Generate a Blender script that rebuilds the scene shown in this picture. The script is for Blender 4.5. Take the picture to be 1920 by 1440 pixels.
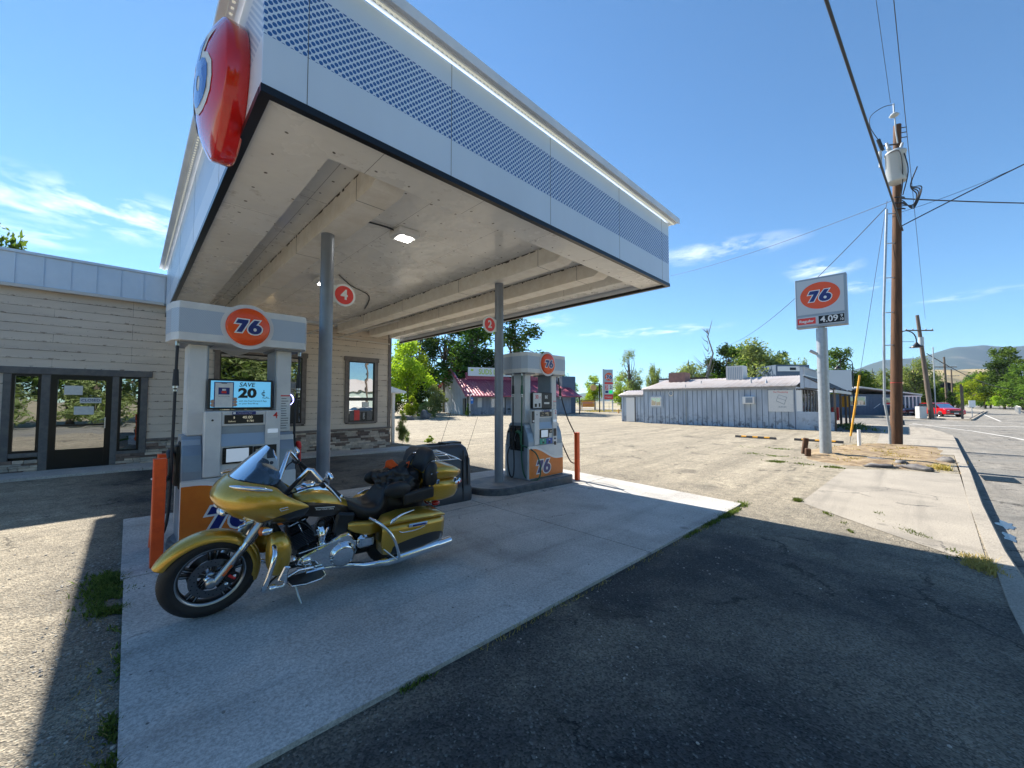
import bpy, bmesh, math, random
from mathutils import Vector, Matrix, noise
from mathutils.geometry import tessellate_polygon
R = math.radians
rnd = random.Random(7)
sc = bpy.context.scene
for o in list(bpy.data.objects): bpy.data.objects.remove(o)
col = sc.collection

# ---------------------------------------------------------------- camera
cam_d = bpy.data.cameras.new('camera'); cam = bpy.data.objects.new('camera', cam_d); col.objects.link(cam)
cam.location = (0, 0, 1.65)
cam.rotation_euler = (R(90) + math.atan(32/729.), 0, R(-44.5))
cam_d.sensor_width = 36; cam_d.lens = 36*729/1920.; cam_d.clip_start = .05; cam_d.clip_end = 30000
sc.camera = cam

# ---------------------------------------------------------------- sun + sky
SUN = Vector((.151, 1.191, 1.044)).normalized()
EL = math.asin(SUN.z); AZ = math.atan2(SUN.x, SUN.y)
sl = bpy.data.lights.new('sun', 'SUN'); sl.energy = 5.0; sl.angle = R(.55); sl.color = (1, .93, .82)
so = bpy.data.objects.new('sun', sl); col.objects.link(so)
so.rotation_euler = SUN.to_track_quat('Z', 'Y').to_euler(); so.location = (0, 20, 30)
W = bpy.data.worlds.new('World'); sc.world = W; W.use_nodes = True
nt = W.node_tree; nt.nodes.clear()
def N(nt, t, **k):
    n = nt.nodes.new(t)
    for a, v in k.items():
        if a == 'ins':
            for i, x in v.items(): n.inputs[i].default_value = x
        else: setattr(n, a, v)
    return n
sky = N(nt, 'ShaderNodeTexSky', sky_type='NISHITA', sun_disc=False, sun_elevation=EL, sun_rotation=AZ,
        altitude=600, air_density=1.0, dust_density=.02, ozone_density=3.2)
bg = N(nt, 'ShaderNodeBackground', ins={'Strength': .079}); out = N(nt, 'ShaderNodeOutputWorld')
CLOUDS = [((-0.028, 0.946, 0.323), 0.19, 0.05, 0.7), ((-0.112, 0.945, 0.306), 0.12, 0.035, 0.5), ((0.904, 0.276, 0.326), 0.17, 0.026, 0.5), ((0.883, 0.439, 0.167), 0.22, 0.015, 0.5), ((0.96, 0.111, 0.258), 0.07, 0.025, 0.55), ((0.975, 0.047, 0.216), 0.05, 0.015, 0.5), ((0.75, 0.629, 0.205), 0.08, 0.02, 0.4), ((0.982, -0.072, 0.174), 0.1, 0.01, 0.3), ((-0.118, 0.956, 0.268), 0.09, 0.03, 0.5)]
# clouds: wisps on a high flat layer (direction projected on a plane overhead)
tc = N(nt, 'ShaderNodeTexCoord'); sep = N(nt, 'ShaderNodeSeparateXYZ'); nt.links.new(tc.outputs['Generated'], sep.inputs[0])
mx = N(nt, 'ShaderNodeMath', operation='MAXIMUM', ins={1: .02}); nt.links.new(sep.outputs['Z'], mx.inputs[0])
dv = N(nt, 'ShaderNodeVectorMath', operation='DIVIDE'); cmb = N(nt, 'ShaderNodeCombineXYZ')
for i in range(3): nt.links.new(mx.outputs[0], cmb.inputs[i])
nt.links.new(tc.outputs['Generated'], dv.inputs[0]); nt.links.new(cmb.outputs[0], dv.inputs[1])
mp = N(nt, 'ShaderNodeMapping'); mp.inputs['Scale'].default_value = (1, 1, 0); nt.links.new(dv.outputs[0], mp.inputs[0])
n1 = N(nt, 'ShaderNodeTexNoise', ins={'Scale': 3.2, 'Detail': 9, 'Roughness': .62, 'Distortion': .35}); nt.links.new(mp.outputs[0], n1.inputs['Vector'])
r1 = N(nt, 'ShaderNodeMapRange', ins={1: .46, 2: .66}); nt.links.new(n1.outputs[0], r1.inputs[0])
# patches of sky (directions) where the wisps stand
masks = None
nrm = N(nt, 'ShaderNodeVectorMath', operation='NORMALIZE'); nt.links.new(tc.outputs['Generated'], nrm.inputs[0])
for d, c0, c1, amp in CLOUDS:
    dd = N(nt, 'ShaderNodeVectorMath', operation='SUBTRACT'); dd.inputs[1].default_value = Vector(d).normalized(); nt.links.new(nrm.outputs[0], dd.inputs[0])
    sc3 = N(nt, 'ShaderNodeVectorMath', operation='MULTIPLY'); sc3.inputs[1].default_value = (1/c0, 1/c0, 1/c1); nt.links.new(dd.outputs[0], sc3.inputs[0])
    ln = N(nt, 'ShaderNodeVectorMath', operation='LENGTH'); nt.links.new(sc3.outputs[0], ln.inputs[0])
    rr = N(nt, 'ShaderNodeMapRange', ins={1: .35, 2: 1.0, 3: amp, 4: 0}); nt.links.new(ln.outputs['Value'], rr.inputs[0])
    if masks is None: masks = rr.outputs[0]
    else:
        mm = N(nt, 'ShaderNodeMath', operation='MAXIMUM'); nt.links.new(masks, mm.inputs[0]); nt.links.new(rr.outputs[0], mm.inputs[1]); masks = mm.outputs[0]
m3 = N(nt, 'ShaderNodeMath', operation='MULTIPLY'); nt.links.new(r1.outputs[0], m3.inputs[0]); nt.links.new(masks, m3.inputs[1])
mix = N(nt, 'ShaderNodeMixRGB', ins={2: (8.6, 9.0, 9.8, 1)})
tint = N(nt, 'ShaderNodeMixRGB', blend_type='MULTIPLY', ins={0: 1, 2: (.65, .91, 1.01, 1)})
nt.links.new(sky.outputs[0], tint.inputs[1]); nt.links.new(tint.outputs[0], mix.inputs[1]); nt.links.new(m3.outputs[0], mix.inputs[0])
nt.links.new(mix.outputs[0], bg.inputs[0]); nt.links.new(bg.outputs[0], out.inputs[0])
sc.view_settings.view_transform = 'Standard'; sc.view_settings.look = 'None'; sc.view_settings.exposure = 1.3; sc.view_settings.gamma = 1
sc.render.engine = 'CYCLES'
sc.cycles.max_bounces = 8; sc.cycles.transparent_max_bounces = 12; sc.cycles.volume_bounces = 0

# ---------------------------------------------------------------- materials
def new_mat(name):
    m = bpy.data.materials.new(name); m.use_nodes = True
    return m, m.node_tree, m.node_tree.nodes['Principled BSDF']
def C4(c): return (c[0], c[1], c[2], 1)
def mat(name, c, rough=.6, metal=0, c2=None, sc_=6, lo=.4, hi=.6, bump=0, bsc=60, coat=0, spec=.5, det=6, stretch=None, emis=None, es=0):
    m, t, p = new_mat(name); L = t.links
    p.inputs['Base Color'].default_value = C4(c); p.inputs['Roughness'].default_value = rough
    p.inputs['Metallic'].default_value = metal; p.inputs['Coat Weight'].default_value = coat; p.inputs['Coat Roughness'].default_value = .04
    p.inputs['Specular IOR Level'].default_value = spec
    if emis: p.inputs['Emission Color'].default_value = C4(emis); p.inputs['Emission Strength'].default_value = es
    g = None
    if c2 or bump:
        g = N(t, 'ShaderNodeTexCoord')
        src = g.outputs['Object']
        if stretch:
            mpp = N(t, 'ShaderNodeMapping'); mpp.inputs['Scale'].default_value = stretch; L.new(src, mpp.inputs[0]); src = mpp.outputs[0]
    if c2:
        n = N(t, 'ShaderNodeTexNoise', ins={'Scale': sc_, 'Detail': det, 'Roughness': .65}); L.new(src, n.inputs['Vector'])
        r = N(t, 'ShaderNodeMapRange', ins={1: lo, 2: hi}); L.new(n.outputs[0], r.inputs[0])
        x = N(t, 'ShaderNodeMixRGB', ins={1: C4(c), 2: C4(c2)}); L.new(r.outputs[0], x.inputs[0]); L.new(x.outputs[0], p.inputs['Base Color'])
    if bump:
        n = N(t, 'ShaderNodeTexNoise', ins={'Scale': bsc, 'Detail': 4}); L.new(src, n.inputs['Vector'])
        b = N(t, 'ShaderNodeBump', ins={'Strength': bump, 'Distance': .01}); L.new(n.outputs[0], b.inputs['Height']); L.new(b.outputs[0], p.inputs['Normal'])
    return m
def mixrgb(t, f, a, b, mode='MIX'):
    x = N(t, 'ShaderNodeMixRGB', blend_type=mode)
    for i, v in enumerate((f, a, b)):
        if hasattr(v, 'links') or isinstance(v, bpy.types.NodeSocket): t.links.new(v, x.inputs[i])
        elif i == 0: x.inputs[0].default_value = v
        else: x.inputs[i].default_value = C4(v)
    return x.outputs[0]
def math_(t, op, a, b=None, c=None):
    x = N(t, 'ShaderNodeMath', operation=op)
    for i, v in enumerate((a, b, c)):
        if v is None: continue
        if isinstance(v, bpy.types.NodeSocket): t.links.new(v, x.inputs[i])
        else: x.inputs[i].default_value = v
    return x.outputs[0]
def rng(t, v, a, b, c=0, d=1):
    x = N(t, 'ShaderNodeMapRange', ins={1: a, 2: b, 3: c, 4: d}); t.links.new(v, x.inputs[0]); return x.outputs[0]
def nz(t, src, s, det=5, rough=.6, dist=0):
    n = N(t, 'ShaderNodeTexNoise', ins={'Scale': s, 'Detail': det, 'Roughness': rough, 'Distortion': dist}); t.links.new(src, n.inputs['Vector']); return n.outputs[0]
def mapping(t, src, scale, rotz=0, loc=(0, 0, 0)):
    m = N(t, 'ShaderNodeMapping'); m.inputs['Scale'].default_value = scale; m.inputs['Rotation'].default_value = (0, 0, rotz); m.inputs['Location'].default_value = loc
    t.links.new(src, m.inputs[0]); return m.outputs[0]

def asphalt(name, dark, tan, lo=.42, hi=.6, tanfun=None, agg=1.0, rough=.9):
    m, t, p = new_mat(name); L = t.links
    g = N(t, 'ShaderNodeTexCoord').outputs['Object']
    v = N(t, 'ShaderNodeTexVoronoi', ins={'Scale': 85}); L.new(g, v.inputs['Vector'])
    sp = N(t, 'ShaderNodeSeparateColor'); L.new(v.outputs['Color'], sp.inputs[0])
    fac = rng(t, nz(t, g, .45, 6, .6, .4), lo, hi)
    if tanfun: fac = tanfun(t, g, fac)
    streak = rng(t, nz(t, mapping(t, g, (.12, 1.6, 1), R(18)), 1.1, 6, .7), .35, .65)
    base = mixrgb(t, fac, dark, tan)
    base = mixrgb(t, math_(t, 'MULTIPLY', math_(t, 'MULTIPLY', streak, fac), .75), base, tuple(x*.48 for x in tan))
    streak2 = rng(t, nz(t, mapping(t, g, (1.1, .10, 1), R(-35)), 1.0, 6, .7), .55, .75)
    base = mixrgb(t, math_(t, 'MULTIPLY', math_(t, 'MULTIPLY', streak2, fac), .6), base, tuple(x*.55 for x in tan))
    mott = rng(t, nz(t, g, 5.5, 5, .7), .35, .65)
    base = mixrgb(t, math_(t, 'MULTIPLY', mott, .35), base, tuple(x*.5 for x in dark))
    st = rng(t, sp.outputs[0], 0, 1, 1-.45*agg, 1+.55*agg)
    cm = N(t, 'ShaderNodeCombineColor')
    for i in range(3): L.new(st, cm.inputs[i])
    c = mixrgb(t, 1.0, base, cm.outputs[0], 'MULTIPLY')
    white = math_(t, 'GREATER_THAN', sp.outputs[1], .965)
    c = mixrgb(t, math_(t, 'MULTIPLY', white, .4), c, (.26, .29, .27))
    # cracks
    vc = N(t, 'ShaderNodeTexVoronoi', feature='DISTANCE_TO_EDGE', ins={'Scale': .33}); 
    w = N(t, 'ShaderNodeVectorMath', operation='MULTIPLY_ADD'); nn = N(t, 'ShaderNodeTexNoise', ins={'Scale': 1.3, 'Detail': 6, 'Roughness': .7}); L.new(g, nn.inputs['Vector'])
    L.new(nn.outputs['Color'], w.inputs[0]); w.inputs[1].default_value = (1.5, 1.5, 0); L.new(g, w.inputs[2]); L.new(w.outputs[0], vc.inputs['Vector'])
    crack = rng(t, vc.outputs[0], .002, .010, 1, 0)
    crack = math_(t, 'MULTIPLY', crack, rng(t, nz(t, g, .7), .5, .56))
    c = mixrgb(t, math_(t, 'MULTIPLY', crack, .75), c, (.012, .012, .013))
    vd = N(t, 'ShaderNodeTexVoronoi', feature='DISTANCE_TO_EDGE', ins={'Scale': 1.5}); L.new(w.outputs[0], vd.inputs['Vector'])
    cr2 = math_(t, 'MULTIPLY', rng(t, vd.outputs[0], .004, .022, 1, 0), rng(t, nz(t, g, .55, 3), .52, .58))
    c = mixrgb(t, math_(t, 'MULTIPLY', cr2, .55), c, (.012, .012, .013))
    # oil/dark patches
    oil = rng(t, nz(t, g, .8, 3, .5), .64, .72)
    c = mixrgb(t, math_(t, 'MULTIPLY', oil, .45), c, (.02, .02, .02))
    L.new(c, p.inputs['Base Color']); p.inputs['Roughness'].default_value = rough; p.inputs['Specular IOR Level'].default_value = .35
    h = math_(t, 'ADD', v.outputs['Distance'], math_(t, 'MULTIPLY', crack, -1.2))
    b = N(t, 'ShaderNodeBump', ins={'Strength': .9, 'Distance': .012}); L.new(h, b.inputs['Height'])
    b2 = N(t, 'ShaderNodeBump', ins={'Strength': .5, 'Distance': .05}); L.new(nz(t, g, 3, 5), b2.inputs['Height']); L.new(b.outputs[0], b2.inputs['Normal'])
    L.new(b2.outputs[0], p.inputs['Normal'])
    return m
def lot_sun_tan(t, g, fac):  # dusty tan; sunlit ends lightened, canopy-shaded middle kept dark in the colour
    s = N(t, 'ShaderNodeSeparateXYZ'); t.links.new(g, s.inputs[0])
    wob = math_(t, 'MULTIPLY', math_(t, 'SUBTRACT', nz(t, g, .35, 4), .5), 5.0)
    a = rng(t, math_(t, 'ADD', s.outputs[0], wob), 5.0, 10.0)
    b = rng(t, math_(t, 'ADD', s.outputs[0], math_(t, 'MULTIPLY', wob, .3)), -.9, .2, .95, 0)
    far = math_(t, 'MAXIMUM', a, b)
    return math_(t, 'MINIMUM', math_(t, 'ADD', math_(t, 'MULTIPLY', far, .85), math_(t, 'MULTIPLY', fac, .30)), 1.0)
M = {}
M['asphalt'] = asphalt('lot_asphalt', (.050, .050, .050), (.45, .39, .29), tanfun=lot_sun_tan)
M['road'] = asphalt('road_asphalt', (.22, .21, .19), (.33, .305, .265), agg=.5)
def concrete(name, c, dark, joints=None, cell=None):
    m, t, p = new_mat(name); L = t.links
    g = N(t, 'ShaderNodeTexCoord').outputs['Object']
    f = rng(t, nz(t, g, 1.1, 7, .62), .36, .66)
    base = mixrgb(t, f, c, dark)
    sp = rng(t, nz(t, g, 55, 5, .8), .40, .62, .68, 1.24)
    cm = N(t, 'ShaderNodeCombineColor')
    for i in range(3): L.new(sp, cm.inputs[i])
    base = mixrgb(t, 1.0, base, cm.outputs[0], 'MULTIPLY')
    v = N(t, 'ShaderNodeTexVoronoi', ins={'Scale': 9}); L.new(g, v.inputs['Vector'])
    pit = math_(t, 'MULTIPLY', rng(t, v.outputs['Distance'], .06, .10, 1, 0), rng(t, nz(t, g, 2.3), .48, .56))
    base = mixrgb(t, math_(t, 'MULTIPLY', pit, .8), base, (.03, .03, .03))
    stain = rng(t, nz(t, mapping(t, g, (1, .6, 1)), .75, 5, .6), .56, .72)
    base = mixrgb(t, math_(t, 'MULTIPLY', stain, .55), base, tuple(x*.4 for x in dark))
    ty = rng(t, nz(t, mapping(t, g, (.16, 2.6, 1), R(3)), 1.0, 5, .6), .54, .70)
    base = mixrgb(t, math_(t, 'MULTIPLY', ty, .42), base, tuple(x*.45 for x in dark))
    v2 = N(t, 'ShaderNodeTexVoronoi', ins={'Scale': 1.4}); v2.inputs['Randomness'].default_value = 1; L.new(g, v2.inputs['Vector'])
    drip = math_(t, 'MULTIPLY', rng(t, math_(t, 'ADD', v2.outputs['Distance'], math_(t, 'MULTIPLY', nz(t, g, 14, 3), .08)), .09, .15, 1, 0), rng(t, nz(t, g, .9), .46, .52))
    base = mixrgb(t, math_(t, 'MULTIPLY', drip, .45), base, (.05, .045, .04))
    vc = N(t, 'ShaderNodeTexVoronoi', feature='DISTANCE_TO_EDGE', ins={'Scale': .42})
    w = N(t, 'ShaderNodeVectorMath', operation='MULTIPLY_ADD'); nn = N(t, 'ShaderNodeTexNoise', ins={'Scale': 2.0, 'Detail': 6, 'Roughness': .7}); L.new(g, nn.inputs['Vector'])
    L.new(nn.outputs['Color'], w.inputs[0]); w.inputs[1].default_value = (.6, .6, 0); L.new(g, w.inputs[2]); L.new(w.outputs[0], vc.inputs['Vector'])
    crack = math_(t, 'MULTIPLY', rng(t, vc.outputs[0], .001, .006, 1, 0), rng(t, nz(t, g, .5), .54, .58))
    base = mixrgb(t, math_(t, 'MULTIPLY', crack, .8), base, (.03, .03, .03))
    L.new(base, p.inputs['Base Color']); p.inputs['Roughness'].default_value = .85
    b = N(t, 'ShaderNodeBump', ins={'Strength': .45, 'Distance': .006}); L.new(nz(t, g, 70, 4, .7), b.inputs['Height']); L.new(b.outputs[0], p.inputs['Normal'])
    return m
M['concrete'] = concrete('pad_concrete', (.52, .505, .475), (.39, .375, .35))
M['walk'] = concrete('walk_concrete', (.37, .33, .27), (.29, .26, .215))
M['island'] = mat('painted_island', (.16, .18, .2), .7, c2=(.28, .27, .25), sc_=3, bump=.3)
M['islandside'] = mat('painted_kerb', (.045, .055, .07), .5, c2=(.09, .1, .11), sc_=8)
M['dirt'] = mat('dry_dirt', (.17, .115, .065), .95, c2=(.34, .255, .15), sc_=3.5, bump=1, bsc=25)
M['field'] = mat('field_ground', (.26, .22, .13), .95, c2=(.36, .30, .19), sc_=.05)
M['white'] = mat('white_panel', (.76, .79, .82), .38, c2=(.68, .72, .76), sc_=2)
M['whitep'] = mat('white_paint', (.75, .75, .74), .5)
M['gray'] = mat('gray_metal', (.23, .26, .30), .42, c2=(.19, .21, .25), sc_=1.5, metal=.2)
M['black'] = mat('black_plastic', (.012, .012, .013), .42)
M['rubber'] = mat('rubber', (.014, .014, .015), .62, bump=.2, bsc=80)
M['leather'] = mat('black_leather', (.012, .012, .014), .38, bump=.35, bsc=160)
M['chrome'] = mat('chrome', (.82, .84, .87), .06, 1)
M['steel'] = mat('brushed_steel', (.45, .46, .48), .3, 1)
M['orange'] = mat('orange_paint', (.82, .10, .012), .45, c2=(.72, .08, .012), sc_=9, bump=.12, bsc=30)
M['panelorange'] = mat('orange_panel', (.74, .20, .02), .35, c2=(.66, .15, .015), sc_=2)
M['red'] = mat('red_gloss', (.62, .012, .008), .12, coat=.6)
M['orangered'] = mat('logo_orange', (.80, .085, .012), .25)
M['navy'] = mat('logo_navy', (.008, .02, .16), .35)
M['redflat'] = mat('red_flat', (.66, .03, .03), .4)
M['trim'] = mat('brown_trim', (.13, .11, .10), .65, c2=(.18, .155, .14), sc_=8)
M['trimb'] = mat('gray_brown_trim', (.10, .10, .105), .6, c2=(.14, .135, .13), sc_=7)
M['frame'] = mat('black_frame', (.012, .012, .013), .3, metal=.3)
M['roofmetal'] = mat('white_roof_metal', (.66, .72, .80), .32, metal=.1, c2=(.60, .66, .74), sc_=1.2)
M['gutter'] = mat('gutter', (.6, .58, .55), .5)
M['wood'] = mat('pole_wood', (.13, .06, .028), .85, c2=(.06, .03, .016), sc_=14, lo=.38, hi=.62, stretch=(1, 1, .06), bump=.8, bsc=30)
M['oldwood'] = mat('old_pole_wood', (.17, .13, .10), .85, c2=(.10, .075, .06), sc_=14, stretch=(1, 1, .06), bump=.5, bsc=30)
M['galv'] = mat('galvanised', (.40, .43, .46), .42, metal=.5, c2=(.34, .37, .40), sc_=10)
M['xfmr'] = mat('transformer_gray', (.40, .43, .45), .45)
M['yellow'] = mat('yellow_plastic', (.75, .36, .02), .5)
M['cable'] = mat('cable', (.02, .022, .028), .6)
M['fin'] = mat('cylinder_fin', (.07, .07, .075), .35, 1)
M['taillight'] = mat('tail_light', (.45, .004, .006), .15, coat=.5)
M['amber'] = mat('amber', (.6, .12, .01), .3)
M['bark'] = mat('bark', (.09, .07, .055), .9, c2=(.16, .13, .10), sc_=8, stretch=(1, 1, .2), bump=.6, bsc=20)
M['deadwood'] = mat('dead_wood', (.17, .15, .13), .9, c2=(.25, .22, .2), sc_=8)
M['rock'] = mat('rock', (.10, .095, .10), .9, c2=(.2, .19, .18), sc_=3, bump=1, bsc=12)
M['paper'] = mat('paper', (.7, .7, .68), .6, c2=(.62, .63, .63), sc_=20)
M['bin'] = mat('dark_plastic', (.035, .042, .055), .42, bump=.15, bsc=90)
M['greenhose'] = mat('green_hose', (.015, .10, .06), .5)

def gold():
    m, t, p = new_mat('gold_flake'); L = t.links
    g = N(t, 'ShaderNodeTexCoord').outputs['Object']
    v = N(t, 'ShaderNodeTexVoronoi', ins={'Scale': 900}); L.new(g, v.inputs['Vector'])
    s = N(t, 'ShaderNodeSeparateColor'); L.new(v.outputs['Color'], s.inputs[0])
    c = mixrgb(t, s.outputs[0], (.45, .245, .02), (.74, .46, .065))
    xyz = N(t, 'ShaderNodeSeparateXYZ'); L.new(g, xyz.inputs[0])
    x, z = xyz.outputs[0], xyz.outputs[2]
    # lower black two-tone sweep: boundary height as a function of x along the bike
    def ramp(pts):
        c_ = N(t, 'ShaderNodeFloatCurve'); cv = c_.mapping.curves[0]
        cv.points[0].location = (0, pts[0][1]); cv.points[1].location = (1, pts[-1][1])
        for a, b in pts[1:-1]: cv.points.new(a, b)
        c_.mapping.update(); L.new(math_(t, 'DIVIDE', math_(t, 'ADD', x, .3), 2.8), c_.inputs['Value']); return c_.outputs[0]
    def X(v): return (v+.3)/2.8
    bz = ramp([(0, .0), (X(.15), .0), (X(.22), .70), (X(.33), .80), (X(.46), .850), (X(.60), .862), (X(.9), .80), (X(1.08), .70), (X(1.14), .30), (X(1.34), .30), (X(1.38), .40), (X(1.50), .435), (X(1.9), .44), (X(1.98), .38), (X(2.05), .2), (1, .2)])
    blk = math_(t, 'LESS_THAN', z, bz)
    c = mixrgb(t, blk, c, (.012, .009, .008))
    L.new(c, p.inputs['Base Color']); L.new(rng(t, blk, 0, 1, .65, 0), p.inputs['Metallic'])
    p.inputs['Roughness'].default_value = .33; p.inputs['Coat Weight'].default_value = 1; p.inputs['Coat Roughness'].default_value = .03
    return m
M['gold'] = gold()
def goldplain():
    m, t, p = new_mat('gold_plain'); L = t.links
    g = N(t, 'ShaderNodeTexCoord').outputs['Object']
    v = N(t, 'ShaderNodeTexVoronoi', ins={'Scale': 900}); L.new(g, v.inputs['Vector'])
    s = N(t, 'ShaderNodeSeparateColor'); L.new(v.outputs['Color'], s.inputs[0])
    L.new(mixrgb(t, s.outputs[0], (.45, .245, .02), (.74, .46, .065)), p.inputs['Base Color'])
    p.inputs['Metallic'].default_value = .65; p.inputs['Roughness'].default_value = .33; p.inputs['Coat Weight'].default_value = 1; p.inputs['Coat Roughness'].default_value = .03
    return m
M['goldp'] = goldplain()

def window_glass(name, refl, inner=(.012, .014, .016)):
    m = bpy.data.materials.new(name); m.use_nodes = True; t = m.node_tree; t.nodes.clear()
    o = N(t, 'ShaderNodeOutputMaterial'); a = N(t, 'ShaderNodeBsdfDiffuse'); a.inputs[0].default_value = C4(inner)
    b = N(t, 'ShaderNodeBsdfGlossy', ins={'Roughness': .01}); b.inputs[0].default_value = (.93, .97, 1, 1)
    g = N(t, 'ShaderNodeTexCoord').outputs['Object']
    bp = N(t, 'ShaderNodeBump', ins={'Strength': .12, 'Distance': .02}); t.links.new(nz(t, g, 1.3, 2), bp.inputs['Height']); t.links.new(bp.outputs[0], b.inputs['Normal'])
    fr = N(t, 'ShaderNodeFresnel', ins={0: 1.5}); f = math_(t, 'MINIMUM', math_(t, 'ADD', fr.outputs[0], refl), 1.0)
    x = N(t, 'ShaderNodeMixShader'); t.links.new(f, x.inputs[0]); t.links.new(a.outputs[0], x.inputs[1]); t.links.new(b.outputs[0], x.inputs[2]); t.links.new(x.outputs[0], o.inputs[0])
    return m
M['glass'] = window_glass('window_glass', .36)
M['glassd'] = window_glass('dark_glass', .12)
def clear_glass(name, tint, gl):
    m = bpy.data.materials.new(name); m.use_nodes = True; t = m.node_tree; t.nodes.clear()
    o = N(t, 'ShaderNodeOutputMaterial'); a = N(t, 'ShaderNodeBsdfTransparent'); a.inputs[0].default_value = C4(tint)
    b = N(t, 'ShaderNodeBsdfGlossy', ins={'Roughness': .02}); fr = N(t, 'ShaderNodeFresnel', ins={0: 1.45})
    f = math_(t, 'MINIMUM', math_(t, 'ADD', fr.outputs[0], gl), 1.0)
    x = N(t, 'ShaderNodeMixShader'); t.links.new(f, x.inputs[0]); t.links.new(a.outputs[0], x.inputs[1]); t.links.new(b.outputs[0], x.inputs[2]); t.links.new(x.outputs[0], o.inputs[0])
    return m
M['clear'] = clear_glass('windshield', (.80, .86, .90), .02)
M['smoke'] = clear_glass('smoked_shield', (.10, .14, .19), .10)
M['bulb'] = mat('led_white', (.9, .9, .88), .4, emis=(1, .97, .9), es=28)
M['led'] = mat('led_strip', (.9, .9, .8), .4, emis=(1, .97, .80), es=.12)
M['warm'] = mat('warm_bulb', (.9, .8, .6), .4, emis=(1, .72, .35), es=14)
M['neon'] = mat('neon', (.5, .5, .9), .4, emis=(.35, .35, 1), es=3)
M['screen'] = mat('screen_sky', (.10, .32, .55), .2, emis=(.12, .42, .72), es=.28)
M['screenw'] = mat('screen_white', (.6, .6, .6), .3, emis=(.9, .93, .95), es=.12)
M['lcd'] = mat('lcd', (.35, .42, .5), .2, emis=(.5, .62, .75), es=.18)
M['lcdtxt'] = mat('lcd_text', (.6, .55, .4), .4, emis=(.9, .85, .6), es=.12)

def siding(name, a, b, chip, rowh=.2, zoff=0):
    m, t, p = new_mat(name); L = t.links
    g = N(t, 'ShaderNodeTexCoord').outputs['Object']
    s = N(t, 'ShaderNodeSeparateXYZ'); L.new(g, s.inputs[0])
    c = N(t, 'ShaderNodeCombineXYZ'); L.new(s.outputs[0], c.inputs[0]); L.new(math_(t, 'SUBTRACT', s.outputs[2], zoff), c.inputs[1])
    br = N(t, 'ShaderNodeTexBrick', offset=.37, offset_frequency=3, ins={'Scale': 1, 'Mortar Size': .0035, 'Brick Width': 3.6, 'Row Height': rowh, 'Mortar Smooth': 0})
    br.inputs['Color1'].default_value = C4(a); br.inputs['Color2'].default_value = C4(tuple(x*.9 for x in a)); br.inputs['Mortar'].default_value = C4((.05, .045, .04))
    L.new(c.outputs[0], br.inputs['Vector'])
    cc = mixrgb(t, rng(t, nz(t, mapping(t, g, (.5, 1, 2)), 1.5, 6), .4, .7), br.outputs[0], b)
    # peeled paint along the lower board edges
    fr = math_(t, 'FRACT', math_(t, 'DIVIDE', math_(t, 'SUBTRACT', s.outputs[2], zoff), rowh))
    edge = rng(t, fr, .02, .22, 1, 0)
    pe = math_(t, 'MULTIPLY', edge, rng(t, nz(t, mapping(t, g, (1, 1, 1.5)), 7, 5, .7), .54, .58))
    cc = mixrgb(t, math_(t, 'MULTIPLY', pe, .85), cc, chip)
    sp = rng(t, nz(t, g, 26, 3, .5), .70, .73)
    cc = mixrgb(t, math_(t, 'MULTIPLY', sp, .7), cc, chip)
    L.new(cc, p.inputs['Base Color']); p.inputs['Roughness'].default_value = .75
    return m
M['siding'] = siding('lap_siding', (.60, .52, .44), (.66, .58, .49), (.10, .07, .05), .2, .03)

def dots(name, base, dot, s, rad, z0=None, z1=None, axis=0):
    m, t, p = new_mat(name); L = t.links
    g = N(t, 'ShaderNodeTexCoord').outputs['Object']; sp = N(t, 'ShaderNodeSeparateXYZ'); L.new(g, sp.inputs[0])
    u = math_(t, 'DIVIDE', sp.outputs[axis], s); v = math_(t, 'DIVIDE', sp.outputs[2], s)
    def cell(off):
        fu = math_(t, 'SUBTRACT', math_(t, 'FRACT', math_(t, 'ADD', u, off)), .5); fv = math_(t, 'SUBTRACT', math_(t, 'FRACT', math_(t, 'ADD', v, off)), .5)
        return math_(t, 'SQRT', math_(t, 'ADD', math_(t, 'MULTIPLY', fu, fu), math_(t, 'MULTIPLY', fv, fv)))
    d = math_(t, 'MINIMUM', cell(0), cell(.5))
    f = math_(t, 'LESS_THAN', d, rad)
    if z0 is not None:
        f = math_(t, 'MULTIPLY', f, math_(t, 'GREATER_THAN', sp.outputs[2], z0)); f = math_(t, 'MULTIPLY', f, math_(t, 'LESS_THAN', sp.outputs[2], z1))
    bb = mixrgb(t, rng(t, nz(t, mapping(t, g, (.6, .6, .25)), 1.2, 4), .4, .65), base, tuple(x*.93 for x in base))
    L.new(mixrgb(t, f, bb, dot), p.inputs['Base Color']); p.inputs['Roughness'].default_value = .35
    return m
M['fascia_x'] = dots('dotted_fascia', (.64, .75, .88), (.02, .12, .38), .060, .275, 4.36, 4.92)
M['fascia_y'] = dots('dotted_fascia_side', (.74, .77, .82), (.30, .40, .55), .060, .24, 4.36, 4.92, 1)
M['hband'] = dots('dotted_header_band', (.46, .52, .60), (.30, .38, .50), .018, .26)

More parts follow.
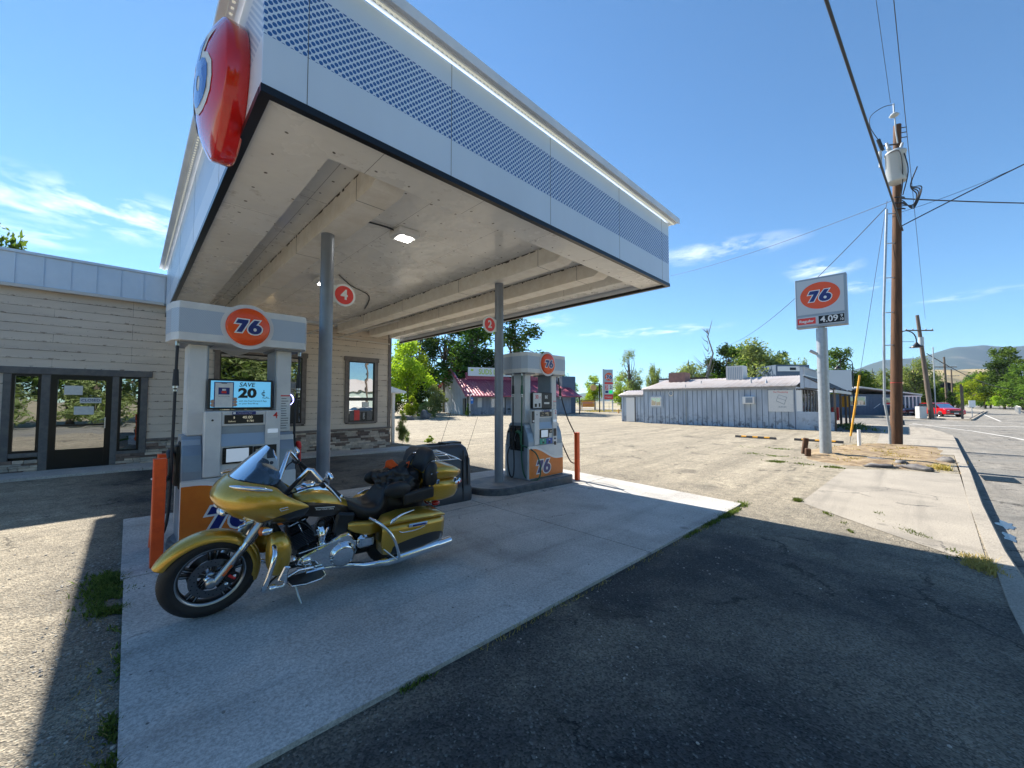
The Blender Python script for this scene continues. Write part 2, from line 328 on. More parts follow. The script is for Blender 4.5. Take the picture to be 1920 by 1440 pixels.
def leaf(name, a, b, tr=.35):
    m = bpy.data.materials.new(name); m.use_nodes = True; t = m.node_tree; t.nodes.clear(); L = t.links
    o = N(t, 'ShaderNodeOutputMaterial')
    oi = N(t, 'ShaderNodeObjectInfo'); g = N(t, 'ShaderNodeTexCoord').outputs['Object']
    geo = N(t, 'ShaderNodeNewGeometry')
    c = mixrgb(t, geo.outputs['Random Per Island'], a, b)
    hs = N(t, 'ShaderNodeHueSaturation'); L.new(rng(t, oi.outputs['Random'], 0, 1, .485, .515), hs.inputs['Hue']); L.new(rng(t, oi.outputs['Random'], 0, 1, .8, 1.2), hs.inputs['Value']); L.new(c, hs.inputs['Color'])
    d = N(t, 'ShaderNodeBsdfDiffuse'); tr_ = N(t, 'ShaderNodeBsdfTranslucent'); L.new(hs.outputs[0], d.inputs[0])
    c2 = mixrgb(t, 1, hs.outputs[0], (1.25, 1.35, .6), 'MULTIPLY'); L.new(c2, tr_.inputs[0])
    x = N(t, 'ShaderNodeMixShader', ins={0: tr}); L.new(d.outputs[0], x.inputs[1]); L.new(tr_.outputs[0], x.inputs[2]); L.new(x.outputs[0], o.inputs[0])
    return m
M['leaf'] = leaf('leaf_green', (.05, .10, .022), (.15, .23, .055), .42)
M['leafd'] = leaf('leaf_dark', (.03, .06, .02), (.085, .13, .04), .32)
M['leafl'] = leaf('leaf_lime', (.18, .27, .025), (.36, .44, .06), .5)
M['leafg'] = leaf('leaf_graygreen', (.15, .20, .08), (.33, .38, .17), .45)
M['grass'] = leaf('grass_blade', (.06, .09, .03), (.17, .21, .07), .4)
M['grassdry'] = leaf('dry_grass', (.35, .26, .10), (.5, .4, .18), .3)
# ---------------------------------------------------------------- mesh builder
class B:
    def __init__(s, mats): s.bm = bmesh.new(); s.mats = mats if isinstance(mats, (list, tuple)) else [mats]
    def _merge(s, t, m, mw=None, smooth=False):
        vm = {}
        for v in t.verts: vm[v] = s.bm.verts.new(mw @ v.co if mw else v.co)
        for f in t.faces:
            try: n = s.bm.faces.new([vm[v] for v in f.verts])
            except ValueError: continue
            n.material_index = m; n.smooth = smooth
        t.free()
    def box(s, c, d, m=0, bev=0, rot=None, seg=1):
        t = bmesh.new(); bmesh.ops.create_cube(t, size=1)
        for v in t.verts: v.co = Vector((v.co.x*d[0], v.co.y*d[1], v.co.z*d[2]))
        if bev: bmesh.ops.bevel(t, geom=list(t.edges), offset=min(bev, min(d)*.45), segments=seg, affect='EDGES', profile=.6)
        mw = Matrix.Translation(Vector(c))
        if rot: mw = mw @ Matrix.Rotation(rot[2], 4, 'Z') @ Matrix.Rotation(rot[1], 4, 'Y') @ Matrix.Rotation(rot[0], 4, 'X')
        s._merge(t, m, mw, smooth=False); return s
    def b2(s, x0, x1, y0, y1, z0, z1, m=0, bev=0, seg=1):
        return s.box(((x0+x1)/2, (y0+y1)/2, (z0+z1)/2), (abs(x1-x0), abs(y1-y0), abs(z1-z0)), m, bev, None, seg)
    def tube(s, pts, r, m=0, seg=10, caps=True, smooth=True, sm=0):
        pts = [Vector(p) for p in pts]
        if sm:   # catmull-rom smoothing
            q = []
            P = [pts[0]]+pts+[pts[-1]]
            rr = [r]*len(pts) if not isinstance(r, (list, tuple)) else list(r); RR = [rr[0]]+rr+[rr[-1]]; r2 = []
            for i in range(1, len(P)-2):
                for k in range(sm):
                    t = k/sm; a, b, c, d = P[i-1:i+3]
                    q.append(.5*((2*b)+(c-a)*t+(2*a-5*b+4*c-d)*t*t+(3*b-a-3*c+d)*t**3)); r2.append(RR[i]*(1-t)+RR[i+1]*t)
            q.append(pts[-1]); r2.append(rr[-1]); pts = q; r = r2
        if not isinstance(r, (list, tuple)): r = [r]*len(pts)
        n = None; rings = []
        for i, p in enumerate(pts):
            d = (pts[min(i+1, len(pts)-1)]-pts[max(i-1, 0)]).normalized()
            if n is None: n = d.orthogonal().normalized()
            else:
                n = (n - d*n.dot(d)); n = n.normalized() if n.length > 1e-6 else d.orthogonal().normalized()
            b = d.cross(n)
            rings.append([s.bm.verts.new(p+(n*math.cos(2*math.pi*k/seg)+b*math.sin(2*math.pi*k/seg))*r[i]) for k in range(seg)])
        for i in range(len(rings)-1):
            for k in range(seg):
                f = s.bm.faces.new((rings[i][k], rings[i][(k+1) % seg], rings[i+1][(k+1) % seg], rings[i+1][k])); f.material_index = m; f.smooth = smooth
        if caps:
            for q, rev in ((rings[0], 1), (rings[-1], 0)):
                vs = [s.bm.verts.new(v.co) for v in q]
                f = s.bm.faces.new(vs[::-1] if rev else vs); f.material_index = m
        return s
    def lathe(s, prof, o, axis, m=0, seg=32, smooth=True, ms=None):
        ax = Vector(axis).normalized(); n = ax.orthogonal().normalized(); b = ax.cross(n); o = Vector(o); rings = []
        for r, h in prof:
            if r < 1e-6: rings.append([s.bm.verts.new(o+ax*h)])
            else: rings.append([s.bm.verts.new(o+ax*h+(n*math.cos(2*math.pi*k/seg)+b*math.sin(2*math.pi*k/seg))*r) for k in range(seg)])
        for i in range(len(rings)-1):
            A, Bq = rings[i], rings[i+1]
            for k in range(seg):
                k2 = (k+1) % seg
                if len(A) == 1 and len(Bq) == 1: continue
                vs = (A[0], Bq[k2], Bq[k]) if len(A) == 1 else (A[k], A[k2], Bq[0]) if len(Bq) == 1 else (A[k], A[k2], Bq[k2], Bq[k])
                f = s.bm.faces.new(vs); f.smooth = smooth; f.material_index = ms[i] if ms else m
        return s
    def prism(s, pts, plane, d0, d1, m=0, mc=None):
        ix = {'xy': (0, 1, 2), 'xz': (0, 2, 1), 'yz': (1, 2, 0)}[plane]
        def mk(p, d):
            v = [0, 0, 0]; v[ix[0]] = p[0]; v[ix[1]] = p[1]; v[ix[2]] = d; return s.bm.verts.new(v)
        a = [mk(p, d0) for p in pts]; b = [mk(p, d1) for p in pts]; n = len(pts)
        fs = [s.bm.faces.new(a), s.bm.faces.new(b[::-1])]
        for f in fs: f.material_index = m if mc is None else mc
        for i in range(n):
            f = s.bm.faces.new((a[i], b[i], b[(i+1) % n], a[(i+1) % n])); f.material_index = m
        return s
    def grid(s, rows, m=0, smooth=True, mf=None, closed=False):
        vr = [[s.bm.verts.new(p) for p in r] for r in rows]
        for i in range(len(vr)-1):
            n = len(vr[i])
            for j in range(n if closed else n-1):
                f = s.bm.faces.new((vr[i][j], vr[i][(j+1) % n], vr[i+1][(j+1) % n], vr[i+1][j])); f.smooth = smooth; f.material_index = mf(i, j) if mf else m
        return s
    def ball(s, c, r, m=0, seg=16, rings=10, noise_=0, seed=0):
        t = bmesh.new(); bmesh.ops.create_uvsphere(t, u_segments=seg, v_segments=rings, radius=1)
        if not isinstance(r, (list, tuple)): r = (r, r, r)
        for v in t.verts:
            k = 1+noise_*noise.noise(v.co*1.7+Vector((seed, 0, 0))) if noise_ else 1
            v.co = Vector((v.co.x*r[0]*k, v.co.y*r[1]*k, v.co.z*r[2]*k))
        s._merge(t, m, Matrix.Translation(Vector(c)), True); return s
    def quad(s, a, b, c, d, m=0):
        f = s.bm.faces.new([s.bm.verts.new(p) for p in (a, b, c, d)]); f.material_index = m; return s
    def flat(s, loops, fn, m=0, sub=0):   # filled 2-D outline (first loop outer, rest holes) placed through fn(u, v)
        L = [[Vector((p[0], p[1], 0)) for p in l] for l in loops]; flatl = [p for l in L for p in l]
        t = bmesh.new(); vs = [t.verts.new(p) for p in flatl]
        for tri in tessellate_polygon(L):
            try: t.faces.new([vs[i] for i in tri])
            except ValueError: pass
        if sub:
            for _ in range(sub):
                bmesh.ops.subdivide_edges(t, edges=[e for e in t.edges if e.calc_length() > .12], cuts=1, use_grid_fill=False); bmesh.ops.triangulate(t, faces=t.faces)
        for v in t.verts: v.co = Vector(fn(v.co.x, v.co.y))
        s._merge(t, m); return s
    def obj(s, name, parent=None, sub=0, solid=0, recalc=True, bevel=0, autosmooth=False):
        if recalc: bmesh.ops.recalc_face_normals(s.bm, faces=s.bm.faces)
        me = bpy.data.meshes.new(name); s.bm.to_mesh(me); s.bm.free()
        for m in s.mats: me.materials.append(M[m] if isinstance(m, str) else m)
        o = bpy.data.objects.new(name, me); col.objects.link(o)
        if parent: o.parent = parent
        if solid: md = o.modifiers.new('thick', 'SOLIDIFY'); md.thickness = solid; md.offset = -1
        if bevel: md = o.modifiers.new('bevel', 'BEVEL'); md.width = bevel; md.segments = 2; md.limit_method = 'ANGLE'; md.angle_limit = R(40)
        if sub: md = o.modifiers.new('smooth', 'SUBSURF'); md.levels = sub; md.render_levels = sub
        return o
def tag(o, label=None, cat=None, group=None, kind=None):
    for k, v in (('label', label), ('category', cat), ('group', group), ('kind', kind)):
        if v: o[k] = v
    return o
def empty(name, loc, label, cat, group=None, rot=(0, 0, 0)):
    o = bpy.data.objects.new(name, None); col.objects.link(o); o.location = loc; o.rotation_euler = rot; o.empty_display_size = .2
    return tag(o, label, cat, group)
def copy_tree(o, parent=None):
    c = o.copy(); col.objects.link(c)
    if parent: c.parent = parent
    for ch in [x for x in bpy.data.objects if x.parent == o]: copy_tree(ch, c)
    return c
def gz(x): return -.025*min(max(x, 0), 7.5)

_tc = {}
def text_bm(b, s, size, fn, m=0, bold=0, align='CENTER', shear=0, sx=1):
    """letters as flat faces placed with fn(u, v); u,v in metres"""
    key = (s, round(bold, 4), shear)
    cu = bpy.data.curves.new('t', 'FONT'); cu.body = s; cu.size = 1; cu.offset = bold; cu.align_x = align; cu.align_y = 'CENTER'; cu.shear = shear; cu.resolution_u = 3
    o = bpy.data.objects.new('t', cu); col.objects.link(o)
    dg = bpy.context.evaluated_depsgraph_get(); me = o.evaluated_get(dg).to_mesh()
    t = bmesh.new(); t.from_mesh(me); o.evaluated_get(dg).to_mesh_clear()
    for v in t.verts: v.co = Vector(fn(v.co.x*size*sx, v.co.y*size))
    b._merge(t, m); bpy.data.objects.remove(o); bpy.data.curves.remove(cu)
def front(x, y, z):   # a sheet facing -y
    return lambda u, v: (x+u, y, z+v)
# '7' and '6' of the station's sign, one unit high
def _L(l): return [((x-855)/147., (316-y)/147.) for x, y in l]
S7 = _L([(765, 253), (850, 253), (846, 278), (797, 378), (754, 378), (799, 293), (746, 293)])
S6 = _L([(899, 251), (943, 251), (914, 297), (934, 298), (951, 308), (962, 326), (960, 350), (948, 370), (928, 383), (903, 388), (878, 385), (858, 373), (848, 354), (848, 333), (856, 313), (870, 290)])
H6 = _L([(905+15*math.cos(a*math.pi/5)+3*math.sin(a*math.pi/5)*0, 343-17*math.sin(a*math.pi/5)) for a in range(10)])
def grow(l, d):
    n = len(l); ar = sum(l[i][0]*l[(i+1) % n][1]-l[(i+1) % n][0]*l[i][1] for i in range(n)); sg = 1 if ar > 0 else -1; o = []
    for i in range(n):
        p, q, r = Vector(l[i-1]), Vector(l[i]), Vector(l[(i+1) % n])
        a = (q-p).normalized(); b = (r-q).normalized(); na = Vector((a.y, -a.x))*sg; nb = Vector((b.y, -b.x))*sg
        k = (na+nb); k = k.normalized(); c = max(.45, k.dot(na)); w = q+k*(d/c); o.append((w.x, w.y))
    return o
def logo76(b, fn, h, mw, mb, out=.075, sub=0):
    """fn(u,v,layer)"""
    for l in (S7, S6): b.flat([[(x*h, y*h) for x, y in grow(l, out)]], lambda u, v: fn(u, v, 0), mw, sub)
    b.flat([[(x*h, y*h) for x, y in S7]], lambda u, v: fn(u, v, 1), mb, sub)
    b.flat([[(x*h, y*h) for x, y in S6], [(x*h, y*h) for x, y in H6]], lambda u, v: fn(u, v, 1), mb, sub)
def circ(r, n=40, cx=0, cy=0): return [(cx+r*math.cos(2*math.pi*i/n), cy+r*math.sin(2*math.pi*i/n)) for i in range(n)]
def rrect(w, h, r, n=4):
    o = []
    for cx, cy, a0 in ((w/2-r, h/2-r, 0), (-w/2+r, h/2-r, 90), (-w/2+r, -h/2+r, 180), (w/2-r, -h/2+r, 270)):
        for k in range(n+1): a = R(a0+90*k/n); o.append((cx+r*math.cos(a), cy+r*math.sin(a)))
    return o

# ---------------------------------------------------------------- ground, lot, roads
def slab(name, poly, dz, thick, mt, holes=None, kind='structure', follow=True, sidemat=None):
    b = B([mt] if not sidemat else [mt, sidemat]); bm = b.bm
    f = bm.faces.new([bm.verts.new((x, y, 0)) for x, y in poly])
    if f.normal.z < 0: f.normal_flip()
    f.normal_update()
    if f.normal.z < 0: bmesh.ops.reverse_faces(bm, faces=[f])
    if follow:
        for X in (0, 7.5):
            bmesh.ops.bisect_plane(bm, geom=list(bm.verts)+list(bm.edges)+list(bm.faces), plane_co=(X, 0, 0), plane_no=(1, 0, 0))
    top = list(bm.faces)
    if thick:
        r = bmesh.ops.extrude_face_region(bm, geom=top)
        vs = [v for v in r['geom'] if isinstance(v, bmesh.types.BMVert)]
        for v in vs: v.co.z -= thick
        for fc in bm.faces:
            if abs(fc.normal.z) < .5 and sidemat: fc.material_index = 1
    for v in bm.verts: v.co.z += (gz(v.co.x) if follow else 0)+dz
    o = b.obj(name, recalc=bool(thick)); tag(o, kind=kind)
    return o
LOT = [(-45, -.62), (6.2, -.62), (13.6, -.80), (17, -.92), (31, -1.42), (35, -1.15), (37.6, -.2), (39.5, 2.5), (41, 6), (41, 14), (52, 30), (62, 44), (70, 70), (-45, 70)]
slab('ground', [(-9000, -9000), (9000, -9000), (9000, 9000), (-9000, 9000)], -.40, 0, 'field', follow=False)
slab('road', [(-300, -13), (700, -34), (700, -8), (112, -6.5), (62, -3.5), (66, 8), (74, 40), (95, 100), (85, 105), (40, 30), (42, -.3), (-300, -.3)], -.315, 0, 'road', follow=False)
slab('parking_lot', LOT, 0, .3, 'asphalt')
slab('far_block', [(60.5, -4.2), (66.5, 7.2), (74, 42), (120, 110), (400, 110), (400, -16), (115, -10)], -.19, .25, 'walk', follow=False)
slab('far_lawn', [(72, 7), (80, 40), (125, 108), (398, 108), (398, -14), (115, -8), (78, -2.5)], -.184, 0, 'field', follow=False)
slab('concrete_pad', [(.01, 5.02), (.02, -.55), (.6, 2.12), (7.75, 2.12), (8.15, 5.1), (8.3, 7.6), (0, 7.6)][0:1]+[(.03, 2.12), (7.78, 2.12), (8.35, 7.6), (0, 7.6)], .045, .12, 'concrete')
# (rest of the pad: four slabs with open joints)
PADS = [[(.01, 2.12), (4.30, 2.12), (4.30, 5.06), (.01, 5.06)], [(4.315, 2.12), (7.78, 2.12), (8.12, 5.06), (4.315, 5.06)],
        [(-.01, 5.08), (4.30, 5.08), (4.30, 7.6), (-.01, 7.6)], [(4.315, 5.08), (8.12, 5.08), (8.4, 7.6), (4.315, 7.6)]]
bpy.data.objects.remove(bpy.data.objects['concrete_pad'])
for p in PADS: slab('concrete_pad', p, .03, .10, 'concrete')
slab('building_walk', [(-12, 12.9), (7.9, 12.9), (7.9, 14.2), (-12, 14.2)], .05, .14, 'concrete')
slab('driveway_apron', [(6.75, -.56), (8.72, 1.42), (13.85, 1.25), (14.6, .2), (14.9, -.85)], .006, 0, 'walk')
slab('sidewalk', [(19.5, .1), (22.6, 1.0), (33, 1.2), (38.2, 2.2), (40.2, 4.6), (41.5, 7), (43.5, 6.6), (41.2, 1.2), (39, -.9), (35, -1.25), (31.2, -1.55), (20, -1.15)], .012, 0, 'walk')
# kerb
kin = [(-30, -.56), (5.5, -.56), (6.6, -.60), (7.7, -.62), (10.8, -.70), (15.7, -.91), (20, -1.04), (31.4, -1.42), (35, -1.1), (37.9, -.15), (40.0, 2.4), (41.3, 6), (41.4, 14)]
kout = [(-30, -.78), (5.5, -.76), (6.6, -.78), (7.7, -.79), (10.8, -.88), (15.7, -1.10), (20, -1.25), (31.2, -1.64), (35.2, -1.35), (38.2, -.35), (40.4, 2.3), (41.6, 6), (41.7, 14)]
b = B(['walk'])
rows = []
for (ix, iy), (ox, oy) in zip(kin, kout):
    g = gz(ix); rows.append([(ix, iy, g-.2), (ix, iy, g+.014), (ox, oy+.02, g+.014), (ox, oy, g-.005), (ox, oy-.03, -.34)])
b.grid(rows, smooth=False); tag(b.obj('kerb'), kind='structure')
b = B(['walk'])
far = [(400, -13), (115, -10.3), (60.3, -4.4), (66.2, 7.3), (73.7, 42)]
for a, c in zip(far, far[1:]):
    b.tube([(a[0], a[1], -.25), (c[0], c[1], -.25)], .12, seg=4, smooth=False)
tag(b.obj('far_kerb'), kind='structure')
M['line'] = mat('road_paint', (.62, .60, .56), .8, c2=(.3, .29, .27), sc_=5, lo=.5, hi=.7)
def line(pts, w, name='road_line'):
    b = B(['line']); L = []
    for i, p in enumerate(pts):
        d = (Vector(pts[min(i+1, len(pts)-1)])-Vector(pts[max(i-1, 0)])).normalized(); n = Vector((-d.y, d.x))*w/2
        L.append([(p[0]+n.x, p[1]+n.y, -.310), (p[0]-n.x, p[1]-n.y, -.310)])
    b.grid(L, smooth=False); tag(b.obj(name, recalc=False), kind='structure')
line([(49, -.2), (44, -1.6), (39.5, -2.9), (34, -3.9), (29.5, -4.3), (20, -4.6), (8, -4.7), (-20, -4.7)], .14)
line([(46.5, 0), (47.5, -3.5), (49, -8)], .35); line([(60, -6.2), (110, -8.8), (300, -18)], .14)
# storm drain grate and puddles by the kerb
t = empty('drain_grate', (15.6, -1.55, -.312), 'dark slotted storm drain grate in the road beside the kerb', 'drain grate')
b = B(['black']); b.b2(-.45, .45, -.28, .28, -.01, .0); b.obj('well', t)
b = B(['frame']); [b.b2(-.45+i*.1, -.45+i*.1+.04, -.28, .28, .002, .012) for i in range(10)]; b.obj('grate_bars', t)
m, tt, p = new_mat('puddle'); p.inputs['Base Color'].default_value = (.03, .03, .035, 1); p.inputs['Roughness'].default_value = .02; M['puddle'] = m
for i, (cx, cy, rx, ry, lab) in enumerate([(9.95, -1.02, .30, .075, 'larger shallow puddle against the kerb, farther up the road'), (9.1, -.96, .24, .06, 'smaller shallow puddle against the kerb, nearer the canopy shadow')]):
    b = B(['puddle']); q = []
    for k in range(36):
        a = k*math.pi/18; s = 1+.75*noise.noise(Vector((math.cos(a)*2.2+i*5, math.sin(a)*1.5, 0))); q.append((cx+rx*s*math.cos(a), cy+ry*s*math.sin(a)))
    b.flat([q], lambda u, v: (u, v, -.309)); tag(b.obj('puddle', recalc=False), lab, 'puddle', 'puddles along the kerb')
# dirt island
def mound(name, poly, h, mt, dz0, seed=0, stuff=False, z0=None):
    cx = sum(p[0] for p in poly)/len(poly); cy = sum(p[1] for p in poly)/len(poly); b = B([mt]); rows = []
    n = len(poly); rp = []
    for i in range(n):
        for k in range(5):
            t_ = k/5; a, c = poly[i], poly[(i+1) % n]; rp.append((a[0]*(1-t_)+c[0]*t_, a[1]*(1-t_)+c[1]*t_))
    for r in (1, .96, .85, .7, .5, .3, .12, .01):
        row = []
        for x, y in rp:
            X = cx+(x-cx)*r; Y = cy+(y-cy)*r; nn = noise.noise(Vector((X*1.3+seed, Y*1.3, 0)))+.5*noise.noise(Vector((X*4+seed, Y*4, 3)))
            e = 1 if r < 1 else 1+.06*nn
            X = cx+(x-cx)*r*e; Y = cy+(y-cy)*r*e
            row.append((X, Y, (gz(X) if z0 is None else z0)+dz0+(0 if r == 1 else h*(min(1, (1-r)*3)*(.6+.5*nn)))))
        rows.append(row)
    b.grid(rows, closed=True); return b.obj(name)
tag(mound('dirt_island', [(15.2, -.88), (14.45, .35), (14.3, 1.5), (15.0, 2.4), (17.3, 2.9), (19.4, 2.6), (21.6, 2.0), (23.6, 1.1), (24.3, .1), (23.3, -1.05), (19, -1.05)], .13, 'dirt', -.02), kind='structure')
# broken stone edging and rocks
def rockobj(x, y, s, lab, cat='rock', grp=None, seed=0, z=None):
    b = B(['rock']); b.ball((0, 0, 0), s, noise_=.55, seed=seed, seg=12, rings=8); o = b.obj('rock'); o.location = (x, y, (gz(x) if z is None else z)+s[2]*.35); o.rotation_euler.z = seed; return tag(o, lab, cat, grp)
for i, (x, y, s, lab) in enumerate([(15.1, -.1, (.42, .13, .10), 'long flat stone edging the near end of the dirt island'), (14.9, .6, (.35, .12, .08), 'weathered edging stone beside the driveway apron'),
        (16.0, .2, (.24, .14, .09), 'low brown rock lying in the dry grass near the kerb'), (17.6, -.75, (.2, .14, .11), 'pale rock beside the kerb at the dirt island'), (16.6, .75, (.26, .16, .07), 'half buried flat rock in the middle of the dirt island')]):
    rockobj(x, y, s, lab, 'rock', 'rocks on the dirt island', i+1)
for i, (x, y, lab) in enumerate([(15.9, 2.35, 'charred square timber stub left of the price sign pole'), (16.4, 2.5, 'splintered taller timber stub leaning by the price sign pole')]):
    b = B(['wood']); h = .25 if i == 0 else .55; b.box((0, 0, h/2), (.17, .15, h), 0, .02, (.05+.1*i, .1*i, .3)); o = b.obj('timber_stub'); o.location = (x, y, -.15); tag(o, lab, 'timber stub')
# parking blocks
for i, (x, y, lab) in enumerate([(22.1, 5.35, 'black and yellow parking block lying alone left of the price sign'), (22.2, 2.9, 'black and yellow parking block behind the price sign pole')]):
    t = empty('parking_block', (x, y, -.185), lab, 'parking block', 'parking blocks in the lot', (0, 0, R(90-2)))
    b = B(['rubber']); b.prism([(-.09, 0), (-.05, .1), (.05, .1), (.09, 0)], 'yz', -.88, .88); b.obj('block_body', t)
    for k in range(3): b = B(['yellow']); b.prism([(-.075, .045), (-.052, .103), (.052, .103), (.075, .045)], 'yz', -.62+.5*k, -.40+.5*k); b.obj('reflective_stripe', t)

# ---------------------------------------------------------------- station building
BY = 14.10
bld = empty('station_building', (2, BY, 0), 'beige lap sided station building with stone base and blue white metal fascia', 'building'); bld.location = (0, BY, 0)
X0, X1 = -9.5, 7.2; ZT = 4.28
# openings in front wall: (x0,x1,z0,z1)
ent = (-2.02, .34, .02, 2.42); win1 = (1.75, 4.16, .88, 3.22); win2 = (5.50, 6.66, .86, 3.24)
b = B(['siding'])
z = .62; rh = .2; nrow = int((ZT-z)/rh)+1
def rowseg(x0, x1, z):
    b.bm.faces.new([b.bm.verts.new(p) for p in ((x0, -.012, z), (x1, -.012, z), (x1, 0, z+rh), (x0, 0, z+rh))])
    b.bm.faces.new([b.bm.verts.new(p) for p in ((x0, 0, z), (x1, 0, z), (x1, -.012, z), (x0, -.012, z))])
for i in range(nrow):
    zz = .63+i*rh; cuts = [(X0, X1)]
    for (a, c, z0, z1) in (ent, win1, win2):
        if zz+rh > z0+.02 and zz < z1-.02:
            cuts = [s for (p, q) in cuts for s in ((p, min(q, a)), (max(p, c), q)) if s[1]-s[0] > .02]
    for p, q in cuts: rowseg(p, q, zz)
# side wall
for i in range(nrow):
    zz = .63+i*rh
    b.bm.faces.new([b.bm.verts.new(p) for p in ((X1+.012, 0, zz), (X1+.012, 9, zz), (X1, 9, zz+rh), (X1, 0, zz+rh))])
b.obj('wall', bld, recalc=False)
b = B(['black']); b.b2(X0, X1-.02, .12, 9, -.1, ZT); b.obj('wall_core', bld)
# ledgestone
st = [mat('ledgestone', c, .85, c2=tuple(x*.75 for x in c), sc_=9, bump=.8, bsc=18) for c in ((.48, .41, .34), (.64, .54, .44), (.22, .16, .13), (.42, .38, .33), (.14, .105, .09))]
b = B(st); bR = B(st); zz = -.16
while zz < .60:
    h = rnd.uniform(.045, .085); x = X0
    while x < X1+.02:
        w = rnd.uniform(.12, .42); x1 = min(x+w, X1+.03)
        lo, hi = (-1.46, -.21) if zz < .27 else (ent[0], ent[1]); d_ = rnd.random()*.028; mi = rnd.randrange(5)
        for a_, c_, bb_ in ((X0, lo, b), (hi, X1+.03, bR)):
            q0, q1 = max(x, a_), min(x1, c_)
            if q1-q0 > .03: bb_.b2(q0, q1-.006, -.05-d_, .04, zz, zz+h-.005, mi, .006)
        x += w
    zz += h
b.obj('stone_wainscot', bld); bR.obj('stone_wainscot', bld)
b = B(['trim']); b.b2(X0, ent[0], -.085, .02, .60, .665, 0, .01); b.b2(ent[1], X1+.05, -.085, .02, .60, .665, 0, .01)
b.b2(X1-.09, X1+.035, -.035, .06, .665, ZT, 0); b.obj('wall_trim', bld)
# entrance
b = B(['trimb']); b.b2(-2.10, .42, -.06, .05, 2.27, 2.43, 0, .01)
for a, c in ((-2.02, -1.90), (-1.47, -1.33), (-.32, -.20), (.20, .34)): b.b2(a, c, -.045, .05, .02, 2.27, 0, .008)
b.b2(-1.90, -1.47, -.046, .05, .37, .47, 0, .008); b.b2(-.20, .20, -.046, .05, .28, .38, 0, .008); b.obj('entrance_trim', bld)
def pane(x0, x1, z0, z1, nm='sidelight', gl='glass', fr='frame', w=.05, y=-.01):
    f = B([fr]); 
    for q in ((x0, x0+w, z0, z1), (x1-w, x1, z0, z1), (x0+w, x1-w, z0, z0+w), (x0+w, x1-w, z1-w, z1)): f.b2(q[0], q[1], y-.02, y+.06, q[2], q[3])
    fo = f.obj(nm, bld); g = B([gl]); g.b2(x0+w, x1-w, y+.02, y+.035, z0+w, z1-w); g.obj('pane', fo); return fo
pane(-1.90, -1.47, .47, 2.27); pane(-.20, .20, .38, 2.27)
dr = pane(-1.33, -.32, .03, 2.27, 'door', 'glass', 'frame', .11)
b = B(['frame']); b.b2(-1.22, -.43, -.04, -.012, .14, .50); b.obj('kick_panel', dr); b = B(['frame']); b.b2(-1.215, -.435, -.045, .02, 1.05, 1.09); b.obj('push_bar', dr)
b = B(['steel']); b.tube([(-.42, -.08, .98), (-.42, -.08, 1.25)], .012); b.obj('handle', dr)
b = B(['paper']); b.b2(-1.12, -.82, -.022, -.014, 1.80, 2.02); b.obj('paper_notice', dr); b = B(['paper']); b.b2(-.95, -.62, -.022, -.014, 1.32, 1.52); b.obj('paper_notice', dr)
b = B(['paper', 'navy']); b.b2(-.86, -.50, -.022, -.014, 1.60, 1.73); text_bm(b, 'CLOSED', .085, front(-.68, -.025, 1.665), 1, .012); b.obj('closed_sign', dr, recalc=False)
b = B(['concrete']); b.b2(-1.45, -.2, -.5, -.03, -.02, .03); b.obj('door_step', bld)
# windows
def bigwin(x0, x1, z0, z1, ms):
    f = B(['trim'])
    for q in ((x0-.03, x0+.10, z0, z1), (x1-.10, x1+.03, z0, z1)): f.b2(q[0], q[1], -.05, .06, q[2], q[3])
    f.b2(x0-.07, x1+.07, -.06, .06, z1-.14, z1+.02, 0, .008); f.b2(x0+.1, x1-.1, -.07, .06, z0-.04, z0+.04, 0, .008)
    fo = f.obj('window', bld); g = B(['frame']); xs = [x0+.10]+ms+[x1-.10]
    for x in xs: g.b2(x-.03, x+.03, -.03, .05, z0+.04, z1-.14)
    g.b2(x0+.1, x1-.1, -.028, .05, z0+.04, z0+.09); g.b2(x0+.1, x1-.1, -.028, .05, z1-.18, z1-.14)
    if not ms: g.b2(x0+.1, x1-.1, -.026, .05, 1.66, 1.78)
    g.obj('window_frame', fo)
    g = B(['glass']); g.b2(x0+.12, x1-.12, .01, .02, z0+.06, z1-.16); g.obj('pane', fo); return fo
w1 = bigwin(*win1, [3.22]); w2 = bigwin(*win2, [])
b = B(['black', 'paper', 'redflat', 'trimb']); b.b2(5.66, 6.5, -.012, .006, .92, 1.30, 3); b.b2(6.12, 6.36, -.016, -.008, 1.42, 1.62, 1); b.b2(5.82, 6.02, -.018, -.008, .95, 1.32, 2); b.b2(6.06, 6.3, -.017, -.008, .92, 1.25, 0)
text_bm(b, 'OPEN', .09, lambda u, v: (6.18-v, -.021, 1.1+u), 1, .01); b.obj('window_posters', w2, recalc=False)
b = B(['neon', 'whitep', 'black']); b.b2(3.26, 4.0, -.008, .006, .94, 1.68, 2)
b.tube([(3.62+.20*math.cos(a*math.pi/20), -.03, 1.70+.20*math.sin(a*math.pi/20)) for a in range(41)], .009, 0, 6)
text_bm(b, 'VAPE', .12, front(3.62, -.03, 1.70), 1, .012); b.obj('neon_sign', w1, recalc=False)
# roof fascia: standing seam metal + gutter, flat roof
b = B(['roofmetal']); b.b2(X0, X1+.1, -.12, -.08, 4.27, 5.02)
x = X0
while x < X1+.1: b.b2(x-.012, x+.012, -.145, -.12, 4.27, 5.0); x += .42
b.b2(X0, X1+.1, -.17, .1, 5.0, 5.06); b.b2(X0, X1+.12, -.08, 9.2, 4.9, 4.99); b.b2(X1+.10, X1+.14, -.12, 9.2, 4.27, 5.02); b.obj('roof_fascia', bld)
b = B(['gutter']); b.b2(X0, .58, -.20, -.12, 4.21, 4.29, 0, .01); b.b2(X0, X1+.1, -.12, 0, 4.235, 4.265); b.obj('gutter', bld)
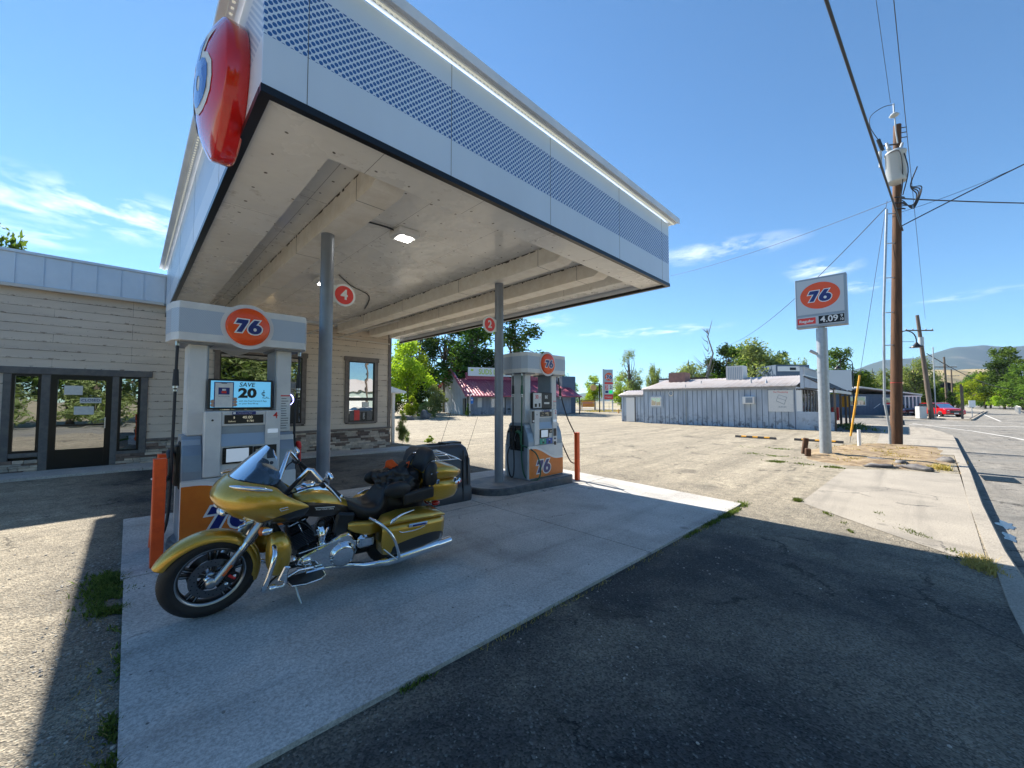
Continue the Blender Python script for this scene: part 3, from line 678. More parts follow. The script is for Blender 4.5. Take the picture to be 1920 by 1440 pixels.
# wall lamp heads + conduits
for x, y, zz in ((3.05, -.10, 3.62), (2.62, -.35, 3.86)):
    b = B(['whitep', 'warm']); b.lathe([(.0, 0), (.03, .0), (.06, .09)], (x, y, zz), (-.3, -1, -.5), 0, 16); b.ball((x-.02, y-.08, zz-.04), .038, 1, 12, 8); b.obj('wall_lamp', bld)
b = B(['gutter']); b.tube([(2.2, -.03, 3.95), (4.5, -.03, 3.93), (7.15, -.03, 3.86)], .022)
b.tube([(4.2, -.05, 3.93), (4.86, -2.6, 4.18)], .025); b.tube([(5.2, -.05, 3.9), (5.95, -3.0, 4.18)], .025); b.tube([(1.1, -.6, 3.95), (1.55, -2.4, 4.2)], .02); b.obj('conduit', bld)
# lean-to at the right side
b = B(['whitep', 'roofmetal']); b.b2(7.25, 8.7, 1.6, 5, 2.0, 2.1, 1); b.prism([(7.2, 2.5), (8.75, 2.08), (8.75, 2.0), (7.2, 2.1)], 'xz', 1.5, 5.0, 1); b.b2(8.2, 8.32, 1.7, 1.82, -.2, 2.05, 0); b.obj('side_awning', bld)

# ---------------------------------------------------------------- canopy
cx0, cx1, cy0, cy1 = .62, 7.55, 3.24, 13.95; FB, FT = 3.97, 5.17
can = empty('fuel_canopy', (cx0, cy0, 0), 'large white flat fuel canopy with blue dotted fascia over the pumps', 'canopy'); can.location = (0, 0, 0)
b = B(['fascia_x']); b.b2(cx0, cx1, cy0, cy0+.03, FB, FT); b.obj('front_fascia', can)
b = B(['fascia_y']); b.b2(cx0, cx0+.03, cy0+.031, cy1, FB, FT); b.obj('side_fascia', can)
b = B(['fascia_y']); b.b2(cx1-.03, cx1, cy0+.031, cy1, FB, FT); b.obj('side_fascia', can)
for x in (.924, 3.90, 5.662, 7.247, 2.3): b = B(['trimb']); b.b2(x-.0025, x+.0025, cy0-.0015, cy0, FB, FT); b.obj('panel_seam', can)
for y in (5.2, 7.6, 10, 12.4): b = B(['trimb']); b.b2(cx0-.0015, cx0, y-.003, y+.003, FB, FT); b.obj('panel_seam', can)
b = B(['white']); b.b2(cx0-.16, cx1+.16, cy0-.16, cy0+.02, 5.20, 5.27); b.b2(cx0-.16, cx0+.02, cy0+.02, cy1, 5.20, 5.27); b.b2(cx1-.02, cx1+.16, cy0+.02, cy1, 5.20, 5.27)
b.b2(cx0-.16, cx1+.16, cy0-.164, cy0-.155, 5.17, 5.276); b.b2(cx0+.02, cx1-.02, cy0+.02, cy1, 5.0, 5.05); b.obj('fascia_cap', can)
b = B(['white', 'led'])
b.b2(cx0-.12, cx1+.12, cy0-.10, cy0-.04, 5.175, 5.20); b.b2(cx0-.10, cx0-.04, cy0-.04, cy1, 5.175, 5.20); b.b2(cx1+.04, cx1+.10, cy0-.04, cy1, 5.175, 5.20)
b.b2(cx0-.08, cx1+.08, cy0-.08, cy0-.062, 5.166, 5.174, 1)
x = cx0-.1
while x < cx1+.1: b.box((x, cy0-.07, 5.165), (.024, .024, .012), 1); x += .055
y = cy0
while y < cy1:
    b.box((cx0-.07, y, 5.172), (.022, .022, .008), 1); b.box((cx1+.07, y, 5.172), (.022, .022, .008), 1); y += .075
b.obj('led_strip', can)
b = B(['frame']); T_ = .09   # dark drip edge under the fascia
b.b2(cx0-.01, cx1+.01, cy0-.012, cy0+.05, FB-.06, FB, 0); b.b2(cx0-.012, cx0+.06, cy0+.05, cy1, FB-.06, FB); b.b2(cx1-.06, cx1+.012, cy0+.05, cy1, FB-.06, FB); b.obj('drip_edge', can)
def soff(name, lab=None):
    m, t, p = new_mat(name); L = t.links; g = N(t, 'ShaderNodeTexCoord').outputs['Object']; s = N(t, 'ShaderNodeSeparateXYZ'); L.new(g, s.inputs[0])
    base = mixrgb(t, rng(t, nz(t, g, .8, 5), .4, .65), (.86, .84, .79), (.80, .775, .72))
    base = mixrgb(t, math_(t, 'MULTIPLY', rng(t, nz(t, g, 3.1, 6, .7), .60, .72), .5), base, (.30, .24, .16))
    def grid(u, per, off):   # screws / seams
        f = math_(t, 'FRACT', math_(t, 'DIVIDE', math_(t, 'ADD', u, off), per)); return math_(t, 'MULTIPLY', math_(t, 'ABSOLUTE', math_(t, 'SUBTRACT', f, .5)), per)
    jit = N(t, 'ShaderNodeTexNoise', ins={'Scale': 1.7, 'Detail': 2}); L.new(g, jit.inputs['Vector']); js = N(t, 'ShaderNodeSeparateColor'); L.new(jit.outputs['Color'], js.inputs[0])
    ux = math_(t, 'ADD', s.outputs[0], math_(t, 'MULTIPLY', js.outputs[0], .22)); uy = math_(t, 'ADD', s.outputs[1], math_(t, 'MULTIPLY', js.outputs[1], .22))
    a, c = grid(ux, .40, 0), grid(uy, .40, 0)
    d = math_(t, 'SQRT', math_(t, 'ADD', math_(t, 'MULTIPLY', a, a), math_(t, 'MULTIPLY', c, c)))
    base = mixrgb(t, math_(t, 'MULTIPLY', rng(t, d, .013, .018, 1, 0), .9), base, (.06, .035, .02))
    seam = math_(t, 'LESS_THAN', math_(t, 'MINIMUM', grid(s.outputs[0], 1.22, .2), grid(s.outputs[1], 2.44, .6)), .003)
    base = mixrgb(t, math_(t, 'MULTIPLY', seam, .75), base, (.08, .06, .04))
    L.new(base, p.inputs['Base Color']); L.new(rng(t, nz(t, g, 1.1), .4, .6, .16, .34), p.inputs['Roughness'])
    bb = N(t, 'ShaderNodeBump', ins={'Strength': .5, 'Distance': .05}); L.new(nz(t, mapping(t, g, (1, 1, 1)), 1.6, 3), bb.inputs['Height']); L.new(bb.outputs[0], p.inputs['Normal'])
    return m
M['soffit'] = soff('painted_soffit')
b = B(['soffit']); CZ = 4.35
b.b2(cx0+.06, 1.28, cy0+.05, cy1, FB-.01, FB+.05); b.b2(1.28, cx1-.06, cy0+.05, 3.80, FB-.01, FB+.05); b.b2(1.28, cx1-.06, 3.80, cy1, CZ, CZ+.05)
b.b2(1.26, 1.28, 3.80, cy1, FB+.05, CZ); b.b2(1.28, cx1-.06, 3.785, 3.80, FB+.05, CZ); b.b2(7.1, cx1-.06, 3.8, cy1, FB+.1, FB+.15); b.b2(7.08, 7.1, 3.8, cy1, FB+.1, CZ)
b.obj('soffit', can)
m = mat('beam_paint', (.84, .79, .70), .5, c2=(.76, .70, .60), sc_=5); M['beam'] = m
m = mat('grime', (.12, .09, .06), .9, c2=(.02, .015, .01), sc_=30); M['grime'] = m
for x0, x1 in ((1.86, 2.22), (5.12, 5.46), (6.28, 6.62)):
    b = B(['beam', 'grime']); b.prism([(4.15, 4.05), (3.82, 4.22), (3.82, CZ), (cy1, CZ), (cy1, 4.05)], 'yz', x0, x1)
    for k in range(190):
        y = rnd.uniform(3.95, cy1-.2); w = rnd.uniform(.01, .09); h = rnd.uniform(.004, .02)*(2 if rnd.random() < .15 else 1); b.b2(x0-.003, x0, y, y+w, CZ-h, CZ, 1)
    for y in (4.55, 6.9, 9.4, 11.8): b.b2(x0-.002, x1+.002, y-.003, y+.003, 4.048, CZ, 1)
    b.obj('beam', can)
for x, y, zb in ((1.97, 5.80, .02), (5.33, 5.80, -.12)):
    b = B(['gray']); b.tube([(x, y, zb), (x, y, 4.072)], .088, seg=28); b.tube([(x, y, 2.98), (x, y, 3.0)], .0905, seg=28); b.lathe([(.16, 0), (.16, .02), (.09, .02)], (x, y, zb+.105), (0, 0, 1), 0, 20, False); b.obj('column', can)
b = B(['cable']); b.tube([(2.26, 5.6, CZ-.03), (2.75, 5.55, CZ-.02), (2.95, 5.60, CZ-.03)], .012, sm=4); b.tube([(2.25, 5.6, CZ-.03), (2.24, 13.5, CZ-.03)], .014); b.tube([(3.1, 8.4, CZ-.02), (3.6, 9, CZ-.02), (4.3, 9.6, CZ-.02), (4.8, 11, CZ-.02)], .012, sm=4); b.obj('conduit', can)
for x, y in ((3.05, 5.55), (3.0, 9.0)):
    b = B(['whitep', 'bulb']); b.box((x, y, CZ-.05), (.36, .36, .10), 0, .02); b.box((x, y, CZ-.105), (.30, .30, .02), 0, .008); b.box((x, y, CZ-.118), (.20, .17, .012), 1); b.obj('ceiling_light', can)
# ---- number signs on the columns
M['signred'] = mat('sign_red', (.75, .05, .04), .4)
for x, y, zz, s, tx, lab in ((2.16, 5.79, 3.21, '4', .17, 'round red number 4 sign on the near canopy column'), (5.09, 5.79, 3.17, '2', -.15, 'round red number 2 sign on the far canopy column')):
    t = empty('pump_number_sign', (x, y, zz), lab, 'number sign')
    b = B(['whitep']); cxx = .05 if s == '4' else -.03; b.lathe([(0, -.012), (.165, -.012), (.165, .012), (0, .012)], (cxx, 0, 0), (0, 1, 0), 0, 36, False); b.b2(cxx-.24 if s == '4' else cxx, cxx if s == '4' else cxx+.24, -.006, .006, -.12, .12); b.obj('sign_plate', t)
    b = B(['signred', 'whitep']); b.flat([circ(.135, 40, cxx, 0)], front(0, -.0145, 0)); text_bm(b, s, .20, front(cxx, -.017, 0), 1, .03); b.obj('number', t, recalc=False)
# ---- big ball sign on the left fascia
ball = empty('round_logo_sign', (cx0, 4.24, 4.40), 'big domed red round sign with blue 76 on the canopy side', 'round sign')
prof = [(.56, -.003), (.575, .02), (.575, .15), (.56, .165), (.48, .21), (.38, .25), (.28, .275), (.15, .29), (0, .295)]
b = B(['red']); b.lathe([(0, -.003)]+prof, (0, 0, 0), (-1, 0, 0), 0, 96); b.obj('dome', ball, bevel=0)
def domeh(u, v):
    r = math.hypot(u, v)
    for (r0, h0), (r1, h1) in zip(prof[2:], prof[3:]):
        if r1 <= r <= r0: return h1+(h0-h1)*(r-r1)/(r0-r1)
    return .2
b = B(['whitep', 'navy']); M['logoblue'] = mat('logo_blue_gloss', (.01, .06, .35), .15, coat=.4); b.mats[1] = 'logoblue'
def fnb(u, v, l): u -= .02; return (-(domeh(u, v)+.006+.004*l), -u, v)
logo76(b, fnb, .54, 0, 1, .09, sub=4); b.obj('lettering', ball, recalc=False)
# ---------------------------------------------------------------- motorcycle (x = rearwards, -y = its left side, toward the camera)
M['rotor'] = mat('dark_rotor', (.17, .17, .18), .35, 1)
bike = empty('motorcycle', (.432, 3.81, .02), 'gold and black touring motorcycle with chrome trim parked on its kickstand', 'motorcycle', rot=(R(8), R(1.43), 0)); bike.scale = (.965, .965, .965)
def wheel(cx, r, w, name, rimr, front_=True):
    t = bpy.data.objects.new(name, None); col.objects.link(t); t.parent = bike; t.location = (cx, 0, r)
    b = B(['rubber', 'black']); hw = w/2; pr = []
    for k in range(-8, 9): a = k/8*R(100); pr.append((r-hw*.95+hw*.95*math.cos(a), hw*math.sin(a)/math.sin(R(100))*1.0))
    pr = [(rimr-.012, -hw*.72)]+pr+[(rimr-.012, hw*.72)]
    b.lathe(pr, (0, 0, 0), (0, 1, 0), 0, 72)
    for k in range(44):   # tread sipes
        a = 2*math.pi*k/44
        for s in (-1, 1):
            p = [((r+.0006-.012*q*q)*math.cos(a+s*.05*q+.03), s*hw*.62*q, (r+.0006-.012*q*q)*math.sin(a+s*.05*q+.03)) for q in (.12, .45, .8)]
            b.tube(p, .0028, 1, 4, False)
    b.obj('tyre', t)
    b = B(['black', 'steel']); q = rimr
    b.lathe([(q, -hw*.74), (q-.012, -hw*.74), (q-.03, -hw*.55), (q-.036, 0), (q-.03, hw*.55), (q-.012, hw*.74), (q, hw*.74)], (0, 0, 0), (0, 1, 0), 0, 72, ms=[1, 1, 0, 0, 1, 1])
    b.lathe([(.02, -.06), (.045, -.055), (.05, .055), (.02, .06)], (0, 0, 0), (0, 1, 0), 1, 24)
    ns = 5
    for k in range(ns):
        for dd in (-.13, .13):
            a = 2*math.pi*k/ns+dd+.3; c, s = math.cos(a), math.sin(a)
            for wd, m_, yy in ((.013, 0, 0), (.0035, 1, -.021)):
                p0 = Vector((c*.045, yy*.9, s*.045)); p1 = Vector((c*(q-.03), yy*1.1, s*(q-.03))); n = Vector((-s, 0, c))*wd
                a_ = [p0-n, p0+n, p1+n*1.1, p1-n*1.1]; th = Vector((0, .02 if not m_ else .002, 0))
                b.grid([[v-th for v in a_]+[a_[0]-th], [v+th for v in a_]+[a_[0]+th]], m_, False); b.quad(*[v-th for v in a_], m=m_); b.quad(*[v+th for v in a_], m=m_)
    b.obj('rim', t)
    if front_:
        for s in (-1, 1):
            b = B(['rotor', 'black']); b.lathe([(.095, s*.062), (.15, s*.062), (.15, s*.067), (.095, s*.067), (.095, s*.062)], (0, 0, 0), (0, 1, 0), 0, 48, False)
            for k in range(30): a = 2*math.pi*k/30; rr = .11+.014*(k % 3); b.lathe([(0, s*.0675), (.0048, s*.0675)], (rr*math.cos(a), 0, rr*math.sin(a)), (0, 1, 0), 1, 8)
            for k in range(5): a = 2*math.pi*k/5+.2; b.box((.075*math.cos(a), s*.060, .075*math.sin(a)), (.05, .006, .016), 1, 0, (0, -a, 0))
            b.obj('brake_disc', t)
    return t
wheel(.045, .325, .125, 'front_wheel', .235); wheel(1.615, .325, .16, 'rear_wheel', .21, False)
def arcf(cx, cz, r0, a0, a1, hw, n=18, droop=.05, taper=True):
    rows = []
    for i in range(n+1):
        t = i/n; a = R(a0+(a1-a0)*t); k = min(1, 4*min(t, 1-t)+.25) if taper else 1; w = hw*(.55+.45*k); row = []
        for j in range(-6, 7):
            u = j/6; rr = r0-droop*abs(u)**2.6; row.append((cx+rr*math.cos(a), w*math.sin(u*1.5)/math.sin(1.5), cz+rr*math.sin(a)))
        rows.append(row)
    return rows
b = B(['goldp']); b.grid(arcf(.02, .325, .362, 157, -20, .085, 26, .07)); b.obj('front_fender', bike, sub=1, solid=.006)
b = B(['black']); b.grid(arcf(1.615, .325, .375, 170, 5, .12, 20, .08)); b.obj('rear_fender', bike, sub=1, solid=.008)
# forks
for s in (-1, 1):
    b = B(['chrome', 'steel', 'amber'])
    b.tube([(.055, s*.115, .31), (.10, s*.115, .37), (.215, s*.115, .535)], [.030, .030, .029], 1, 18); b.tube([(.215, s*.115, .535), (.225, s*.115, .549)], .033, 0, 18)
    b.tube([(.225, s*.115, .549), (.42, s*.115, .86)], .026, 0, 18); b.tube([(.25, s*.115, .585), (.36, s*.115, .76)], .037, 1, 18)
    b.ball((.035, s*.118, .315), (.04, .028, .045), 1); b.box((.125, s*.146, .40), (.018, .006, .09), 2, .003, (0, R(36), 0)); b.lathe([(0, -.09), (.022, -.09), (.028, -.06), (.028, .0)], (.02, 0, .325), (0, s*-1, 0), 0, 18) if s < 0 else None
    b.obj('fork', bike)
b = B(['black', 'chrome', 'redflat']); b.box((.16, -.088, .32), (.11, .05, .085), 0, .018, (0, R(40), 0)); b.box((.165, -.115, .325), (.06, .012, .02), 2, .003, (0, R(40), 0)); [b.lathe([(0, .0), (.012, 0), (.012, .01)], (.13+.05*i, -.117, .285+.05*i), (0, -1, 0), 1, 12) for i in range(2)]; b.obj('brake_caliper', bike); b = B(['black']); b.box((.16, .088, .32), (.11, .05, .085), 0, .018, (0, R(40), 0)); b.obj('brake_caliper', bike)
for s in (-1, 1):
    b = B(['chrome', 'amber']); b.ball((.33, s*.30, .735), (.05, .045, .033), 0); b.lathe([(.033, 0), (.03, .02), (0, .032)], (.305, s*.30, .735), (-1, 0, 0), 1, 16); b.tube([(.36, s*.29, .735), (.40, s*.13, .75)], .012, 0); b.obj('turn_signal', bike)
# fairing (shark nose)
H = [  # rows bottom->top, each from nose centre line to rear edge: (x, y, z)
 [(.20, 0, .775), (.21, .10, .77), (.25, .17, .762), (.36, .22, .745), (.50, .235, .735), (.60, .22, .74)],
 [(.09, 0, .83), (.11, .13, .825), (.17, .215, .815), (.32, .285, .80), (.50, .29, .79), (.63, .26, .80)],
 [(.005, 0, .905), (.04, .155, .90), (.125, .262, .89), (.31, .333, .872), (.50, .325, .855), (.66, .27, .855)],
 [(-.03, 0, .965), (.015, .155, .955), (.11, .268, .945), (.31, .342, .925), (.48, .333, .905), (.62, .275, .895)],
 [(-.01, 0, 1.03), (.03, .14, 1.025), (.115, .25, 1.015), (.29, .322, 1.0), (.44, .325, .985), (.50, .30, .965)],
 [(.045, 0, 1.085), (.075, .125, 1.085), (.14, .215, 1.08), (.27, .28, 1.065), (.39, .295, 1.04), (.43, .28, 1.01)],
 [(.10, 0, 1.118), (.12, .10, 1.118), (.165, .175, 1.112), (.26, .235, 1.10), (.36, .26, 1.075), (.40, .25, 1.05)]]
def mirror_rows(H): return [[(x, -y, z) for x, y, z in r[::-1]]+r[1:] for r in H]
b = B(['gold']); b.grid(mirror_rows(H)); b.obj('fairing', bike, sub=2, solid=.012)
b = B(['black'])   # inner fairing / dash
rows = []
for r, k in ((H[6], 1), (H[5], .97), (H[4], .95), (H[2], .9)):
    e = r[-1]; rows.append([(e[0]-.01, -e[1]*k, e[2]), (e[0]-.05, -e[1]*.5, e[2]), (e[0]-.06, 0, e[2]), (e[0]-.05, e[1]*.5, e[2]), (e[0]-.01, e[1]*k, e[2])])
b.grid(rows)
b.prism([(.12, 1.12), (.30, 1.155), (.40, 1.12), (.42, 1.0), (.2, 1.0)], 'xz', -.2, .2); b.tube([(.42, 0, 1.0), (.56, 0, .80)], [.07, .09]); b.obj('inner_fairing', bike, sub=1)
for s in (-1, 1): b = B(['chrome']); b.tube([(.085, s*.19, 1.085), (.14, s*.235, 1.083), (.25, s*.283, 1.07), (.345, s*.30, 1.05)], [.006, .017, .02, .008], 0, 10, sm=5); b.obj('fairing_trim', bike)
for s in (-1, 1): b = B(['chrome']); b.tube([(.40, s*.333, .905), (.455, s*.335, .912), (.465, s*.335, .895), (.41, s*.338, .888), (.40, s*.333, .905)], .003); b.obj('fairing_badge', bike)
b = B(['black', 'chrome', 'bulb']); b.mats[2] = 'whitep'
b.ball((.105, 0, .87), (.06, .17, .04), 0); 
for s in (-1, 1): b.ball((.072, s*.08, .862), (.03, .068, .036), 1, 20, 12); b.ball((.06, s*.08, .862), (.026, .05, .026), 2)
b.obj('headlight', bike)
for s in (-1, 1):
    b = B(['chrome']); b.box((.21, s*.20, .775), (.10, .05, .018), 0, .008, (0, R(-25), R(20)*s)); b.box((.24, s*.215, .80), (.09, .05, .014), 0, .006, (0, R(-25), R(20)*s)); b.obj('fairing_vent', bike)
# windshields
ws = [[(.10, 0, 1.115), (.12, .11, 1.115), (.18, .19, 1.11), (.28, .24, 1.095), (.355, .255, 1.07)],
      [(.175, 0, 1.19), (.19, .105, 1.19), (.24, .18, 1.185), (.32, .215, 1.175), (.39, .22, 1.15)],
      [(.26, 0, 1.27), (.27, .085, 1.27), (.31, .145, 1.262), (.36, .165, 1.245), (.41, .16, 1.225)],
      [(.345, 0, 1.345), (.348, .045, 1.343), (.358, .075, 1.338), (.375, .085, 1.328), (.39, .08, 1.315)]]
b = B(['clear']); b.grid(mirror_rows(ws)); b.obj('windshield', bike, sub=2, recalc=False)
ws2 = [[(x+.035, y*.93, z-.01) for x, y, z in ws[0]], [(x+.05, y*.86, z-.005) for x, y, z in ws[1]], [(.25, 0, 1.225), (.26, .05, 1.225), (.29, .085, 1.222), (.33, .10, 1.215), (.37, .105, 1.205)]]
b = B(['smoke']); b.grid(mirror_rows(ws2)); b.obj('smoked_wind_deflector', bike, sub=2, recalc=False)
# handlebars
for s in (-1, 1):
    b = B(['chrome']); b.tube([(.47, s*.10, .90), (.475, s*.12, .93), (.60, s*.30, 1.195), (.615, s*.325, 1.195), (.70, s*.375, 1.085), (.72, s*.385, 1.07)], [.018, .019, .019, .019, .018, .016], 0, 16); hb = b.obj('handlebar', bike)
    b = B(['rubber', 'chrome', 'black']); b.tube([(.73, s*.39, 1.06), (.82, s*.42, .975)], .019, 0, 16); b.tube([(.82, s*.42, .975), (.832, s*.424, .964)], .021, 1, 16)
    b.box((.70, s*.38, 1.085), (.05, .05, .05), 2, .012, (0, .7, 0)); b.obj('grip', hb)
    b = B(['chrome', 'black']); b.tube([(.69, s*.40, 1.10), (.72, s*.44, 1.07), (.80, s*.475, .97), (.815, s*.475, .945)], [.006, .007, .006, .007], 0, 8, sm=3); b.box((.685, s*.40, 1.08), (.05, .04, .04), 1, .01, (0, .7, 0)); b.obj('lever', hb)
    b = B(['chrome', 'glassd']); b.tube([(.68, s*.385, 1.11), (.70, s*.43, 1.165)], .006, 0, 8); b.ball((.71, s*.45, 1.17), (.018, .08, .032), 0); b.obj('mirror', hb)
b = B(['cable']); b.tube([(.68, -.40, 1.08), (.60, -.33, 1.05), (.50, -.16, .95), (.46, -.1, .88)], .006, sm=4); b.tube([(.68, .40, 1.08), (.60, .33, 1.05), (.50, .16, .95)], .006, sm=4); b.obj('control_cable', bike)
# tank
tk = [(.55, .90, .10, .79), (.62, .935, .155, .745), (.74, .945, .178, .72), (.86, .915, .165, .705), (.97, .85, .125, .69), (1.06, .775, .08, .68)]
rows = []
for x, zt, hw, zb in tk:
    row = []
    for k in range(17):
        a = math.pi*k/16; c, s = math.cos(a), math.sin(a); row.append((x, -hw*c if abs(c) < .2 else -hw*(1 if c > 0 else -1)*abs(c)**.55, zb+(zt-zb)*s**.7 if s > 1e-6 else zb))
    rows.append(row)
b = B(['gold']); b.grid(rows); b.bm.faces.new([v for v in list(b.bm.verts)[:17]]); b.obj('fuel_tank', bike, sub=1)
b = B(['chrome', 'steel'])
cs = [(.60, .945, .055), (.66, .975, .07), (.75, .975, .072), (.84, .945, .05), (.93, .895, .04), (1.03, .81, .03)]
b.grid([[(x, -w, z-.05), (x, -w*.85, z-.012), (x, -w*.4, z), (x, w*.4, z), (x, w*.85, z-.012), (x, w, z-.05)] for x, z, w in cs])
b.lathe([(0, .022), (.045, .018), (.06, 0), (.06, -.02)], (.70, 0, .975), (-.1, 0, 1), 0, 28); b.obj('tank_console', bike, sub=1)
b = B(['whitep']); b.box((.80, -.181, .80), (.17, .004, .005), 0, 0, (0, .10, 0)); text_bm(b, 'Road Glide Ultra', .022, lambda u, v: (.80+u, -.183, .785+v-.1*u), 0, .01); b.obj('tank_badge', bike, recalc=False)
# seat
def seatrow(x, z0, z1, hw, dip=0): return [(x, -hw*.8, z0), (x, -hw, (z0+z1)/2), (x, -hw*.85, z1-.01), (x, -hw*.45, z1-dip*.6), (x, 0, z1-dip), (x, hw*.45, z1-dip*.6), (x, hw*.85, z1-.01), (x, hw, (z0+z1)/2), (x, hw*.8, z0)]
b = B(['leather']); b.grid([seatrow(.99, .72, .80, .045), seatrow(1.03, .68, .80, .08), seatrow(1.10, .64, .765, .14), seatrow(1.18, .60, .735, .19, .02), seatrow(1.27, .59, .735, .215, .035), seatrow(1.33, .60, .76, .205, .035), seatrow(1.375, .60, .86, .175, .01), seatrow(1.41, .60, .885, .15), seatrow(1.44, .60, .86, .15), seatrow(1.47, .60, .80, .165), seatrow(1.62, .61, .79, .18, .015), seatrow(1.78, .62, .80, .17), seatrow(1.84, .63, .76, .15)])
b.obj('seat', bike, sub=2)
b = B(['leather']); 
b.grid([seatrow(1.80, .74, 1.0, .16), seatrow(1.83, .74, 1.16, .175), seatrow(1.88, .74, 1.235, .17), seatrow(1.93, .76, 1.235, .16), seatrow(1.95, .80, 1.18, .14)])
for s in (-1, 1): b.ball((1.47, s*.235, .885), (.15, .05, .085), 0, 24, 16); b.box((1.70, s*.245, .80), (.36, .07, .13), 0, .03, (0, -.12, 0), 3); b.ball((1.86, s*.2, .97), (.085, .075, .16), 0, 16, 12)
b.obj('passenger_backrest', bike, sub=1)
# tour pack
def ring(x, hw, z0, z1, r=.05):
    return [(x, u, z0+(z1-z0)/2+v) for u, v in rrect(2*hw, z1-z0, r, 3)]
b = B(['goldp']); b.grid([ring(1.80, .19, .74, .92, .03), ring(1.82, .255, .705, .925, .05), ring(2.0, .285, .70, .93, .06), ring(2.16, .265, .705, .925, .07), ring(2.24, .20, .73, .90, .06), ring(2.255, .12, .78, .87, .04)], closed=True); tp = b.obj('tour_pack', bike)
b = B(['goldp']); b.grid([ring(1.80, .18, .93, .99, .02), ring(1.83, .252, .93, 1.07, .045), ring(2.0, .283, .932, 1.085, .06), ring(2.16, .265, .932, 1.05, .05), ring(2.26, .19, .932, 1.0, .03), ring(2.275, .10, .94, .98, .02)], closed=True); b.obj('lid', tp)
for x, s in ((1.90, -1), (2.12, -1), (1.90, 1), (2.12, 1)): b = B(['chrome']); b.box((x, s*.288, .925), (.035, .012, .05), 0, .005); b.obj('latch', tp)
for s in (-1, 1): b = B(['chrome', 'taillight']); b.tube([(2.12, s*.275, .89), (2.19, s*.262, .885), (2.26, s*.19, .88)], .022, 0, 8); b.tube([(2.17, s*.276, .885), (2.235, s*.235, .882)], .019, 1, 8); b.obj('tail_lamp', tp)
for s in (-1, 1): b = B(['chrome']); b.box((1.90, s*.262, 1.02), (.16, .008, .018), 0, .003, (0, -.15, 0)); b.obj('lid_trim', tp)
# luggage rack
b = B(['chrome']); r_ = .0065
b.tube([(1.84, -.17, 1.10), (1.86, -.20, 1.13), (2.20, -.20, 1.13), (2.27, -.17, 1.10), (2.29, 0, 1.10), (2.27, .17, 1.10), (2.20, .20, 1.13), (1.86, .20, 1.13), (1.84, .17, 1.10)], r_)
for y in (-.12, -.04, .04, .12): b.tube([(1.86, y, 1.125), (1.92, y, 1.16), (2.12, y, 1.16), (2.27, y, 1.105)], .005)
for x in (1.95, 2.1): b.tube([(x, -.20, 1.13), (x, -.12, 1.16), (x, .12, 1.16), (x, .20, 1.13)], .005)
b.obj('luggage_rack', bike)
for y, x in ((-.27, 2.20), (.27, 2.22)): b = B(['black']); b.tube([(x, y, .93), (x+.05, y, 1.2), (x+.16, y, 1.62)], [.003, .0025, .0018], 0, 6); b.obj('antenna', bike)
# saddlebags
for s in (-1, 1):
    def sr(x, y0, y1, z0, z1, r=.05): return [(x, s*((y0+y1)/2)+u, (z0+z1)/2+v) for u, v in rrect(y1-y0, z1-z0, r, 3)]
    b = B(['gold']); b.grid([sr(1.27, .24, .38, .44, .585, .03), sr(1.30, .21, .41, .32, .60, .05), sr(1.45, .19, .425, .29, .605, .06), sr(1.70, .18, .425, .29, .60, .06), sr(1.90, .18, .41, .30, .59, .06), sr(1.97, .20, .38, .33, .57, .05), sr(1.985, .24, .34, .38, .53, .03)], closed=True); sb = b.obj('saddlebag', bike)
    b = B(['goldp']); b.grid([sr(1.265, .26, .37, .60, .63, .012), sr(1.32, .215, .408, .605, .66, .025), sr(1.48, .19, .425, .61, .68, .035), sr(1.72, .18, .425, .605, .665, .03), sr(1.90, .18, .408, .595, .64, .02), sr(1.975, .21, .37, .58, .60, .008)], closed=True); b.obj('lid', sb)
    b = B(['chrome', 'navy']); b.box((1.62, s*.432, .575), (.21, .014, .036), 0, .006, (0, .03, 0)); b.box((1.63, s*.440, .575), (.15, .004, .014), 1); b.obj('latch', sb)
    b = B(['chrome']); b.tube([(1.32, s*.395, .615), (1.36, s*.405, .655), (1.44, s*.395, .69), (1.60, s*.36, .70)], [.006, .018, .014, .003], 0, 8, sm=4); b.tube([(1.42, s*.428, .545), (1.46, s*.432, .528), (1.60, s*.432, .525), (1.70, s*.43, .545)], .0045, 0, 6, sm=3); b.obj('bag_trim', sb)
    b = B(['chrome']); b.tube([(1.20, s*.24, .645), (1.26, s*.36, .62), (1.36, s*.43, .50), (1.44, s*.44, .30), (1.43, s*.42, .26)], .014, 0, 12, sm=5); b.tube([(1.28, s*.42, .40), (1.42, s*.435, .27)], .007); b.obj('bag_guard', bike)
    b = B(['chrome']); b.tube([(.62, s*.16, .26), (1.05, s*.2, .215), (1.18, s*.30, .225), (1.28, s*.36, .245), (1.42, s*.38, .25), (1.95, s*.385, .285), (2.06, s*.385, .293)], [.022, .024, .026, .03, .042, .045, .046], 0, 20, sm=4)
    b.tube([(2.055, s*.385, .2928), (2.07, s*.385, .2938)], .04, 0, 20); b.tube([(1.44, s*.384, .262), (1.90, s*.388, .29)], .0475, 0, 20); b.obj('exhaust', bike)
    b = B(['goldp']); b.grid([sr(1.03, .10, .17, .545, .60, .02), sr(1.08, .13, .215, .505, .615, .03), sr(1.18, .16, .245, .485, .61, .03), sr(1.30, .17, .25, .47, .595, .03), sr(1.36, .18, .24, .50, .57, .02)], closed=True); b.obj('side_cover', bike, sub=1)
for s in (-1, 1): b = B(['cable']); b.tube([(.17, s*.10, .37), (.20, s*.16, .50), (.30, s*.17, .66), (.38, s*.14, .80)], .006, 0, 6, sm=5); b.obj('brake_line', bike)
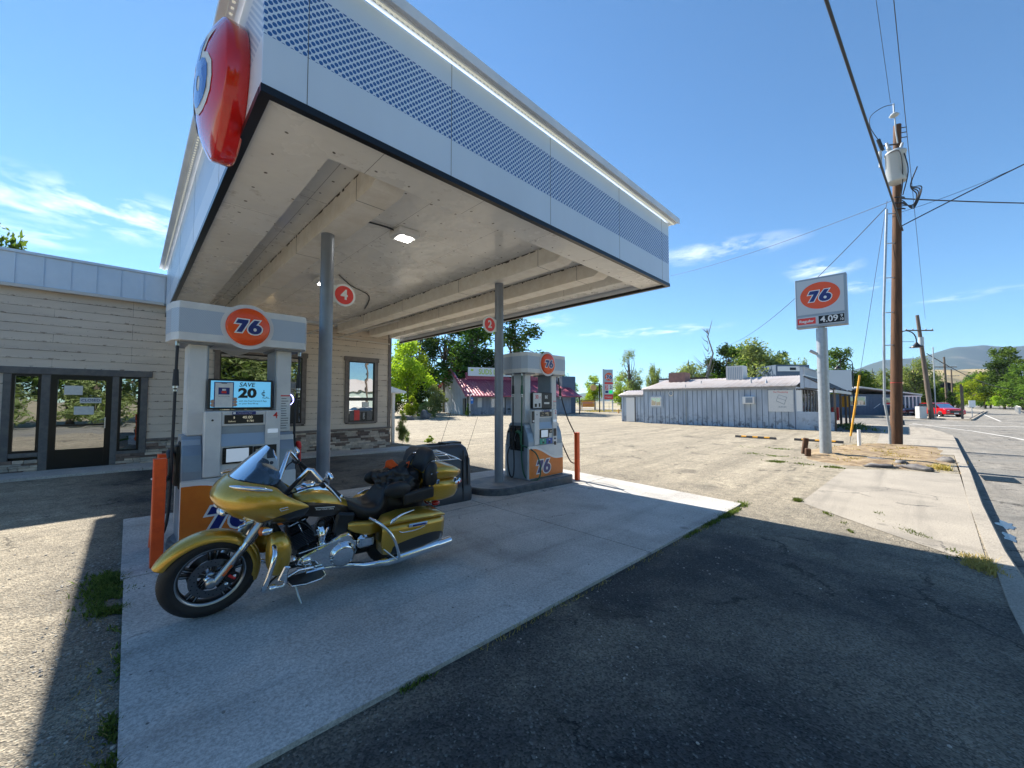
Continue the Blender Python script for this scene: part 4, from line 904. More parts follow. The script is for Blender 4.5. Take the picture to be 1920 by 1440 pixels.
for a, cx in ((-20, .70), (24, .88)): b = B(['chrome']); sn, cs_ = math.sin(R(a)), math.cos(R(a)); b.box((cx+.255*sn, 0, .43+.255*cs_), (.15, .20, .035), 0, .012, (0, R(a), 0)); b.tube([(cx+.02, -.10, .44), (cx+.24*sn, -.11, .43+.24*cs_)], .008, 0, 8); b.obj('rocker_cover', bike)
b = B(['cable', 'redflat']); b.tube([(.58, -.09, .70), (.66, -.13, .66), (.72, -.14, .60)], .006, 0, 6, sm=4); b.tube([(.90, -.09, .70), (.92, -.14, .62), (.98, -.15, .55)], .006, 0, 6, sm=4); b.tube([(.40, -.2, .45), (.55, -.22, .36), (.62, -.2, .40)], .009, 0, 6, sm=4); b.obj('engine_hose', bike)
# luggage/tail lamp cluster
b = B(['taillight', 'chrome', 'black']); b.ball((2.0, -.14, .635), (.05, .035, .03), 0); b.ball((2.0, .14, .635), (.05, .035, .03), 0); b.tube([(1.96, -.14, .635), (1.96, .14, .635)], .018, 1); b.ball((1.985, 0, .62), (.04, .06, .045), 0)
b.tube([(1.70, -.10, .66), (1.74, -.12, .70), (1.86, -.12, .70), (1.9, -.12, .66)], .008, 1); b.tube([(1.93, -.13, .65), (1.98, -.15, .71)], .007, 1); b.obj('tail_light', bike)
# engine
eng = B(['black', 'steel', 'fin'])
for a, cx in ((-20, .70), (24, .88)):
    for k in range(13):
        d = .035+k*.0155; w = .088 if k < 9 else .08-.004*(k-9); c, s_ = math.cos(R(a)), math.sin(R(a)); eng.box((cx+(d)*s_, 0, .43+d*c), (w*2, .24 if k < 9 else .19, .008), 2, .002, (0, R(a), 0))
    eng.tube([(cx, 0, .42), (cx+.26*math.sin(R(a)), 0, .43+.24*math.cos(R(a)))], .062, 0, 18)
    eng.box((cx+.25*math.sin(R(a)), 0, .43+.25*math.cos(R(a))), (.13, .14, .045), 0, .012, (0, R(a), 0))
eng.box((.82, 0, .36), (.36, .22, .16), 0, .04); eng.box((1.08, 0, .38), (.26, .24, .2), 0, .04); eng.obj('engine', bike)
b = B(['black']); b.tube([(.30, 0, .93), (.50, 0, .55), (.60, 0, .24), (1.3, 0, .22), (1.6, 0, .32)], .03); b.tube([(.40, 0, .80), (1.1, 0, .68), (1.3, 0, .55), (1.35, 0, .3)], .03); b.box((.60, 0, .72), (.22, .18, .14), 0, .03); b.box((1.15, 0, .52), (.40, .24, .18), 0, .03); b.box((1.0, -.13, .60), (.18, .05, .20), 0, .02, (0, .2, 0))
for s in (-1, 1): b.tube([(1.615, s*.12, .325), (1.2, s*.13, .32)], .022)
b.obj('frame', bike)
b = B(['chrome', 'black', 'whitep']); b.mats[2] = 'chrome'; b.tube([(.79, -.13, .62), (.80, -.17, .55), (.80, -.175, .47)], [.03, .034, .024], 0, 14, sm=4); b.ball((.79, -.15, .645), .033, 1); b.box((.765, -.18, .575), (.022, .012, .07), 2, .005, (0, -.3, 0)); b.box((.835, -.18, .575), (.022, .012, .07), 2, .005, (0, .3, 0)); b.obj('horn', bike)
# primary cover
pc = [(.60, .40), (.66, .43), (.80, .475), (.95, .535), (1.02, .54), (1.06, .50), (1.10, .44), (1.115, .36), (1.09, .28), (1.03, .245), (.96, .24), (.85, .265), (.66, .305), (.59, .34)]
b = B(['chrome', 'steel']); b.prism(pc, 'xz', -.235, -.12, 0); o = b.obj('primary_cover', bike, bevel=.018)
b = B(['chrome', 'steel']); b.lathe([(0, .045), (.075, .043), (.098, .034), (.10, .02), (.112, .016), (.114, 0)], (.975, -.235, .355), (0, -1, 0), 0, 48)
for k in range(10): a = 2*math.pi*k/10; b.lathe([(0, .006), (.006, .006), (.006, 0)], (.975+.106*math.cos(a), -.252, .355+.106*math.sin(a)), (0, -1, 0), 0, 8)
b.lathe([(0, .02), (.032, .018), (.042, 0)], (.67, -.235, .365), (0, -1, 0), 0, 28)
for x, z in ((.63, .41), (.75, .452), (.88, .505), (1.0, .525), (1.085, .45), (.75, .30)): b.lathe([(0, .008), (.008, .008), (.008, 0)], (x, -.235, z), (0, -1, 0), 0, 8)
b.obj('derby_cover', bike)
b = B(['chrome', 'steel']); b.box((1.19, -.19, .425), (.16, .12, .13), 0, .028); b.box((1.20, -.255, .43), (.12, .02, .09), 0, .01); b.obj('transmission_cover', bike)
b = B(['chrome']); b.tube([(.60, -.24, .455), (.95, -.24, .50)], .006, 0, 8); b.tube([(.50, -.30, .30), (.60, -.28, .33), (.72, -.26, .31)], .012, 0, 10); b.box((.74, -.26, .28), (.16, .03, .02), 0, .008); b.obj('shift_linkage', bike)
# lower fairings, guard, boards
for s in (-1, 1):
    b = B(['goldp', 'black']); P = [(.36, .60), (.38, .655), (.43, .675), (.50, .65), (.535, .58), (.545, .47), (.53, .36), (.48, .31), (.41, .31), (.375, .38), (.36, .48)]
    rows = []
    cxx, czz = .45, .49
    for k, yy in ((1, .20), (1.0, .25), (.93, .285), (.72, .31), (.35, .325), (.02, .328)): rows.append([(cxx+(x-cxx)*k, s*(yy-.06*(cxx+(x-cxx)*k < .40)*0), czz+(z-czz)*k) for x, z in P])
    b.grid(rows, closed=True); b.obj('lower_fairing', bike, sub=1)
    b = B(['chrome']); b.tube([(.44, s*.13, .60), (.40, s*.28, .595), (.385, s*.375, .55), (.355, s*.395, .42), (.33, s*.385, .31), (.345, s*.34, .275), (.42, s*.20, .25), (.52, s*.10, .24)], .019, 0, 14, sm=6); b.obj('engine_guard', bike)
    b = B(['chrome', 'rubber']); b.box((.455, s*.405, .40), (.05, .018, .12), 0, .016, (0, .38, 0)); b.tube([(.36, s*.39, .315), (.42, s*.40, .30), (.47, s*.40, .31), (.465, s*.405, .40)], .014, 0, 10, sm=3); b.ball((.385, s*.395, .305), (.03, .03, .025), 0); b.obj('highway_peg', bike)
    fb = [(.50, .30), (.52, .40), (.62, .425), (.74, .41), (.79, .37), (.79, .25), (.5, .25)]
    b = B(['black', 'chrome']); b.prism([(x, s*y) for x, y in fb], 'xy', .268, .280, 0); b.tube([(.505, s*.30, .276), (.525, s*.402, .276), (.62, s*.428, .276), (.74, s*.413, .276), (.79, s*.372, .276), (.795, s*.30, .276)], .006, 1, 6); b.obj('floorboard', bike)
b = B(['steel', 'black']); b.tube([(.60, -.15, .24), (.62, -.26, .10), (.64, -.30, .035)], [.011, .010, .009], 0, 10); b.ball((.64, -.305, .03), (.035, .022, .012), 1); b.obj('kickstand', bike)
# clothes on the passenger seat
jk = empty('riding_jacket', (.432+1.555, 3.72, .722), 'bundled black riding jacket and gloves lying on the motorcycle passenger seat', 'jacket')
b = B(['black', 'rubber'])
rows = []
for i in range(41):
    th = math.pi*i/40; row = []
    for j in range(56):
        ph = 2*math.pi*j/56; d = Vector((math.sin(th)*math.cos(ph), math.sin(th)*math.sin(ph), math.cos(th)))
        k = 1+.30*noise.noise(d*1.6+Vector((3, 0, 0)))+.20*(1-2*abs(noise.noise(d*3.1+Vector((0, 7, 0)))))+.10*(1-2*abs(noise.noise(d*7+Vector((0, 2, 5)))))
        row.append((d.x*.20*k, d.y*.185*k, .12+d.z*.135*k))
    rows.append(row)
b.grid(rows, closed=True)
b.tube([(.10, -.05, .26), (.02, -.10, .29), (-.06, -.12, .25), (-.1, -.13, .18)], [.03, .035, .03, .025], 1, 10, sm=3); b.obj('cloth_bundle', jk)

M['orangecloth'] = mat('orange_fabric', (.85, .13, .03), .6, bump=.3, bsc=60); b = B(['orangecloth']); rows = []
for i in range(7):
    rows.append([(-.16+.04*i+.01*math.sin(j*2.1), -.13+.022*j, .30+.03*math.sin(i*1.3+j*1.1)-.008*i*j*.3+(.04 if i < 2 else 0)-.012*j) for j in range(6)])
b.grid(rows); b.obj('orange_lining', jk, sub=1, solid=.006)
# ---------------------------------------------------------------- islands
def island(x0, x1, y0, y1, top, bot, lab):
    t = empty('pump_island', ((x0+x1)/2, (y0+y1)/2, 0), lab, 'pump island', 'pump islands under the canopy'); cx, cy = t.location.x, t.location.y
    r = (y1-y0)/2*.98; P = []
    for k in range(13): a = R(90+180*k/12); P.append((x0+r+r*math.cos(a)-cx, (y0+y1)/2+r*math.sin(a)-cy))
    rr = .18
    for k in range(7): a = R(-90+90*k/6); P.append((x1-rr+rr*math.cos(a)-cx, y0+rr+rr*math.sin(a)-cy))
    for k in range(7): a = R(90*k/6); P.append((x1-rr+rr*math.cos(a)-cx, y1-rr+rr*math.sin(a)-cy))
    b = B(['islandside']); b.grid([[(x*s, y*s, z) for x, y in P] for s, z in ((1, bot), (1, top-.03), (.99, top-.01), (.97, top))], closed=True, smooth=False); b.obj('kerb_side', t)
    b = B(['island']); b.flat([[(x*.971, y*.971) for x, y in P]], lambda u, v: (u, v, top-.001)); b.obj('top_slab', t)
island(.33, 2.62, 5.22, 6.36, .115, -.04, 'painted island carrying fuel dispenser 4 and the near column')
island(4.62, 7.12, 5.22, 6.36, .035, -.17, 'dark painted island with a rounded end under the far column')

# ---------------------------------------------------------------- fuel dispensers
M['cladding'] = mat('side_cladding', (.26, .32, .39), .3, metal=.2, c2=(.22, .27, .33), sc_=2)
M['dispwhite'] = mat('dispenser_white', (.66, .67, .67), .42, c2=(.58, .59, .60), sc_=3)
M['dispblue'] = mat('dispenser_paleblue', (.30, .40, .54), .35)
M['lcdtxt'] = mat('lcd_text', (.5, .45, .35), .4, emis=(.9, .85, .6), es=.15)
M['adblue'] = mat('ad_blue', (.10, .34, .55), .3, emis=(.13, .45, .72), es=.30)
M['skin'] = mat('ad_hand', (.45, .28, .2), .5)
M['teal'] = mat('grade_teal', (.02, .32, .24), .35); M['bluebtn'] = mat('grade_blue', (.02, .09, .38), .35)
def dispenser(x, y, z, num, label, second):
    t = empty('fuel_dispenser', (x, y, z), label, 'fuel dispenser', 'fuel dispensers')
    # cabinet
    b = B(['dispwhite']); b.b2(-.37, .37, -.30, .30, .0, 1.43, 0, .012); b.obj('cabinet', t)
    # side cladding
    pf = [(-.34, .0), (-.345, .55), (-.335, .78), (-.30, .95), (-.24, 1.07), (-.20, 1.16), (.20, 1.16), (.24, 1.07), (.30, .95), (.335, .78), (.345, .55), (.34, .0)]
    for s in (-1, 1): b = B(['cladding']); b.prism(pf, 'yz', s*.55, s*.372); b.obj('side_cladding', t, bevel=.012)
    for s in (-1, 1): b = B(['dispwhite', 'cladding']); b.b2(s*.345, s*.515, -.205, .205, 1.16, 2.21, 0, .01); b.b2(s*.330, s*.344, -.19, .19, 1.44, 2.21, 1); b.obj('pillar', t)
    for s in (-1, 1): # faces toward the pump lanes
        def F(u0, u1, d0, d1, z0, z1): return (u0*-s, u1*-s, s*d0, s*d1, z0, z1)
        def bb(b, u0, u1, d0, d1, z0, z1, m=0, bev=0): b.b2(u0*-s, u1*-s, s*d0, s*d1, z0, z1, m, bev)
        fn = lambda d: (lambda u, v: (u*-s, s*d, v))
        b = B(['panelorange', 'whitep', 'dispwhite', 'cladding'])
        bb(b, -.555, .555, .30, .352, .02, .68, 2, .008)
        L1 = [(-.55, .03), (.55, .03), (.55, .33)]+[(.55-1.1*k/20, .33+.31*(.5-.5*math.cos(math.pi*min(1, k/17)))) for k in range(1, 21)]
        L1 = [(-.55, .03), (.55, .03)]+[(.55-1.1*k/20, .37+.26*(.5-.5*math.cos(math.pi*min(1, max(0, (k-3)/15))))) for k in range(21)]
        L2 = [(u, v+.045) for u, v in L1[2:]]
        b.flat([[(u, v) for u, v in L1]], fn(.3535), 0)
        b.flat([L1[2:]+L2[::-1]], fn(.354), 1)
        b.obj('lower_panel', t, recalc=False)
        b = B(['whitep', 'navy']); logo76(b, lambda u, v, l: ((u-.10)*-s, s*(.356+.002*l), .25+v), .30, 0, 1, .075); b.obj('lower_lettering', t, recalc=False)
        b = B(['dispblue', 'dispwhite']); bb(b, -.548, -.39, .22, .245, .70, 1.12, 0, .004); bb(b, .39, .548, .22, .245, .70, 1.12, 1, .004); bb(b, -.55, .55, .2, .35, .675, .69, 1); b.obj('wing_panel', t)
        # upper cabinet front
        b = B(['dispwhite', 'dispblue', 'black', 'cladding'])
        bb(b, -.372, -.215, .302, .345, .70, 1.43, 0, .01); bb(b, .215, .372, .302, .345, .70, 1.43, 0, .01)
        bb(b, -.215, .215, .302, .330, 1.26, 1.43, 0, .006); bb(b, -.215, .215, .302, .310, 1.17, 1.26, 3); 
        b.quad(*[((u)*-s, s*d, zz) for u, d, zz in ((-.213, .318, .70), (.213, .318, .70), (.213, .325, 1.03), (-.213, .325, 1.03))], m=0)
        b.quad(*[((u)*-s, s*d, zz) for u, d, zz in ((-.213, .338, 1.03), (.213, .338, 1.03), (.213, .306, 1.17), (-.213, .306, 1.17))], m=1)
        b.lathe([(0, .004), (.011, .004), (.011, 0)], (-.30*-s, s*.345, 1.33), (0, s, 0), 2, 16)
        b.obj('fascia_panel', t, recalc=True)
        b = B(['black', 'lcdtxt']); bb(b, -.19, .19, .330, .336, 1.285, 1.385)
        text_bm(b, '48.00' if False else '40.00', .045, lambda u, v: ((.03+u)*-s, s*.3375, 1.355+v), 1, 0); text_bm(b, '9.781', .034, lambda u, v: ((.06+u)*-s, s*.3375, 1.312+v), 1, 0)
        text_bm(b, '$', .034, lambda u, v: ((-.10+u)*-s, s*.3375, 1.355+v), 1, 0); text_bm(b, 'Gallons', .024, lambda u, v: ((-.12+u)*-s, s*.3375, 1.312+v), 1, 0); b.obj('price_display', t, recalc=False)
        b = B(['navy', 'whitep']); bb(b, -.12, .11, .345, .348, 1.388, 1.425); b.b2(-.12, -.12, 0, 0, 0, 0) if False else None
        text_bm(b, 'Fuel Forward App', .019, lambda u, v: ((.0+u)*-s, s*.350, 1.406+v), 1, 0); bb(b, -.112, -.088, .348, .350, 1.395, 1.418, 1); b.obj('app_sticker', t, recalc=False)
        b = B(['frame', 'lcd', 'black']); bb(b, -.20, .09, .332, .345, .83, 1.015, 0, .004); bb(b, -.165, .05, .345, .347, .85, 1.0, 1)
        for k in range(4): bb(b, -.19, -.175, .345, .349, .855+.04*k, .87+.04*k, 2)
        b.obj('payment_screen', t)
        b = B(['black', 'frame', 'steel']); bb(b, .235, .335, .345, .352, .855, 1.02, 0, .004); bb(b, .25, .32, .345, .353, .66, .74, 0, .004); b.lathe([(0, .01), (.02, .01), (.02, 0)], (.285*-s, s*.345, .80), (0, s, 0), 1, 16); bb(b, .10, .21, .33, .34, .93, 1.01, 1, .003); bb(b, .12, .19, .34, .345, .96, .975, 2); b.obj('card_reader', t)
        b = B(['redflat', 'paper', 'lcd']); text_bm(b, num, .11, lambda u, v: ((.315+u)*-s, s*.347, 1.37+v), 0, .005)
        bb(b, .235, .345, .345, .347, 1.10, 1.15, 1); bb(b, .235, .345, .345, .347, 1.16, 1.21, 2); b.obj('number_sticker', t, recalc=False)
        if second:
            b = B(['teal', 'bluebtn', 'black', 'whitep'])
            bb(b, -.20, .0, .33, .345, .56+.14, .94-.12, 0, .004); bb(b, .005, .20, .33, .345, .70, .82, 1, .004)
            for u in (-.10, .10): bb(b, u-.03, u+.03, .345, .352, .72, .755, 2, .004); bb(b, u-.02, u+.02, .345, .349, .785, .80, 3)
            b.obj('grade_buttons', t)
        # media screen between the pillars
        b = B(['black']); bb(b, -.34, .30, .215, .26, 1.45, 1.80, 0, .01); ms = b.obj('media_screen', t)
        if not second:
            b = B(['adblue', 'whitep', 'navy', 'black', 'skin', 'redflat', 'paper'])
            bb(b, -.315, .275, .26, .262, 1.472, 1.778, 0)
            bb(b, -.285, -.10, .262, .264, 1.474, 1.765, 2); bb(b, -.275, -.11, .264, .266, 1.474, 1.755, 6); bb(b, -.22, -.165, .266, .267, 1.745, 1.752, 3)
            bb(b, -.245, -.14, .266, .268, 1.62, 1.70, 2); bb(b, -.21, -.175, .268, .269, 1.665, 1.685, 6); bb(b, -.215, -.17, .268, .269, 1.635, 1.66, 5)
            for k in range(3): b.ball((-.085*-s+0, s*.262, 1.50+.035*k), (.022, .005, .018), 4); 
            for k in range(2): b.ball((-.296*-s, s*.262, 1.50+.04*k), (.018, .005, .022), 4)
            T = lambda st, sz, u0, v0, bo, sx=1, sh=0: text_bm(b, st, sz, lambda u, v: ((u0+u)*-s, s*.2645, v0+v), 3 if bo < .03 else 3, bo, 'LEFT', sh, sx)
            T('SAVE', .07, -.05, 1.737, .012, 1.0, .15); T('20', .15, -.055, 1.635, .05, 1.2); T('c', .10, .175, 1.64, .0, 1.0); bb(b, .2, .206, .262, .2645, 1.60, 1.68, 3); T('/GAL.', .035, .185, 1.585, .005); T('with the Fuel Forward App', .026, -.05, 1.545, .006); T('on your first fill-up.', .026, -.05, 1.515, .004)
            text_bm(b, 'Fuel Forward App', .015, lambda u, v: ((-.192+u)*-s, s*.267, 1.60+v), 3, 0)
        else:
            b = B(['black', 'paper', 'redflat', 'whitep', 'frame'])
            bb(b, -.32, -.06, .26, .264, 1.47, 1.785, 1, 0); text_bm(b, '30', .11, lambda u, v: ((-.21+u)*-s, s*.266, 1.70+v), 2, .02, sx=.9); text_bm(b, '¢', .06, lambda u, v: ((-.10+u)*-s, s*.266, 1.70+v), 2, .01)
            bb(b, -.28, -.21, .264, .267, 1.49, 1.56, 4); bb(b, -.15, -.10, .264, .267, 1.49, 1.57, 4); text_bm(b, 'BE', .09, lambda u, v: ((.10+u)*-s, s*.264, 1.70+v), 3, .02); bb(b, .03, .2, .26, .264, 1.55, 1.59, 1); bb(b, .05, .18, .26, .264, 1.61, 1.64, 4)
        b.obj('screen_image', ms, recalc=False)
        # nozzle bay
    for s in (-1, 1):
        for fy in ((-1, 1) if second else (-1,)):
            b = B(['black']); b.b2(s*.53, s*.60, fy*.10-.08, fy*.10+.08, .62, 1.06, 0, .015); b.b2(s*.515, s*.56, fy*.10-.1, fy*.10+.1, .58, 1.1, 0, .01); b.obj('nozzle_boot', t)
            gm = 'greenhose' if (second and s < 0 and fy < 0) else ('redflat' if (not second and s > 0) else 'black')
            b = B([gm, 'steel', 'black']); x_ = s*.635; yy = fy*.12
            b.tube([(x_, yy-.07, .93), (x_, yy-.02, .99), (x_, yy+.05, .97)], [.026, .034, .028], 0, 12, sm=3); b.tube([(x_, yy-.07, .93), (x_, yy-.085, .80), (x_, yy-.08, .72)], [.02, .018, .02], 0, 12, sm=3); b.tube([(x_, yy+.05, .97), (x_+s*-.02, yy+.11, .86), (x_+s*-.04, yy+.12, .78)], [.013, .012, .011], 1, 10, sm=3)
            b.tube([(x_, yy-.06, .90), (x_, yy-.01, .80), (x_, yy-.07, .74)], .008, 2, 6, sm=3); b.obj('nozzle', t)
    # stickers on right pillar
    b = B(['paper', 'redflat', 'black']); b.b2(.40, .505, -.2085, -.206, 1.18, 1.62, 0); b.b2(.40, .505, -.2095, -.2086, 1.605, 1.62, 1)
    for k in range(13): b.b2(.407, .407+rnd.uniform(.05, .09), -.2095, -.2086, 1.20+.031*k, 1.207+.031*k, 2)
    b.obj('warning_sticker', t)
    # header
    P = [(-.615, -.38), (.615, -.38), (.67, -.25), (.70, 0), (.67, .25), (.615, .38), (-.615, .38), (-.67, .25), (-.70, 0), (-.67, -.25)]
    b = B(['dispwhite']); b.prism(P, 'xy', 2.20, 2.62); hd = b.obj('header', t, bevel=.006)
    b = B(['hband']); b.grid([[(x_*1.003, y_*1.006, zz) for x_, y_ in P] for zz in (2.285, 2.545)], closed=True, smooth=False); b.obj('dotted_band', hd)
    for s in (-1, 1): b = B(['gray']); b.b2(s*.30, s*.60, -.30, .30, 2.175, 2.20); b.obj('header_bracket', t)
    for s in (-1, 1):
        b = B(['dispwhite']); b.lathe([(0, .009), (.262, .009), (.262, 0)], (.0, s*.380, 2.41), (0, s, 0), 0, 56, False); b.obj('logo_ring', hd)
        b = B(['orangered']); b.lathe([(0, .056), (.12, .053), (.20, .042), (.216, .03), (.218, .008)], (.0, s*.380, 2.41), (0, s, 0), 0, 56); lg = b.obj('logo_disc', hd)
        b = B(['whitep', 'navy']); logo76(b, lambda u, v, l: (u*-s, s*(.380+.056-.05*(u*u+v*v)/.05*.22+.003+.002*l), 2.41+v), .175, 0, 1, .075); b.obj('lettering', lg, recalc=False)
    # hoses
    def hose(pts, m='cable', brk=1.72, nm='hose'):
        b = B([m, 'steel']); b.tube(pts, .0145, 0, 10, sm=8); p0 = Vector(pts[0])
        b.tube([p0+Vector((0, 0, .02)), p0-Vector((0, 0, .03))], .022, 1, 12)
        p1 = Vector(pts[1]); b.tube([p1+Vector((0, 0, .09)), p1-Vector((0, 0, .09))], [.022, .030], 0, 12); b.tube([p1-Vector((0, 0, .09)), p1-Vector((0, 0, .115))], .027, 1, 12); b.tube([p1-Vector((0, 0, .13)), p1-Vector((0, 0, .15))], .022, 1, 12); b.obj(nm, t)
    if not second:
        hose([(-.61, -.22, 2.18), (-.615, -.22, 1.80), (-.62, -.21, 1.2), (-.63, -.20, .45), (-.66, -.19, .17), (-.705, -.18, .14), (-.735, -.17, .30), (-.715, -.17, .50), (-.66, -.19, .72)])
        hose([(.60, -.22, 2.16), (.60, -.21, 1.80), (.57, -.19, 1.3), (.60, -.17, .60), (.68, -.17, .25), (.73, -.17, .3), (.70, -.19, .55), (.64, -.2, .72)])
        b = B(['whitep', 'black']); b.box((-.72, -.24, .72), (.13, .05, .018), 0, .006, (0, .25, 0)); b.box((-.66, -.24, .72), (.04, .07, .05), 1, .01); b.obj('hose_hook', t)
    else:
        hose([(-.60, -.20, 2.17), (-.60, -.20, 1.85), (-.60, -.19, 1.0), (-.59, -.19, .35), (-.54, -.26, .04), (-.40, -.43, .01), (-.33, -.47, .20), (-.42, -.42, .55), (-.635, -.21, .72)], 'greenhose')
        hose([(-.64, .02, 2.17), (-.64, .02, 1.85), (-.63, .03, 1.0), (-.63, .0, .35), (-.68, -.02, .07), (-.76, .0, .12), (-.80, .02, .45), (-.74, .03, .65), (-.635, .03, .72)])
        hose([(.60, -.20, 2.17), (.66, -.20, 1.82), (.86, -.24, 1.25), (1.12, -.30, .78), (1.20, -.32, .45), (1.10, -.32, .20), (.92, -.30, .22), (.78, -.26, .45), (.66, -.22, .72)])
        b = B(['dispwhite', 'black', 'paper']); b.b2(.56, .62, -.06, .1, 1.45, 1.56, 1) if False else None
        b.b2(-.44, -.375, -.343, -.33, 1.16, 1.40, 1); b.b2(-.43, -.38, -.347, -.343, 1.18, 1.22, 0); b.obj('side_keypad', t)
    return t
dispenser(.965, 5.78, .105, '4', 'near fuel dispenser with the SAVE 20 cent screen beside the motorcycle', False)
dispenser(6.37, 5.78, .035, '2', 'far fuel dispenser with teal and blue grade buttons beside an orange bollard', True)
# bollards
for x, y, h, tilt, lab in ((.235, 5.25, 1.07, .0, 'front orange square bollard left of dispenser 4, nearest the camera'), (.245, 5.99, 1.04, .05, 'rear orange square bollard half hidden behind the front one, left of dispenser 4'), (7.36, 5.36, 1.10, 0, 'orange square bollard right of dispenser 2 with a hose looped round it')):
    b = B(['orange']); b.b2(-.049, .049, -.045, .045, -.12, h, 0, .012, 2); b.b2(-.051, .051, -.047, .047, h-.012, h+.004, 0, .01, 2); o = b.obj('bollard'); o.location = (x, y, gz(x)+.01); o.rotation_euler = (0, tilt, .05); tag(o, lab, 'bollard', 'orange bollards')
# wet floor stand behind the far dispenser
t = empty('floor_sign', (7.35, 6.35, -.16), 'pale pink folding floor sign with black writing behind the far dispenser', 'floor sign')
M['pink'] = mat('faded_pink_plastic', (.72, .42, .36), .4); M['pink'].node_tree.nodes['Principled BSDF'].inputs['Subsurface Weight'].default_value = .3
b = B(['pink', 'whitep', 'black']); b.box((0, -.1, .42), (.34, .02, .86), 0, .008, (.2, 0, -.6)); b.box((.1, .12, .36), (.32, .02, .74), 1, .008, (-.22, 0, -.6)); text_bm(b, 'W', .30, lambda u, v: (-.02+u*.85-.05, -.16-u*.5, .40+v), 2, .02); b.obj('sign_board', t, recalc=False)
# waste bin with squeegee tray
t = empty('service_bin', (3.80, 5.72, gz(3.8)), 'large dark charcoal service bin with open top standing behind the motorcycle', 'bin')
def rr(w, d, r, z, dx=0): return [(u+dx, v, z) for u, v in rrect(w, d, r, 5)]
b = B(['bin']); b.grid([rr(1.10, .62, .08, .0), rr(1.13, .65, .09, .06), rr(1.12, .64, .09, .25), rr(1.09, .62, .09, .27), rr(1.10, .63, .10, .30), rr(1.08, .60, .11, .74), rr(1.05, .58, .11, .76), rr(1.05, .58, .11, .79), rr(.98, .52, .12, .93), rr(.86, .44, .12, .985), rr(.5, .34, .1, 1.0), rr(.42, .28, .06, 1.0), rr(.42, .28, .06, .9)], closed=True); b.obj('bin_body', t)
b = B(['black']); b.b2(-.2, .2, -.13, .13, .9, .93); 
for x in (-.30, .33): b.b2(x-.009, x+.009, -.328, -.31, .05, .90)
b.b2(.42, .435, -.327, -.3, .3, .8); b.obj('bin_groove', t)
b = B(['black']); b.b2(.15, .50, -.05, .2, .97, 1.015, 0, .01); b.obj('bin_flap', t)

# ---------------------------------------------------------------- price sign (faces -x)
t = empty('price_sign', (17.0, 2.02, -.19), 'tall gray pole sign with red 76 ball and regular price 4.09', 'price sign')
b = B(['gray']); b.mats[0] = 'galv'; b.tube([(0, 0, -.1), (0, 0, 4.35)], [.165, .155], seg=28); b.tube([(0, 0, 2.82), (0, 0, 2.88)], .17, seg=28); b.tube([(-.05, .1, 3.45), (-.1, .33, 3.60)], .055); b.tube([(0, 0, 4.3), (0, 0, 4.45)], .10); b.obj('sign_pole', t)
M['signface'] = mat('sign_face', (.50, .53, .57), .35); M['signframe'] = mat('sign_frame', (.30, .34, .38), .4, metal=.4)
b = B(['signframe', 'signface']); sy0, sy1, sz0, sz1 = -.71, .69, 4.40, 6.13
b.b2(-.16, .16, sy0, sy1, sz0, sz1, 0, .012); 
b.b2(-.166, -.155, sy0+.07, sy1-.05, sz0+.46, sz1-.07, 1); b.b2(-.166, -.155, sy0+.07, sy1-.05, sz0+.07, sz0+.38, 1); b.obj('sign_cabinet', t)
fx = lambda y, z, d: (lambda u, v: (-.166-d, y-u, z+v))
b = B(['orangered', 'whitep', 'navy']); b.flat([[(u*1.18, v) for u, v in circ(.46, 48)]], fx(-.0, 5.48, .003)); logo76(b, lambda u, v, l: (-.171-.002*l, -u, 5.47+v), .43, 1, 2, .06); b.obj('logo', t, recalc=False)
b = B(['signred', 'whitep', 'black']); b.flat([[(-.31, -.1), (.20, -.1), (.20, .12), (-.31, .12)]], fx(.33, 4.62, .003), 0); text_bm(b, 'Regular', .13, fx(.385, 4.625, .006), 1, .03, sx=1.05)
b.mats[2] = 'frame'; b.flat([[(-.35, -.135), (.33, -.135), (.33, .135), (-.35, .135)]], fx(-.30, 4.63, .003), 2); text_bm(b, '4.09', .29, fx(-.235, 4.63, .006), 1, .02, sx=.95); text_bm(b, '9', .13, fx(-.56, 4.69, .006), 1, .02); text_bm(b, '10', .12, fx(-.56, 4.575, .006), 1, .02, sx=.8); b.obj('price_panel', t, recalc=False)
# ---------------------------------------------------------------- utility poles and wires
def insul(b, x, y, z, m=0, s=1): b.lathe([(0, 0), (.05*s, 0), (.09*s, .03*s), (.05*s, .06*s), (.085*s, .09*s), (.04*s, .12*s), (.03*s, .16*s), (0, .16*s)], (x, y, z), (0, 0, 1), m, 14)
up = empty('utility_pole', (23.08, .41, -.19), 'tall brown wooden utility pole with a gray transformer in the dirt island', 'utility pole', rot=(0, 0, R(-44.5)))
LX = lambda z: .047*z   # the pole leans a little to the right
b = B(['wood', 'redflat']); b.tube([(0, 0, -.3), (LX(4), 0, 4), (LX(9), 0, 9), (LX(13.9), 0, 13.87)], [.20, .185, .152, .13], seg=24); b.tube([(LX(2.6), 0, 2.6), (LX(2.615), 0, 2.615)], .193, 1, 24); b.obj('pole_shaft', up)
b = B(['xfmr', 'galv']); tx = LX(11.6)-.46; b.lathe([(0, 0), (.30, .02), (.325, .06), (.325, 1.22), (.35, 1.24), (.35, 1.30), (.26, 1.38), (0, 1.42)], (tx, -.42, 11.05), (0, 0, 1), 0, 32)
for q in (-1, 1): b.lathe([(.07, 0), (.10, .05), (.06, .1), (.10, .15), (.06, .2), (.05, .42), (0, .44)], (tx+q*.2, -.40, 12.4), (q*.35, 0, 1), 0, 14)
